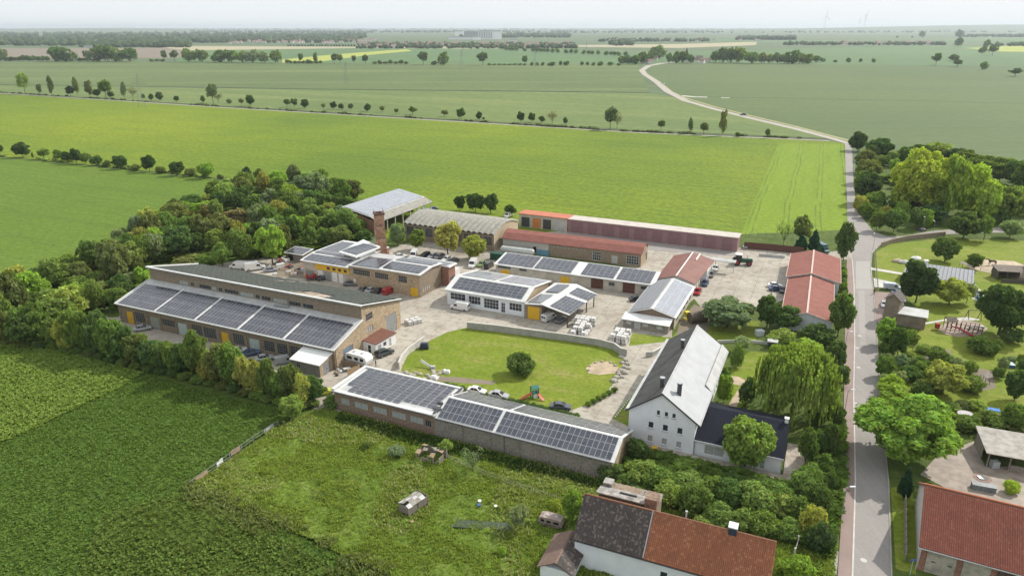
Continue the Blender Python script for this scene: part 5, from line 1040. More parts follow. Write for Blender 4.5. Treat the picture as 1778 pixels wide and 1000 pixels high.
# ------------------------------------------------------------------ vehicles
def ring(x, hw, zb, zt, zs):
    return [(x, -hw * 0.88, zb), (x, -hw, zb + 0.14), (x, -hw, zs), (x, -hw * 0.9, zt), (x, hw * 0.9, zt), (x, hw, zs), (x, hw, zb + 0.14), (x, hw * 0.88, zb)]
def make_car(kind):
    root = empty(kind, (0, 0, 0)); b = MB(); b.smooth = False; gl = MB()
    if kind == 'parked_car' or kind == 'estate_car':
        est = kind == 'estate_car'
        b.loft([ring(x, hw, zb, zt, zs) for x, hw, zb, zt, zs in ((-2.15, .72, .38, .62, .55), (-2.05, .82, .24, .78, .62), (-1.3, .88, .20, .90, .70), (-0.75, .89, .20, .95, .74), (1.55, .89, .20, .97, .76), (2.05, .85, .26, .93, .72), (2.15, .76, .42, .75, .6))])
        rx = 1.75 if est else 1.05
        gl.loft([[(-0.95, -.72, .93), (-0.95, .72, .93), (-0.25, .60, 1.40), (-0.25, -.60, 1.40)], [(0.3, -.80, .95), (0.3, .80, .95), (0.3, .64, 1.46), (0.3, -.64, 1.46)], [(rx + .35, -.76, .95), (rx + .35, .76, .95), (rx - 0.05, .60, 1.42), (rx - .05, -.60, 1.42)]])
        b.slab([(-0.28, -.60, 1.44), (0.3, -.64, 1.50), (0.3, .64, 1.50), (-0.28, .60, 1.44)], 0.05); b.slab([(0.3, -.64, 1.50), (rx, -.60, 1.45), (rx, .60, 1.45), (0.3, .64, 1.50)], 0.05)
        for s in (-1, 1):
            b.bar((-1.0, s * .74, .93), (-0.25, s * .61, 1.42), .07); b.bar((0.35, s * .81, .95), (0.35, s * .65, 1.46), .08); b.bar((rx + .4, s * .77, .95), (rx - .05, s * .61, 1.42), .10)
        ax = (-1.35, 1.3); lx = -2.14; tx = 2.14; wr = .31; ty = .88
    elif kind == 'parked_van':
        b.loft([ring(x, hw, zb, zt, zs) for x, hw, zb, zt, zs in ((-2.75, .78, .42, .85, .7), (-2.6, .92, .3, 1.05, .85), (-1.9, .97, .26, 1.25, 1.1)) ])
        b.loft([ring(x, hw, zb, zt, zs) for x, hw, zb, zt, zs in ((-1.9, .97, .26, 1.3, 1.15), (-1.25, .97, .26, 2.15, 1.6), (-0.9, .97, .26, 2.35, 1.9), (2.55, .97, .26, 2.35, 1.95), (2.7, .92, .4, 2.2, 1.8))])
        gl.add([(-1.86, -.80, 1.33), (-1.86, .80, 1.33), (-1.27, .74, 2.10), (-1.27, -.74, 2.10)], [(0, 1, 2, 3)])
        for v in gl.v: pass
        gl.v = [(x - 0.04, y, z + .02) for x, y, z in gl.v]
        for s in (-1, 1): gl.box(-1.35, -0.45, s * .975 - .01, s * .975 + .01, 1.25, 1.8)
        gl.box(2.69, 2.715, -.7, -.06, 1.35, 1.9); gl.box(2.69, 2.715, .06, .7, 1.35, 1.9)
        ax = (-1.95, 1.75); lx = -2.72; tx = 2.71; wr = .35; ty = .95
    elif kind == 'box_truck':
        b.loft([ring(x, hw, zb, zt, zs) for x, hw, zb, zt, zs in ((-3.4, .8, .4, .95, .8), (-3.2, .95, .3, 1.2, 1.0), (-2.8, .98, .28, 1.4, 1.3), (-2.2, .98, .28, 2.2, 1.7), (-1.6, .98, .28, 2.3, 1.8))]); b.box(-1.55, 3.1, -1.08, 1.08, .75, 3.1)
        gl.add([(-2.84, -.8, 1.44), (-2.84, .8, 1.44), (-2.24, .76, 2.18), (-2.24, -.76, 2.18)], [(0, 1, 2, 3)])
        for s in (-1, 1): gl.box(-2.5, -1.75, s * .985 - .01, s * .985 + .01, 1.3, 1.85)
        ax = (-2.6, 1.9); lx = -3.38; tx = 3.11; wr = .38; ty = .98
    b.build('body', paintM, root); gl.build('windows', glassM, root)
    wb = MB(); wb.tube((0, -.11, 0), (0, .11, 0), wr, n=14); rb = MB(); rb.tube((0, -.125, 0), (0, .125, 0), wr * .6, n=10)
    wme = wb.mesh('wheel', tyreM); rme = rb.mesh('rim', rimM)
    for x in ax:
        for s in (-1, 1):
            o = place('wheel', wme, root, (x, s * (ty - .08), wr)); place('rim', rme, o)
    hb = MB(); hb.box(-.05, .05, -.16, .16, -.07, .07); hm = hb.mesh('headlight', plain('headlight_lens', (0.7, 0.7, 0.68), 0.15)); tm = hb.mesh('tail_light', plain('tail_light_red', (0.35, 0.02, 0.02), 0.3))
    zl = .60 if wr < .33 else .82
    for s in (-1, 1): place('headlight', hm, root, (lx + .06, s * .6, zl)); place('tail_light', tm, root, (tx - .04, s * .62, zl + .12))
    mb = MB()
    for s in (-1, 1): mb.box(ax[0] + .45, ax[0] + .65, s * (ty + .1) - .09, s * (ty + .1) + .09, zl + .35, zl + .48)
    mb.build('mirrors', dgreyM, root)
    return root
PROTO = {}
def vehicle(kind, px, py, deg, col, label, cat=None, group='vehicles parked in the yard', s=1.0, z=None):
    if kind not in PROTO: PROTO[kind] = make_car(kind); r = PROTO[kind]
    else: r = copy_tree(PROTO[kind])
    p = G(px, py); r.location = (p.x, p.y, (YZ if z is None else z)); r.rotation_euler = (0, 0, R(deg)); r.scale = (s, s, s)
    tag(r, label, cat or {'parked_car': 'car', 'estate_car': 'car', 'parked_van': 'van', 'box_truck': 'truck'}[kind], group)
    for c in r.children:
        if c.name.startswith('body'): c.color = (*col, 1)
    return r
WH = (.74, .74, .73); BK = (.02, .02, .022); SV = (.38, .39, .4); DB = (.03, .06, .14); RD = (.42, .02, .03); GY = (.14, .14, .15)
A = 155
V = vehicle
V('parked_van', 799, 539, -24, WH, 'white panel van parked along the white workshop windows')
V('parked_van', 415, 468, -12, WH, 'left one of two white vans behind the long hall', s=1.05); V('parked_van', 443, 470, 205, WH, 'right one of two white vans behind the long hall', s=1.15)
V('box_truck', 785, 487, 67, WH, 'white box truck between the factory workshop and the white workshop', s=1.0)
V('parked_van', 719, 448, 86, WH, 'white van with dark windscreen parked beside the chimney trees'); V('parked_van', 821, 464, 80, WH, 'white van beside the green car under the yard trees')
V('parked_van', 953, 557, 230, WH, 'white van half under the open solar canopy', s=.9); V('parked_car', 974, 560, 235, GY, 'dark car parked under the edge of the solar canopy')
V('parked_car', 248, 575, 210, SV, 'silver car by the yellow door at the left end of the long hall'); V('parked_car', 153, 566, 195, GY, 'dark car alone at the gap in the hedge left of the long hall')
V('parked_car', 414, 614, 208, WH, 'white car in front of the second yellow door of the long hall'); V('parked_car', 437, 618, 210, DB, 'dark blue car between two pale cars before the long hall'); V('parked_car', 460, 627, 205, SV, 'silver car half hidden by the hedge before the long hall'); V('parked_van', 495, 632, 205, SV, 'pale van beside the white-roofed annex of the long hall', s=.8)
V('estate_car', 668, 618, 227, (.035, .05, .05), 'dark green-black estate car beside the white site cabin', s=1.1)
V('parked_car', 562, 686, 205, (.50, .55, .04), 'lime yellow car half behind the hedge end, left of the brick shed')
V('parked_car', 828, 684, 160, WH, 'small white car behind the solar shed, on the lawn edge', s=.95); V('parked_car', 866, 692, 160, SV, 'grey car right of the small white car behind the solar shed')
V('parked_car', 973, 712, 174, (.07, .075, .10), 'dark grey open-top car on the concrete behind the long solar shed')
V('parked_car', 562, 487, 215, BK, 'black car parked in front of the yellow-panelled workshop'); V('parked_car', 609, 497, 180, GY, 'dark car against the tan workshop wall'); 
for i, (x, c, l) in enumerate(((632, GY, 'dark grey car, leftmost of four behind the long hall roof edge'), (645, SV, 'silver car beside the dark grey one behind the hall roof edge'), (659, BK, 'black car between the silver and the red car behind the hall'))): V('parked_car', x, 507 + i, 240, c, l)
V('parked_van', 675, 511, 240, RD, 'bright red van, rightmost vehicle behind the hall roof edge', s=.8)
V('parked_car', 695, 449, 200, WH, 'white car roof just behind the factory workshop roofs')
for i, (x, y, c, k, l) in enumerate(((738, 447, BK, 'estate_car', 'black car, leftmost of the row under the yard trees'), (751, 449, SV, 'parked_car', 'silver car next to the leftmost black one in the tree row'), (763, 450, GY, 'estate_car', 'dark people carrier in the middle of the row under the yard trees'), (776, 454, WH, 'parked_car', 'white car in the row under the yard trees'), (788, 457, GY, 'parked_car', 'dark car at the right end of the row under the yard trees'))): V(k, x, y, 58, c, l)
V('parked_car', 836, 463, 70, (.20, .30, .12), 'pale green car between the white van and the black people carrier'); V('parked_van', 849, 466, 245, BK, 'black people carrier at the left end of the garage row', s=.85)
V('parked_car', 1242, 470, 65, WH, 'white car, uppermost of four along the red-brown shed'); V('parked_car', 1234, 481, 65, GY, 'dark grey car below the white one along the red-brown shed'); V('parked_car', 1224, 496, 65, DB, 'dark blue car, third down along the red-brown shed'); V('parked_car', 1211, 511, 65, RD, 'red car, lowest of four along the red-brown shed')
V('parked_car', 1295, 431, 62, SV, 'silver car at the right end of the pink garages'); V('parked_car', 1345, 500, 170, WH, 'white car beside the near red roofed shed'); V('parked_car', 1347, 506, 175, DB, 'dark blue car just below the white one beside the red roofed shed'); V('parked_car', 1358, 508, 70, BK, 'black car tight against the red roofed shed wall')
V('parked_van', 1548, 504, 165, (.6, .65, .75), 'pale blue and white van on the drive above the tower', s=.85); V('parked_car', 1560, 514, 165, DB, 'dark blue car below the pale van beside the tower'); V('parked_car', 1557, 525, 160, WH, 'white car just right of the brown tower'); V('parked_car', 1534, 533, 65, WH, 'small white car at the kerb in front of the brown tower', s=.9)
V('parked_car', 1555, 531, 160, WH, 'white car partly hidden behind the annex roof of the tower', s=.9)
V('parked_van', 883, 378, 60, WH, 'white box-shaped van behind the barrel roof hall', s=.9); V('parked_car', 752, 366, 10, DB, 'blue car between open barn and barrel roof hall'); V('parked_car', 735, 368, 30, SV, 'silver car beside the blue one at the open barn')
V('parked_car', 1290, 201, -14, (.05, .07, .10), 'dark car driving on the pale field road', group=None, z=FZ[0] + .06, s=1.25); V('parked_car', 1151, 147, -30, WH, 'tiny white car far along the pale field road', group=None, z=FZ[0] + .06)
V('parked_car', 385, 476, 200, GY, 'dark car at the wood edge behind the long hall') if False else None
V('parked_car', 470, 473, 200, (.3, .32, .36), 'old grey car beside the scrap heap behind the long hall'); V('box_truck', 1427, 438, 100, (.03, .12, .12), 'teal and white lorry between the spruces and the field', s=.9)
V('parked_car', 882, 524, 0, GY, 'x') if False else None
V('parked_car', 1105, 524, 190, BK, 'black car in the shade at the left of the pale solar depot')
# tractor
def big_wheel(root, x, y, r, wd, col):
    b = MB(); b.tube((0, -wd / 2, 0), (0, wd / 2, 0), r, n=18)
    for i in range(18):
        a = 2 * math.pi * i / 18; b.box(-.04, .04, -wd / 2, wd / 2, 0, 0.0001) if False else b.bar((r * math.cos(a), -wd / 2, r * math.sin(a)), (r * math.cos(a + .12), wd / 2, r * math.sin(a + .12)), .09)
    o = b.build('wheel', tyreM, root, (x, y, r)); k = MB(); k.tube((0, -wd / 2 - .02, 0), (0, wd / 2 + .02, 0), r * .55, n=12); k.build('rim', col, o)
redm = plain('red_metal', (0.35, 0.03, 0.03), 0.5); greenM = plain('tractor_green', (0.02, 0.09, 0.04), 0.4)
p = G(1285, 461); t = empty('tractor', (p.x, p.y, YZ), R(165), 'dark green tractor with red wheel rims standing on the open yard', 'tractor')
t.rotation_euler.z = R(-12); t.scale = (1.22,) * 3
b = MB(); b.box(0.3, 2.9, -.42, .42, 1.0, 1.75); b.loft([ring(0.3, .5, .7, 1.8, 1.2), ring(2.3, .45, .7, 1.75, 1.2), ring(3.0, .38, .8, 1.6, 1.2)]); b.build('bonnet', greenM, t)
b = MB(); b.loft([[(-1.5, -.75, 1.2), (-1.5, .75, 1.2), (-1.3, .68, 2.75), (-1.3, -.68, 2.75)], [(0.3, -.75, 1.2), (0.3, .75, 1.2), (0.15, .68, 2.75), (0.15, -.68, 2.75)]]); b.build('cab_windows', glassM, t); b = MB(); b.box(-1.45, .3, -.8, .8, 2.76, 2.95)
b.build('cab_roof', whiteM, t); b = MB()
for s in (-1, 1): b.slab([(-1.9, s * .95 + .3, 1.5), (-1.9, s * .95 - .3, 1.5), (-.3, s * .95 - .3, 1.75), (-.3, s * .95 + .3, 1.75)], .08)
b.box(-1.9, 0.3, -.45, .45, .7, 1.2); b.build('mudguards', greenM, t)
for s in (-1, 1): big_wheel(t, -1.05, s * 1.0, .92, .55, redm); big_wheel(t, 2.1, s * .9, .68, .45, redm)
b = MB(); b.tube((1.6, -.3, 1.7), (1.6, -.3, 2.8), .06, n=6); b.build('exhaust_pipe', dgreyM, t)
p = G(541, 487); t = empty('farm_trailer', (p.x, p.y, YZ), R(20), 'red farm implement left of the black car at the workshop', 'trailer')
b = MB(); b.box(-1.6, 1.6, -1, 1, .8, 1.0); b.box(-1.5, -.9, -.9, .9, 1.0, 1.9); b.box(.5, 1.3, -.8, .8, 1.0, 1.6); b.bar((1.6, 0, .8), (3, 0, .6), .12)
for i in range(5): b.bar((-1.4 + .6 * i, -1.05, .8), (-1.4 + .6 * i, -1.05, 1.8), .08)
b.build('frame', redm, t)
for x in (-.8, .8):
    for s in (-1, 1): big_wheel(t, x, s * 1.1, .42, .3, rimM)
# caravans
def caravan(px, py, deg, label, col, s=1.0, z=YZ):
    p = G(px, py); r = empty('caravan', (p.x, p.y, z), R(deg), label, 'caravan'); r.scale = (s, s, s)
    b = MB(); pr = [(-2.6, .75), (-2.75, 1.4), (-2.45, 2.2), (-1.6, 2.5), (1.6, 2.5), (2.4, 2.25), (2.7, 1.5), (2.5, .75), (1.2, .5), (-1.2, .5)]
    b.loft([[(x, -1.1, zz) for x, zz in pr], [(x, 1.1, zz) for x, zz in pr]]); b.build('body', col, r)
    b = MB()
    for s_ in (-1, 1):
        for (x0, x1) in ((-2.0, -.8), (-.2, .7), (1.2, 2.0)): b.box(x0, x1, s_ * 1.105 - .012, s_ * 1.105 + .012, 1.35, 1.95)
    b.build('windows', glassM, r); b = MB()
    for s_ in (-1, 1): b.box(-2.65, 2.6, s_ * 1.11 - .012, s_ * 1.11 + .012, .85, 1.0)
    b.build('stripe', dgreyM, r); b = MB(); b.box(-1.3, -.7, -.3, .3, 2.5, 2.62); b.box(.6, 1.2, -.3, .3, 2.5, 2.62); b.build('roof_hatches', lgreyM, r)
    w_ = MB(); w_.tube((0, -.1, 0), (0, .1, 0), .33, n=12); me = w_.mesh('wheel', tyreM)
    for s_ in (-1, 1): place('wheel', me, r, (0, s_ * 1.0, .33))
    b = MB(); b.bar((-2.6, -.6, .55), (-3.8, 0, .5), .08); b.bar((-2.6, .6, .55), (-3.8, 0, .5), .08); b.build('drawbar', dgreyM, r)
caravan(624, 634, -28, 'white caravan in front of the tan end wall of the long hall', whiteM, 1.15)
caravan(957, 914, 158, 'old dirty caravan in the grass left of the tiled house', plain('dirty_caravan_skin', (0.36, 0.31, 0.28), 0.7, var=0.45, scale=1.2, col2=(0.22, 0.13, 0.1)), .72, YZ - .02)

# site cabin by the hall end
p = G(638, 614); f = Frame('site_cabin', p.x, p.y, 61, 'small white cabin with brown roof against the end of the long hall', 'cabin')
mb = MB(); facade(f, mb, (0, -2.6), (7.5, -2.6), 2.7, 2.7, [(.8, 2.0, .9, 2.0, 'win', 1, 1, DW, palepaneM), (2.8, 4.0, .9, 2.0, 'win', 1, 1, DW, paneM), (4.9, 5.8, .1, 2.1, 'win', 1, 2, DW, palepaneM)]); facade(f, mb, (0, 2.4), (0, -2.6), 2.7, 2.7, [(2.6, 3.6, 0, 2.1, 'win', 1, 2, DW, paneM)]); facade(f, mb, (7.5, -2.6), (7.5, 2.4), 2.7, 2.7, []); facade(f, mb, (7.5, 2.4), (0, 2.4), 2.7, 2.7, []); f.part('wall', mb, whiteM)
mb = MB(); mb.slab([(-.2, -2.8, 2.75), (7.8, -2.8, 2.75), (7.8, 2.6, 3.1), (-.2, 2.6, 3.1)], .12); f.part('roof', mb, plain('brown_cabin_roof', (0.17, 0.07, 0.045), 0.8))
mb = MB(); mb.box(-0.3, -.2, 2.3, 5.2, 0, 2.6)
f.part('screen', mb, plain('blue_grey_screen', (0.13, 0.16, 0.20), 0.6))

# ------------------------------------------------------------------ person by the caravan (one skinned figure)
def skinned(name, verts, edges, radii, mat, loc, rz, scale=1.0, parent=None, sub=1):
    me = bpy.data.meshes.new(name); me.from_pydata(verts, edges, []); me.materials.append(mat)
    o = bpy.data.objects.new(name, me); C.objects.link(o)
    m = o.modifiers.new('skin', 'SKIN'); m.use_smooth_shade = True
    sk_ = me.skin_vertices[0].data
    for i, r_ in enumerate(radii): sk_[i].radius = (r_, r_) if not isinstance(r_, tuple) else r_
    sk_[0].use_root = True
    o.modifiers.new('sub', 'SUBSURF').levels = sub; o.modifiers[-1].render_levels = sub
    dg = bpy.context.evaluated_depsgraph_get(); ev = o.evaluated_get(dg); m2 = bpy.data.meshes.new_from_object(ev); o.modifiers.clear(); o.data = m2
    o.location = loc; o.rotation_euler = (0, 0, rz); o.scale = (scale,) * 3
    if parent: o.parent = parent
    return o
p = G(653, 638)
pr = empty('person', (p.x, p.y, YZ), R(200), 'person in dark jacket and trousers standing beside the white caravan', 'person')
skin = plain('skin_tone', (0.45, 0.28, 0.2), 0.6)
legs = skinned('trousers', [(0, 0, .98), (0, .1, .93), (0, .12, .5), (.02, .13, .08), (.14, .13, .04), (0, -.1, .93), (0, -.12, .5), (.02, -.13, .08), (.14, -.13, .04)], [(0, 1), (1, 2), (2, 3), (3, 4), (0, 5), (5, 6), (6, 7), (7, 8)], [.12, .10, .075, .055, .04, .10, .075, .055, .04], plain('dark_trousers', (0.03, 0.035, 0.05), 0.9), (0, 0, 0), 0, parent=pr)
jk = skinned('jacket', [(0, 0, .95), (0, 0, 1.2), (0, 0, 1.42), (0, .19, 1.42), (.02, .25, 1.15), (.10, .24, .92), (0, -.19, 1.42), (.02, -.25, 1.15), (.10, -.24, .92)], [(0, 1), (1, 2), (2, 3), (3, 4), (4, 5), (2, 6), (6, 7), (7, 8)], [.15, .15, .13, .075, .055, .045, .075, .055, .045], plain('dark_jacket', (0.025, 0.02, 0.025), 0.9), (0, 0, 0), 0, parent=pr)
hd = skinned('head', [(0, 0, 1.45), (0, 0, 1.56), (.01, 0, 1.68), (.02, 0, 1.74)], [(0, 1), (1, 2), (2, 3)], [.055, .06, .095, .06], skin, (0, 0, 0), 0, parent=pr)
skinned('hair', [(-.02, 0, 1.66), (-.01, 0, 1.76)], [(0, 1)], [.095, .075], plain('brown_hair', (0.06, 0.035, 0.02), 0.9), (0, 0, 0), 0, parent=pr)
hands = MB(); 
for s in (-1, 1):
    hands.bar((.11, s * .24, .9), (.13, s * .24, .81), .07, h=.035)
    for i in range(4): hands.bar((.10 + .02 * i, s * .24, .82), (.11 + .02 * i, s * .235, .74 + .01 * (i in (0, 3))), .016)
    hands.bar((.16, s * .23, .86), (.18, s * .22, .80), .018)
hands.build('hands', skin, pr)
# horse in the paddock
p = G(1722, 462)
hr = skinned('horse', [(0, 0, 1.25), (.75, 0, 1.28), (-.7, 0, 1.3), (1.15, 0, 1.6), (1.5, 0, 1.85), (1.75, 0, 1.78), (2.0, 0, 1.55), (-.95, 0, 1.2), (-1.1, 0, .75),
                      (.75, .18, .95), (.78, .18, .55), (.74, .18, .06), (.75, -.18, .95), (.9, -.18, .55), (.82, -.18, .06), (-.72, .2, .95), (-.9, .2, .55), (-.8, .2, .06), (-.72, -.2, .95), (-.82, -.2, .55), (-.7, -.2, .06)],
             [(0, 1), (0, 2), (1, 3), (3, 4), (4, 5), (5, 6), (2, 7), (7, 8), (1, 9), (9, 10), (10, 11), (1, 12), (12, 13), (13, 14), (2, 15), (15, 16), (16, 17), (2, 18), (18, 19), (19, 20)],
             [.34, .32, .34, .2, .14, .13, .08, .08, .05, .13, .07, .055, .13, .07, .055, .16, .08, .06, .16, .08, .06], plain('dark_bay_coat', (0.07, 0.035, 0.022), 0.6), (p.x, p.y, YZ), R(175), 1.15)
tag(hr, 'dark brown horse standing in the sandy paddock', 'horse')
# ------------------------------------------------------------------ trees
def crown_mesh(name, seed, rx=0.5, zc=0.6, rz=0.4, lobes=26, leaves=4200, ls=0.036, lob=(0.13, 0.24), shape='round', droop=False):
    """leaf clumps spread over irregular lobes; unit height, unit width = 2*rx"""
    r = np.random.default_rng(seed)
    cs, rs = [], []
    for i in range(lobes):
        d = r.normal(size=3); d /= np.linalg.norm(d); q = r.uniform(0.25, 0.80) ** 0.7
        c = d * q
        if shape == 'col': pass
        c = c * np.array([rx, rx, rz]) + np.array([0, 0, zc])
        rr = r.uniform(*lob)
        if shape == 'cone': k = max(0.12, 1 - (c[2] - (zc - rz)) / (2 * rz)); c[0] *= k * 1.25; c[1] *= k * 1.25; rr *= 0.45 + 0.55 * k
        if c[2] - rr < 0.03: c[2] = rr + 0.03
        cs.append(c); rs.append(rr)
    cs = np.array(cs); rs = np.array(rs)
    wts = rs ** 2; wts /= wts.sum(); n = int(leaves * 1.6)
    li = r.choice(len(rs), n, p=wts); d = r.normal(size=(n, 3)); d[:, 2] += 0.25; d /= np.linalg.norm(d, axis=1)[:, None]
    bumpy = 1 + 0.16 * np.sin(d[:, 0] * 7 + li * 1.7) * np.sin(d[:, 1] * 6 + li) + 0.10 * np.sin(d[:, 2] * 9 + li * 2.3)
    rad = rs[li] * (bumpy + r.normal(size=n) * 0.10 + (r.random(n) < 0.13) * r.uniform(0, 0.38, n)); anis = np.array([1, 1, 0.82]); P = cs[li] + d * rad[:, None] * anis
    dist = np.linalg.norm((P[:, None, :] - cs[None]) / anis, axis=2) / rs[None]
    dist[np.arange(n), li] = 9
    keep = dist.min(1) > 0.82; P = P[keep][:leaves]; d = d[keep][:leaves]; m = len(P)
    nrm = d + r.normal(size=(m, 3)) * 0.75; nrm /= np.linalg.norm(nrm, axis=1)[:, None]
    a = np.cross(nrm, r.normal(size=(m, 3))); a /= np.linalg.norm(a, axis=1)[:, None]; b = np.cross(nrm, a)
    s = ls * 1.12 * r.uniform(0.5, 1.5, m)[:, None]
    if droop:
        a = np.stack([d[:, 0] * .25, d[:, 1] * .25, -np.ones(m)], 1); a /= np.linalg.norm(a, axis=1)[:, None]; b = np.cross(nrm, a); b /= np.linalg.norm(b, axis=1)[:, None] + 1e-9
        V = np.stack([P - b * s * .35, P + b * s * .35, P + a * s * 2.6 + b * s * .18, P + a * s * 2.6 - b * s * .18], 1).reshape(-1, 3)
    else:
        V = np.stack([P - a * s, P - b * s * 0.62 + nrm * s * .15, P + a * s, P + b * s * 0.62 + nrm * s * .15], 1).reshape(-1, 3)
    V[:, 2] = np.clip(V[:, 2], 0.005, 9)
    F = np.arange(m * 4).reshape(-1, 4)
    return np_mesh(name, V, F, [leafM])
def trunk_mesh(seed, rx=0.5, zc=0.6, h0=0.3, bare=False, thick=0.022):
    r = random.Random(seed); mb = MB(); top = Vector((r.uniform(-.03, .03), r.uniform(-.03, .03), h0))
    mb.tube((0, 0, -0.03), top, thick, thick * 0.75, n=7, caps=False)
    def branch(p, d, ln, th, dep):
        q = p + d * ln; mb.tube(p, q, th, th * 0.6, n=5, caps=False)
        if dep > 0:
            for _ in range(4 if bare else 2):
                nd = (d + Vector((r.uniform(-.8, .8), r.uniform(-.8, .8), r.uniform(-.2, .5)))).normalized(); branch(p.lerp(q, r.uniform(.55, 1)), nd, ln * r.uniform(.55, .8), th * 0.55, dep - 1)
    for k in range(5):
        a = k * 1.26 + r.uniform(-.3, .3); branch(top, Vector((math.cos(a) * .75 * rx * 2, math.sin(a) * .75 * rx * 2, 1)).normalized(), (1 - h0) * 0.36, thick * 0.6, 3 if bare else 1)
    mb.tube(top, (top.x, top.y, zc + 0.1), thick * .7, thick * .3, n=5, caps=False)
    me = mb.mesh('trunk', barkM); return me
def willow_mesh(seed):
    r = np.random.default_rng(seed); V = []; n = 680; k = 17
    for i in range(n):
        a = r.uniform(0, 2 * math.pi); q = math.sqrt(r.uniform(0.0, 1)); rr = q * 0.5
        lump = 0.86 + 0.14 * math.sin(a * 7 + q * 9) + r.uniform(-.05, .05)
        x0, y0 = rr * math.cos(a) * lump, rr * math.sin(a) * lump; z0 = (0.62 + 0.38 * math.sqrt(max(0, 1 - (q * 0.93) ** 2))) * (0.93 + 0.07 * lump)
        ln = r.uniform(0.3, 0.62) * (0.5 + 0.6 * q)
        for j in range(k):
            t_ = j / k; out = 1 + 0.06 * t_; zz = z0 - ln * t_
            if zz < 0.06: break
            px, py = x0 * out + r.normal() * .006, y0 * out + r.normal() * .006
            th = a + r.uniform(-1.2, 1.2); ux, uy = -math.sin(th), math.cos(th); s = 0.0125 * r.uniform(.7, 1.4); h = ln / k * 1.9
            V += [(px - ux * s, py - uy * s, zz), (px + ux * s, py + uy * s, zz), (px + ux * s * .4 + .004 * math.cos(a), py + uy * s * .4 + .004 * math.sin(a), zz - h), (px - ux * s * .4, py - uy * s * .4, zz - h)]
    m = 3000; d = r.normal(size=(m, 3)); d[:, 2] = abs(d[:, 2]); d /= np.linalg.norm(d, axis=1)[:, None]; P = d * np.array([.43, .43, .34]) + [0, 0, .60]
    return np_mesh('crown', V, np.arange(len(V)).reshape(-1, 4), [leafM])
KIND = {}
def variants(key, n, fn): KIND[key] = [fn(i) for i in range(n)]
variants('round', 4, lambda i: (crown_mesh('crown', 10 + i, .5, .58, .40, 44, 3800, .044, (.09, .19)), trunk_mesh(i, h0=.2)))
variants('open', 3, lambda i: (crown_mesh('crown', 20 + i, .5, .62, .36, 34, 2200, .036, (.06, .14)), trunk_mesh(20 + i, h0=.28)))
variants('tall', 3, lambda i: (crown_mesh('crown', 30 + i, .42, .56, .44, 52, 4600, .034, (.07, .16)), trunk_mesh(30 + i, h0=.15)))
variants('bush', 4, lambda i: (crown_mesh('crown', 40 + i, .5, .50, .44, 46, 3800, .042, (.10, .21)), trunk_mesh(40 + i, h0=.1, zc=.4)))
variants('column', 2, lambda i: (crown_mesh('crown', 50 + i, .42, .54, .46, 40, 3000, .030, (.08, .15)), trunk_mesh(50 + i, h0=.08, thick=.012)))
variants('cone', 2, lambda i: (crown_mesh('crown', 60 + i, .42, .50, .48, 60, 5000, .030, (.09, .17), 'cone'), trunk_mesh(60 + i, h0=.06)))
variants('bare', 2, lambda i: (crown_mesh('crown', 70 + i, .5, .65, .32, 22, 420, .024, (.08, .16)), trunk_mesh(70 + i, h0=.22, bare=True, thick=.016)))
variants('big', 2, lambda i: (crown_mesh('crown', 80 + i, .5, .56, .40, 120, 19000, .023, (.045, .11)), trunk_mesh(80 + i, h0=.22, thick=.028)))
variants('mid', 5, lambda i: (crown_mesh('crown', 90 + i, .5, .56, .41, 78, 7200, .038, (.055, .14)), trunk_mesh(90 + i, h0=.2, thick=.024)))
variants('willow', 1, lambda i: (willow_mesh(5), trunk_mesh(95, h0=.3, thick=.03)))
variants('far', 3, lambda i: (crown_mesh('crown', 100 + i, .5, .52, .44, 16, 420, .10, (.16, .28)), trunk_mesh(100 + i, h0=.12)))
BR = 2.1
COL = dict(dark=(.036, .064, .020), dmid=(.054, .092, .024), mid=(.080, .125, .026), light=(.125, .175, .038), yellow=(.165, .225, .024), olive=(.085, .105, .032), brown=(.10, .095, .035),
           grey=(.105, .14, .07), pale=(.15, .19, .085), bright=(.12, .195, .024), spruce=(.020, .048, .026), willow=(.125, .165, .030), yolive=(.17, .185, .04))
CN = dict(dark='dark green', dmid='deep green', mid='mid-green', light='light green', yellow='yellow-green', olive='olive green', brown='brownish olive', grey='grey-green', pale='pale flowering', bright='bright green', spruce='blackish green', willow='golden green', yolive='yellowish olive')
SH = dict(round='round tree', open='airy tree', tall='oval tree', bush='bush', column='narrow poplar', cone='conical tree', bare='nearly bare tree', big='large spreading tree', mid='full-crowned tree', willow='weeping willow', far='small tree')
NM = dict(round='broadleaf_tree', open='broadleaf_tree', tall='broadleaf_tree', bush='bush', column='poplar_tree', cone='conifer_tree', bare='bare_tree', big='broadleaf_tree', mid='broadleaf_tree', willow='weeping_willow', far='distant_tree')
TR = random.Random(11)
barn_inv = (Matrix.Translation((-45.7, 258.3, 0)) @ Matrix.Rotation(R(63.3), 4, 'Z')).inverted()
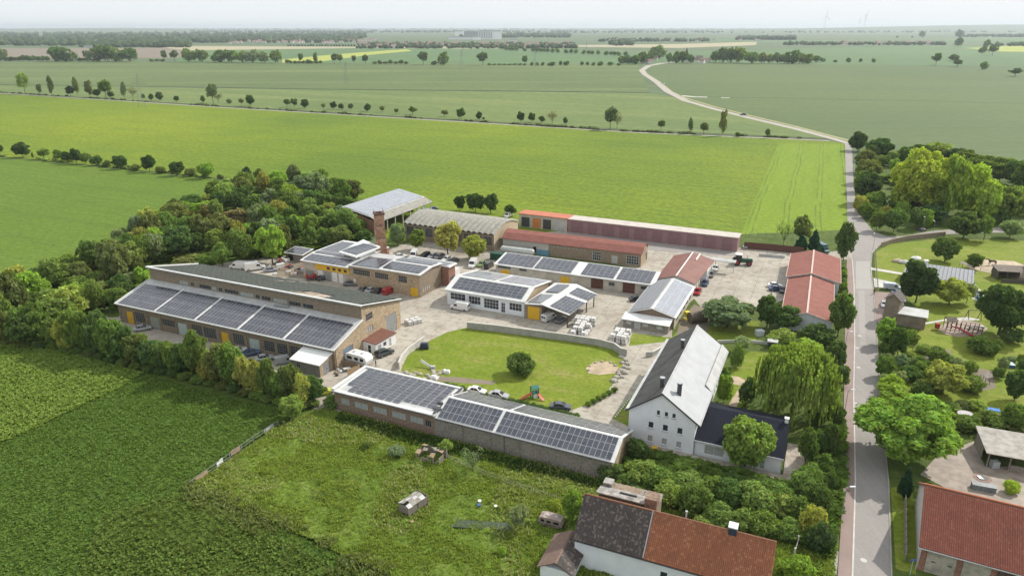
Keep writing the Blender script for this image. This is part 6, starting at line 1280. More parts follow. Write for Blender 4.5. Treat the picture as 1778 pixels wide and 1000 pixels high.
def tree(px, py, wpx, hpx, kind, col, label=None, group=None, z=None, hmul=1.0, front=True):
    d = depth_at(px, py); dn = math.atan((py - hpx / 2 - 500) / FOC) + PITCH
    W = wpx * d / FOC; Hh = hpx * d / FOC
    # silhouette height = H cos(dn) + a bit of the crown's depth seen from above
    Hm = max(Hh * 0.35, (Hh - 0.30 * W * math.sin(dn)) / math.cos(dn)) * hmul
    p = G(px, py)
    q_ = barn_inv @ Vector((p.x, p.y, 0))
    if -9 < q_.x < 32 and -3 < q_.y < 19: return None
    if front and dn > 0.12: p.y += 0.22 * W
    i = TR.randrange(len(KIND[kind])); cm_, tm_ = KIND[kind][i]
    conif = kind == 'cone'
    nm_ = 'hedge_tree' if group and 'hedge' in group and kind != 'bush' else NM[kind]
    root = empty(nm_, (p.x, p.y, (BZ if z is None else z)), TR.uniform(0, 6.28), label or 'x', 'bush' if kind == 'bush' else 'tree', group)
    rx = {'tall': .42, 'column': .42, 'cone': .42}.get(kind, .5) * 1.12
    root.scale = (W / (2 * rx), W / (2 * rx), Hm)
    c = place('crown', cm_, root); j = TR.uniform(.85, 1.18); cc = COL[col]; c.color = (BR * cc[0] * j * TR.uniform(.92, 1.1), BR * cc[1] * j, BR * cc[2] * j * TR.uniform(.85, 1.15), 1)
    place('trunk', tm_, root)
    return root
def trees(lst, f, where, group):
    """f converts list units to photo pixels; labels count from the left"""
    q = sorted([(f(a[0], a[1]), a) for a in lst], key=lambda t_: t_[0][0])
    for i, ((px, py, s), a) in enumerate(q):
        nm = '%s %s, %s from the left %s' % (CN[a[5]], SH[a[4]], nth(i + 1), where)
        tree(px, py, a[2] * s, a[3] * s, a[4], a[5], nm, group)
def T(scale, ox=0, oy=0): return lambda x, y: (ox + x / scale, oy + y / scale, 1 / scale)
D, M_, Lg = 'dark', 'mid', 'light'
rowA_l = [(3, 80, 26, 45, 'round', D), (108, 103, 85, 78, 'round', D), (168, 108, 14, 35, 'column', 'olive'), (215, 113, 75, 62, 'open', M_), (293, 120, 50, 60, 'round', M_), (338, 130, 60, 60, 'round', D), (385, 136, 60, 80, 'round', D), (432, 136, 55, 60, 'round', M_),
          (485, 144, 65, 55, 'round', 'dmid'), (543, 152, 45, 38, 'bush', 'olive'), (610, 163, 75, 75, 'round', D), (688, 172, 55, 38, 'bush', 'olive'), (757, 178, 72, 88, 'round', D), (815, 184, 50, 38, 'bush', 'olive'), (900, 197, 75, 80, 'round', D), (970, 200, 60, 46, 'bush', 'olive'),
          (1053, 210, 92, 85, 'round', 'bright'), (1125, 215, 35, 30, 'bush', 'olive'), (1257, 235, 60, 85, 'tall', D), (1320, 238, 62, 85, 'open', 'olive')]
trees(rowA_l, T(2.941, 0, 240), 'in the bright-field row', 'trees in the row across the bright field')
s = 2.963
rb = [(130, 487, 70, 110, 'open', Lg), (205, 487, 28, 55, 'column', 'olive'), (268, 492, 38, 100, 'column', 'olive'), (363, 495, 45, 50, 'round', D), (400, 495, 36, 100, 'column', 'olive'), (463, 500, 44, 85, 'column', 'olive'), (500, 502, 38, 42, 'round', D), (545, 503, 85, 95, 'open', M_), (573, 505, 38, 35, 'round', D),
      (640, 510, 36, 90, 'column', 'grey'), (685, 508, 60, 60, 'bare', 'brown'), (738, 513, 20, 28, 'round', D), (780, 518, 28, 32, 'round', 'dmid'), (822, 520, 42, 42, 'round', D), (910, 526, 30, 32, 'round', D), (1045, 530, 26, 34, 'round', 'dmid'), (1098, 535, 72, 105, 'open', 'grey'), (1125, 534, 50, 60, 'bare', 'brown'), (1180, 534, 28, 24, 'bush', 'olive'),
      (1243, 543, 34, 36, 'open', 'olive'), (1290, 547, 50, 60, 'round', 'dmid'), (1478, 553, 42, 42, 'open', 'dmid'), (1515, 558, 44, 50, 'open', 'dmid'), (1570, 560, 42, 45, 'round', D), (1665, 563, 30, 30, 'open', 'olive'), (1717, 565, 36, 40, 'round', D), (1757, 567, 30, 32, 'round', D)]
rb2 = [(28, 572, 34, 38, 'open', 'olive'), (115, 575, 40, 38, 'round', D), (190, 580, 38, 36, 'open', 'olive'), (263, 588, 30, 28, 'open', 'olive'), (345, 592, 54, 44, 'open', 'dmid'), (510, 602, 44, 34, 'open', 'olive'), (595, 614, 48, 56, 'round', 'dmid'), (688, 618, 36, 40, 'round', D), (710, 617, 16, 12, 'bush', D), (900, 632, 42, 55, 'round', D), (958, 632, 42, 50, 'round', D),
       (1010, 635, 34, 38, 'round', 'dmid'), (1062, 643, 74, 80, 'bare', 'brown'), (1130, 642, 28, 34, 'round', 'dmid'), (1360, 668, 88, 125, 'open', 'grey'), (1395, 666, 66, 95, 'bare', 'brown'), (1625, 672, 52, 55, 'open', 'olive'), (1775, 690, 32, 85, 'column', 'dmid')]
rb3 = [(70, 722, 55, 65, 'open', 'olive'), (168, 728, 44, 140, 'column', 'olive'), (250, 733, 30, 25, 'bush', 'dmid'), (408, 742, 34, 52, 'open', 'dmid')]
allb = [(x / s, y / s, w_ / s, h_ / s, k, c) for x, y, w_, h_, k, c in rb] + [(600 + x / s, y / s, w_ / s, h_ / s, k, c) for x, y, w_, h_, k, c in rb2] + [(1200 + x / 3.076, y / 3.076, w_ / 3.076, h_ / 3.076, k, c) for x, y, w_, h_, k, c in rb3]
trees(allb, T(1), 'along the far field track', 'trees along the far field track')
far1 = [(27, 318, 50, 65, 'open', 'grey'), (295, 318, 75, 72, 'far', 'dmid'), (345, 318, 95, 72, 'far', 'dmid'), (445, 310, 35, 48, 'open', 'grey'), (500, 318, 80, 75, 'far', 'dmid'), (555, 318, 85, 80, 'far', 'dmid'), (600, 318, 70, 75, 'far', 'mid'), (668, 318, 88, 70, 'far', 'dmid'), (848, 318, 36, 58, 'open', 'dmid'), (900, 318, 54, 58, 'open', 'dmid'), (975, 320, 65, 60, 'far', 'mid'), (1040, 320, 72, 62, 'far', 'mid'),
        (1130, 322, 82, 62, 'far', 'dmid'), (1190, 322, 82, 62, 'far', 'dmid'), (1250, 325, 72, 60, 'far', 'mid'), (1300, 325, 70, 60, 'far', 'grey'), (1360, 325, 60, 50, 'far', 'grey'), (1420, 326, 60, 64, 'far', 'mid'), (1480, 328, 28, 20, 'far', 'dmid'), (1550, 328, 35, 50, 'open', 'dmid'), (1590, 328, 30, 20, 'far', 'dmid'), (1625, 328, 28, 55, 'column', 'dmid'), (1720, 330, 40, 55, 'open', 'dmid'), (1750, 330, 40, 50, 'open', 'mid')]
far1 += [(100 + 24 * i, 316, 30, 20 + (i * 7) % 8, 'far', 'dmid') for i in range(-4, 7)] + [(1495 + i * 22, 329, 22, 14, 'far', 'dmid') for i in range(8)] + [(410 + 20 * i, 317, 24, 18, 'far', 'dmid') for i in range(3)] + [(780 + 28 * i, 318, 24, 12, 'far', 'dmid') for i in range(3)]
far2 = [(45, 330, 30, 42, 'open', 'dmid'), (102, 332, 42, 48, 'open', 'dmid'), (400, 335, 74, 65, 'open', 'dmid'), (455, 335, 30, 20, 'far', 'dmid'), (502, 335, 54, 65, 'far', 'mid'), (705, 338, 72, 70, 'open', 'dmid'), (922, 338, 38, 50, 'open', 'dmid'), (1060, 340, 44, 20, 'far', 'dmid'), (1105, 340, 20, 22, 'far', 'dmid'), (1135, 340, 30, 22, 'far', 'dmid'), (1215, 340, 18, 22, 'far', 'dmid'), (1245, 340, 18, 20, 'far', 'dmid'), (1275, 340, 20, 18, 'far', 'dmid'),
        (1310, 340, 30, 22, 'far', 'dmid'), (1360, 340, 30, 20, 'far', 'dmid'), (1405, 340, 22, 12, 'far', 'dmid')] + [(150 + 27 * i, 332, 26, 14 + 6 * (i % 2), 'far', 'dmid') for i in range(7)] + [(740 + 26 * i, 337, 24, 8, 'far', 'dmid') for i in range(8)] + [(958 + 28 * i, 340, 20, 18, 'far', 'dmid') for i in range(3)]
allf = [(x / s, y / s, w_ / s, h_ / s, k, c) for x, y, w_, h_, k, c in far1] + [(600 + x / s, y / s, w_ / s, h_ / s, k, c) for x, y, w_, h_, k, c in far2]
trees(allf, T(1), 'in the distant tree line', 'trees in the distant tree line')
avn = [825, 845, 860, 880, 920, 965, 985, 1005, 1020, 1040, 1065, 1090, 1135, 1160, 1185, 1225, 1250, 1268, 1300, 1340, 1365, 1385, 1405, 1440]
trees([(600 + x / s, (262 + (x - 825) * .045) / s, 24 / s, 20 / s, 'far', 'dmid') for x in avn], T(1), 'in the thin distant avenue', 'small trees in the distant avenue')
vil = [(1425, 332, 50, 36), (1455, 332, 50, 42), (1490, 332, 56, 44), (1522, 328, 60, 52), (1600, 305, 88, 66), (1560, 320, 50, 40), (1665, 322, 40, 46), (1700, 326, 50, 58), (1735, 326, 56, 60), (1775, 328, 40, 40)]
vil = [(600 + x / s, y / s, w_ / s, h_ / s, 'far', 'dmid') for x, y, w_, h_ in vil] + [(1200 + x / 3.076, y / 3.076, w_ / 3.076, h_ / 3.076, 'far', c) for x, y, w_, h_, c in
      ((130, 335, 60, 60, 'dmid'), (170, 338, 70, 82, 'dmid'), (210, 338, 70, 78, 'dmid'), (255, 338, 80, 82, 'mid'), (320, 342, 80, 62, 'dmid'), (375, 340, 50, 50, 'olive'), (415, 340, 50, 48, 'olive'), (460, 340, 50, 50, 'dmid'), (500, 340, 40, 52, 'dmid'), (535, 342, 84, 70, 'dmid'), (580, 342, 64, 56, 'mid'), (620, 342, 62, 52, 'mid'), (665, 335, 44, 36, 'dmid'), (700, 333, 32, 20, 'dmid'))]
trees(vil, T(1), 'around the far hamlet', 'trees around the far hamlet')
rgt = [(840, 335, 25, 25), (903, 335, 20, 18), (973, 338, 20, 22), (1307, 350, 60, 65), (1400, 328, 56, 32), (1420, 358, 60, 40), (1562, 372, 44, 40), (1730, 410, 78, 46), (1233, 200, 34, 32), (1432, 202, 42, 40), (1425, 250, 46, 40), (1555, 287, 42, 32), (1608, 299, 60, 62), (1575, 260, 36, 40), (770, 336, 22, 14), (1180, 204, 14, 10), (1100, 204, 12, 10), (1770, 240, 40, 16), (1720, 244, 44, 16)]
trees([(x, y, w_, h_, 'far' if w_ < 58 else 'open', 'dmid') for x, y, w_, h_ in rgt], T(3.076, 1200, 0), 'on the far right fields', 'lone trees on the far right fields')
belt = [(1468, 290, 75, 75, 'round', D), (1545, 335, 160, 150, 'mid', 'grey'), (1615, 325, 140, 150, 'mid', 'grey'), (1535, 380, 130, 110, 'mid', 'grey'), (1427, 380, 95, 105, 'round', 'dmid'), (1360, 345, 52, 75, 'tall', D), (1115, 400, 88, 110, 'round', D), (1215, 392, 95, 120, 'round', D), (1290, 420, 115, 130, 'mid', 'dmid'), (1060, 460, 115, 125, 'open', 'brown'),
        (885, 475, 155, 150, 'mid', 'olive'), (1190, 480, 175, 120, 'mid', 'brown'), (1370, 480, 120, 140, 'mid', 'mid'), (1590, 460, 150, 150, 'mid', 'mid'), (1470, 470, 100, 120, 'mid', 'mid'), (760, 545, 145, 165, 'mid', 'olive'), (1020, 540, 125, 150, 'mid', 'olive'), (680, 475, 66, 62, 'round', 'dmid'), (640, 620, 120, 135, 'mid', 'dmid'), (900, 625, 175, 185, 'mid', 'dmid'),
        (790, 650, 135, 175, 'open', 'grey'), (1100, 590, 115, 130, 'mid', 'light'), (1130, 662, 105, 135, 'tall', 'mid'), (1230, 642, 140, 180, 'mid', 'mid'), (1380, 655, 175, 225, 'big', 'bright'), (1450, 600, 95, 165, 'mid', 'olive'), (480, 700, 165, 190, 'mid', 'mid'), (580, 775, 185, 265, 'mid', 'olive'), (420, 640, 85, 90, 'round', 'dmid'), (270, 790, 175, 180, 'mid', 'mid'),
        (180, 738, 62, 70, 'round', 'dmid'), (690, 720, 95, 130, 'mid', 'olive'), (380, 890, 150, 150, 'mid', 'bright'), (490, 900, 100, 175, 'tall', 'mid'), (720, 800 - 30, 90, 110, 'mid', 'bright'), (590, 890, 120, 130, 'mid', 'mid'), (250, 1010, 250, 200, 'mid', 'mid'), (380, 1030, 120, 115, 'round', 'bright'), (110, 1090, 190, 200, 'mid', 'dmid'),
        (40, 960, 190, 270, 'mid', 'olive'), (0, 1040, 160, 260, 'mid', 'mid'), (960, 660, 160, 60, 'bush', 'olive'), (1040, 655, 120, 60, 'bush', 'mid'), (1500, 540, 100, 140, 'mid', 'dmid'), (1310, 560, 110, 130, 'mid', 'dmid'), (1000, 600, 100, 120, 'mid', 'dmid'), (840, 560, 120, 110, 'mid', 'dmid'), (160, 900, 120, 110, 'round', 'mid'), (-60, 880, 150, 220, 'mid', 'olive')]
bp = [(-40, 560), (-30, 500), (60, 500), (120, 478), (215, 425), (290, 378), (380, 352), (470, 322), (560, 318), (615, 345), (640, 400), (580, 432), (500, 436), (455, 452), (370, 452), (262, 455), (212, 520), (150, 552), (60, 575)]
pts_ = [(a[0] / 2.941, 240 + a[1] / 2.941) for a in belt]
for _ in range(2600):
    x, y = TR.uniform(-40, 640), TR.uniform(318, 575); k_ = .6 + (y - 318) / 257 * .9
    if inside(np.array([x]), np.array([y]), bp)[0] and not (35 < x < 120 and 488 < y < 528) and not (275 < x < 350 and 436 < y < 462) and all(abs(x - a) > 18 * k_ or abs(y - b) > 11 * k_ for a, b in pts_):
        pts_.append((x, y)); belt.append((x * 2.941, (y - 240) * 2.941, TR.uniform(85, 165) * k_ ** .6, TR.uniform(70, 165) * k_ ** .5, TR.choice(['mid', 'round', 'tall', 'mid']), TR.choice(['mid', 'light', 'olive', 'mid', 'bright', 'dmid', 'grey', 'light', 'yolive'])))
for x0_, x1_, wh in ((-999, 190, 'left of the long hall'), (190, 350, 'behind the hall roof'), (350, 460, 'above the white vans'), (460, 999, 'above the scrap yard')):
    trees([a for a in belt if x0_ <= a[0] / 2.941 < x1_], T(2.941, 0, 240), 'in the wood ' + wh, 'trees of the wood ' + wh)
wood = [(150, 180 + 120, 130, 150, 'dmid'), (560, 560, 170, 170, 'mid'), (420, 620, 150, 170, 'dmid'), (720, 640, 190, 170, 'bright'), (860, 760, 260, 280, 'mid'), (1000, 640, 170, 160, 'dmid'), (1180, 680, 230, 270, 'grey'), (1260, 700, 130, 150, 'light'), (620, 900, 190, 250, 'mid'), (940, 880, 280, 250, 'olive'), (760, 860, 180, 180, 'dmid'), (1200, 860, 220, 180, 'dmid'), (420, 800, 130, 170, 'olive'), (1110, 760, 140, 160, 'mid'), (1565, 870, 220, 260, 'grey')]
trees([(x, y, w_, h_, 'mid', c) for x, y, w_, h_, c in wood], T(6.25, 440, 290), 'in the wood left of the brick chimney', 'trees of the wood by the chimney')
yd = [(725, 437, 34, 38, 'mid', 'mid'), (777, 446, 56, 62, 'mid', 'yolive'), (824, 455, 50, 46, 'mid', 'yolive')]
trees(yd, T(1), 'between chimney and barrel roof hall', 'trees over the parked cars')
trees([(798, 368, 21, 27, 'tall', D), (825, 371, 34, 36, 'round', D), (852, 373, 26, 35, 'tall', D), (886, 378, 21, 22, 'round', D)], T(1), 'behind the barrel roof hall', 'dark trees behind the barrel roof hall')
# hedge along the dark field
hx = [(-10, 594), (14, 598), (40, 602), (66, 604), (92, 606), (112, 612), (130, 616), (150, 620), (172, 625), (192, 630), (212, 634), (236, 639), (258, 644), (280, 648), (300, 652), (320, 658), (342, 664), (364, 668), (384, 674), (404, 679), (424, 686), (444, 691), (464, 697), (484, 701), (504, 706), (526, 710), (541, 706)]
hl = []
for i, (x, y) in enumerate(hx):
    hl.append((x, y + TR.uniform(-3, 3), TR.uniform(32, 56), TR.uniform(50, 90), TR.choice(['mid', 'mid', 'mid', 'tall']), TR.choice(['mid', 'dmid', 'light', 'olive', 'yolive', 'mid'])))
hl.append((506, 736, 46, 50, 'mid', 'light'))
trees(hl, T(1), 'in the front hedge below the long hall', 'hedge trees below the long hall')
hl = [(x + 9, y - 17 + TR.uniform(-2, 2), TR.uniform(32, 42), TR.uniform(34, 48), 'mid', TR.choice(['mid', 'dmid', 'bright', 'olive'])) for i, (x, y) in enumerate(hx) if x < 120 or (130 < x < 470) or x > 480]
trees([h for h in hl if h[0] < 545], T(1), 'in the rear rank of the front hedge', 'rear rank of the hedge below the long hall')
hl = [(x, y + 4, 26, 16, 'bush', TR.choice(['dmid', 'mid', 'olive'])) for x, y in hx if x < 545]
trees(hl, T(1), 'at the front hedge foot', 'low bushes at the foot of the hedge')
one = lambda px, py, w_, h_, k, c, lab: tree(px, py, w_, h_, k, c, lab)
one(905, 656, 52, 44, 'bush', 'dmid', 'dense dark green round bush alone on the oval lawn')
one(576, 712, 34, 24, 'bush', 'mid', 'low green bush at the left corner of the brick shed')
one(1467, 456, 34, 72, 'tall', 'dmid', 'tall dark oval tree at the road junction, beside the far red shed')
one(1362, 434, 40, 58, 'bare', 'light', 'thinly leaved light tree left of the dark spruces')
one(1392, 433, 40, 60, 'open', 'olive', 'airy olive tree behind the dark spruces')
one(1392, 441, 30, 34, 'cone', 'spruce', 'left dark spruce beside the brown yard fence'); one(1414, 442, 28, 44, 'cone', 'spruce', 'right dark spruce beside the brown yard fence')
one(1459, 590, 50, 84, 'mid', 'mid', 'tall mid-green tree between the near red shed and the road')
one(1268, 580, 108, 62, 'mid', 'grey', 'broad grey-green tree beyond the ridge of the white house')
one(1335, 574, 52, 60, 'mid', 'dmid', 'dark tree right of the broad grey-green tree'); one(1370, 578, 54, 46, 'mid', 'dmid', 'dark tree in front of the near red shed gable')
one(1358, 602, 50, 30, 'bush', 'light', 'light green bush under the dark trees, left of the dark ball bush'); one(1424, 604, 60, 42, 'bush', 'dmid', 'dark ball-shaped bush near the road above the willow')
one(1408, 626, 54, 36, 'mid', 'bright', 'bright green small tree just above the willow'); one(1450, 652, 42, 62, 'mid', 'dmid', 'dark green tree between willow and pavement'); one(1462, 676, 26, 40, 'bush', 'dmid', 'slim dark bush at the pavement beside the willow')
one(1387, 742, 158, 142, 'willow', 'willow', 'large golden-green weeping willow beside the pavement')
one(1279, 642, 26, 44, 'bush', 'mid', 'green bush at the far right corner of the white house'); one(1258, 704, 28, 52, 'bush', 'bright', 'bright bush against the right side wall of the white house'); one(1296, 706, 30, 50, 'bush', 'dmid', 'dark bush between garden path and willow')
one(1290, 616, 38, 32, 'open', 'pale', 'pale blossoming shrub on the garden lawn right of the white house'); one(1258, 668, 22, 30, 'bush', 'mid', 'green bush halfway along the right wall of the white house')
one(1300, 824, 100, 98, 'mid', 'light', 'light green tree in front of the dark-roofed house wing'); one(1108, 806, 40, 44, 'bush', 'dmid', 'dark glossy bush between solar shed and white gable')
th = [(1062, 840, 46, 36, 'dmid'), (1085, 850, 40, 26, 'mid'), (1120, 848, 70, 44, 'light'), (1150, 858, 60, 40, 'mid'), (1168, 884, 60, 44, 'light'), (1208, 905, 62, 64, 'mid'), (1200, 862, 66, 36, 'mid'), (1245, 868, 56, 38, 'mid'), (1270, 885, 60, 48, 'dmid'), (1312, 898, 70, 56, 'light'), (1350, 886, 60, 44, 'mid'), (1360, 905, 60, 44, 'light'), (1250, 925, 60, 46, 'mid'), (1290, 930, 56, 44, 'mid'), (1330, 938, 60, 46, 'mid'), (1372, 945, 50, 40, 'mid'),
      (1395, 872, 56, 50, 'mid'), (1390, 915, 60, 50, 'mid'), (1424, 900, 50, 56, 'dmid'), (1412, 945, 52, 60, 'yolive'), (1425, 966, 50, 56, 'dark'), (1100, 872, 50, 26, 'dmid'), (1275, 850, 44, 26, 'dmid'), (1330, 862, 44, 26, 'dmid'), (1225, 940, 50, 40, 'light')]
trees([(x, y, w_, h_, 'bush', c) for x, y, w_, h_, c in th], T(1), 'in the thicket behind the tiled house', 'bushes in the thicket behind the tiled house')
rc = [(1401, 815, 36, 66, 'tall', 'dmid'), (1420, 798, 32, 52, 'tall', 'dmid'), (1441, 797, 32, 62, 'mid', 'dmid'), (1434, 826, 42, 36, 'bush', 'mid'), (1415, 856, 52, 46, 'bush', 'mid'), (1447, 858, 30, 38, 'bush', 'dmid'), (1420, 740, 34, 30, 'bush', 'dmid'), (1452, 745, 30, 50, 'bush', 'dmid'), (1350, 708, 30, 24, 'bush', 'dmid')]
trees(rc, T(1), 'between house wing and pavement', 'shrubs between house wing and pavement')
one(994, 916, 40, 64, 'mid', 'bright', 'bright green tree touching the left end of the black tiled roof'); one(964, 892, 26, 22, 'bush', 'yellow', 'small yellow bush just above the old caravan')
one(902, 930, 46, 50, 'open', 'grey', 'thin grey-green shrub in the meadow left of the old caravan'); one(820, 830, 50, 54, 'bare', 'grey', 'leafless grey tree below the block wall'); one(773, 792, 26, 28, 'bush', 'light', 'light green bush beside the ruined hut'); one(637, 787, 20, 20, 'bush', 'mid', 'small bush near the left half of the brick shed')
one(872, 968, 18, 16, 'bush', 'bright', 'small bright bush below the old hotbed strip'); one(690, 800, 40, 26, 'open', 'grey', 'grey scrubby shrub left of the ruined hut')
one(1385, 1012, 60, 44, 'bush', 'bright', 'bright green bush at the bottom edge beside the driveway')
rr_ = [(1492, 264, 34, 32, 'round', D), (1530, 282, 50, 42, 'mid', D), (1550, 292, 24, 26, 'round', 'mid'), (1504, 302, 42, 42, 'mid', 'olive'), (1508, 322, 48, 46, 'mid', 'olive'), (1496, 336, 30, 40, 'mid', 'mid'), (1508, 356, 48, 58, 'mid', 'dark'), (1524, 368, 42, 34, 'round', 'mid'), (1511, 382, 36, 30, 'round', 'mid'), (1524, 404, 28, 40, 'round', 'mid'), (1555, 407, 38, 45, 'round', 'dmid'), (1593, 400, 34, 38, 'round', 'dmid'),
       (1624, 392, 52, 36, 'mid', D), (1583, 368, 42, 32, 'mid', D), (1576, 290, 42, 36, 'mid', 'dmid'), (1602, 286, 52, 34, 'mid', 'dmid'), (1636, 280, 56, 34, 'open', 'light'), (1660, 290, 42, 32, 'mid', D), (1680, 296, 42, 36, 'mid', 'mid'), (1710, 318, 62, 48, 'mid', 'mid'), (1742, 320, 62, 46, 'mid', 'mid'), (1768, 326, 52, 48, 'mid', 'dmid'),
       (1606, 376, 112, 122, 'big', 'yellow'), (1684, 382, 92, 104, 'big', 'yellow'), (1652, 380, 60, 112, 'mid', 'yellow'), (1570, 372, 46, 62, 'mid', 'yellow'), (1716, 390, 50, 74, 'mid', 'yellow'), (1756, 392, 64, 68, 'mid', 'mid'), (1679, 420, 62, 52, 'mid', 'dmid'), (1712, 421, 34, 46, 'open', 'mid'), (1758, 417, 38, 34, 'round', 'grey'), (1560, 330, 26, 20, 'bush', 'dmid'), (1578, 318, 22, 18, 'bush', 'mid'), (1790, 340, 60, 60, 'mid', 'dmid'), (1650, 356, 60, 40, 'mid', 'dmid'), (1720, 350, 60, 40, 'mid', 'dmid')]
trees(rr_, T(1), 'in the copse right of the junction', 'trees of the copse right of the junction')
one(1646, 459, 52, 48, 'mid', 'dmid', 'dark green tree behind the grey bungalow'); one(1696, 457, 28, 16, 'bush', 'dmid', 'low bush at the paddock edge'); one(1597, 533, 70, 82, 'mid', 'dark', 'big dark conical-crowned tree in front of the grey bungalow')
one(1655, 536, 64, 52, 'mid', 'yolive', 'light olive tree right of the big dark one by the bungalow'); one(1682, 530, 32, 40, 'open', 'pale', 'pale thin tree beside the bungalow terrace'); one(1694, 470, 26, 26, 'round', 'dmid', 'small dark tree on the sandy paddock'); one(1748, 592, 106, 104, 'big', 'dark', 'very large dark round tree beside the playground')
gd = [(1538, 604, 38, 52, 'mid', 'bright'), (1562, 622, 40, 54, 'mid', 'dmid'), (1585, 600, 26, 26, 'bush', 'mid'), (1536, 660, 36, 42, 'mid', 'mid'), (1548, 684, 38, 34, 'bush', 'bright'), (1584, 664, 44, 28, 'bush', 'dmid'), (1631, 634, 40, 30, 'bush', 'mid'), (1643, 694, 78, 66, 'mid', 'yolive'), (1682, 652, 30, 26, 'bush', 'mid'), (1712, 620, 50, 34, 'bush', 'dmid'), (1735, 661, 20, 22, 'bush', 'dmid'), (1690, 684, 48, 30, 'bush', 'mid'),
      (1766, 702, 44, 60, 'mid', 'dmid'), (1777, 655, 20, 30, 'bush', 'dark'), (1556, 704, 60, 36, 'bush', 'bright'), (1606, 690, 40, 26, 'bush', 'mid'), (1680, 752, 52, 30, 'bush', 'mid'), (1722, 750, 54, 36, 'bush', 'mid'), (1764, 752, 52, 50, 'mid', 'mid'), (1600, 640, 30, 20, 'bush', 'mid'), (1700, 716, 30, 20, 'bush', 'light'), (1760, 600, 40, 30, 'bush', 'dmid')]
gx = []
for _ in range(900):
    x, y = TR.uniform(1530, 1790), TR.uniform(590, 765)
    if inside(np.array([x]), np.array([y]), [(1534, 592), (1600, 600), (1660, 640), (1730, 600), (1790, 600), (1795, 765), (1690, 765), (1560, 740), (1532, 680)])[0] and all(abs(x - a[0]) > 14 or abs(y - a[1]) > 9 for a in gd + gx) and not (1690 < x < 1765 and 650 < y < 735) and not (1670 < x < 1730 and 625 < y < 690): gx.append((x, y, TR.uniform(16, 34), TR.uniform(10, 26), 'bush', TR.choice(['mid', 'bright', 'dmid', 'olive', 'light', 'grey', 'pale'])))
trees(gx[:46], T(1), 'in the garden scrub below the tower', 'garden scrub below the tower')
cx_ = []
for _ in range(900):
    x, y = TR.uniform(1486, 1790), TR.uniform(262, 400)
    if inside(np.array([x]), np.array([y]), [(1486, 262), (1560, 280), (1660, 285), (1790, 320), (1790, 392), (1640, 398), (1560, 404), (1520, 398), (1492, 370)])[0] and all(abs(x - a[0]) > 13 or abs(y - a[1]) > 7 for a in rr_ + cx_): cx_.append((x, y, TR.uniform(20, 40), TR.uniform(14, 34), TR.choice(['bush', 'mid', 'mid']), TR.choice(['mid', 'bright', 'dmid', 'olive', 'light', 'yolive'])))
trees(cx_[:44], T(1), 'in the copse undergrowth right of the junction', 'undergrowth of the copse right of the junction')
trees(gd, T(1), 'in the gardens below the tower', 'trees and bushes in the gardens below the tower')
one(1588, 826, 204, 140, 'big', 'bright', 'large spreading maple overhanging the road above the red barn'); one(1571, 874, 32, 62, 'cone', 'spruce', 'dark cypress-like conifer at the corner of the red barn'); one(1757, 860, 28, 24, 'bush', 'yellow', 'small clipped yellow-green ball bush in the courtyard')
rv = [(1464, 480 + 7 * i, 14, 18, 'bush', ['mid', 'bright', 'dmid'][i % 3]) for i in range(7)]
trees([(a[0] + .1 * i, *a[1:]) for i, a in enumerate(rv)], T(1), 'between red sheds and pavement', 'hedge bushes between red sheds and pavement')
rp = [(738 + 12.5 * i, 664 + 3.0 * i, 15, 7, 'bush', 'dmid') for i in range(3, 22)]
trees([a for a in rp], T(1), 'across the oval lawn', 'low hedge row across the oval lawn')
rp = [(1022 + 9 * i, 708 - 5 * i, 13, 9, 'bush', 'mid') for i in range(6)]
trees(rp, T(1), 'beside the concrete path', 'plants beside the concrete path')
for r_ in [o for o in C.objects if o.get('group') in ('low hedge row across the oval lawn', 'plants beside the concrete path', 'trees over the parked cars')]: r_.location.z = YZ + .03
# ------------------------------------------------------------------ far landscape
def blobs(name, pts, label=None, mat_col=(.05, .08, .03), seed=1):
    """distant woods: many small irregular crowns joined, far too many to count"""
    r = np.random.default_rng(seed); V = []; F = []
    base = np.array([(0, 0, 1.0)] + [(math.cos(a) * .85, math.sin(a) * .85, .72) for a in np.arange(5) * 1.2566] + [(math.cos(a + .6), math.sin(a + .6), .3) for a in np.arange(5) * 1.2566] + [(math.cos(a) * .7, math.sin(a) * .7, 0) for a in np.arange(5) * 1.2566])
    fc = [(0, 1 + i, 1 + (i + 1) % 5) for i in range(5)]
    for k in (0, 5):
        for i in range(5): a, b, c, d = 1 + k + i, 1 + k + (i + 1) % 5, 6 + k + i, 6 + k + (i + 1) % 5; fc += [(a, c, b), (b, c, d)]
    fc = np.array(fc)
    for (x, y, z, w_, h_) in pts:
        b = base * (1 + r.normal(size=base.shape) * .13); b = b * [w_ / 2, w_ / 2, h_] + [x, y, z]
        F.append(fc + len(V) * len(base)); V.append(b)
    me = np_mesh(name, np.concatenate(V), np.concatenate(F), [woodfarM], True); o = place(name, me); o['kind'] = 'stuff'; o.color = (*mat_col, 1); return o
def wf():
    m, t, b = nodes('distant_foliage'); geo = t.nodes.new('ShaderNodeNewGeometry'); oi = t.nodes.new('ShaderNodeObjectInfo')
    hs = t.nodes.new('ShaderNodeHueSaturation'); t.links.new(oi.outputs['Color'], hs.inputs['Color']); t.links.new(mth(t, 'ADD', mth(t, 'MULTIPLY', geo.outputs['Random Per Island'], .8), .6), hs.inputs['Value'])
    t.links.new(hs.outputs[0], b.inputs['Base Color']); b.inputs['Roughness'].default_value = .95; b.inputs['Specular IOR Level'].default_value = .1; return m
woodfarM = wf()
rr = random.Random(4)
def band(px0, px1, py0, py1, n, hm=14):
    out = []
    for _ in range(n):
        px = rr.uniform(px0, px1); py = rr.uniform(py0, py1) ; p = G(px, py); sc_ = rr.uniform(.7, 1.4); out.append((p.x, p.y, 0, hm * 1.5 * sc_, hm * sc_))
    return out
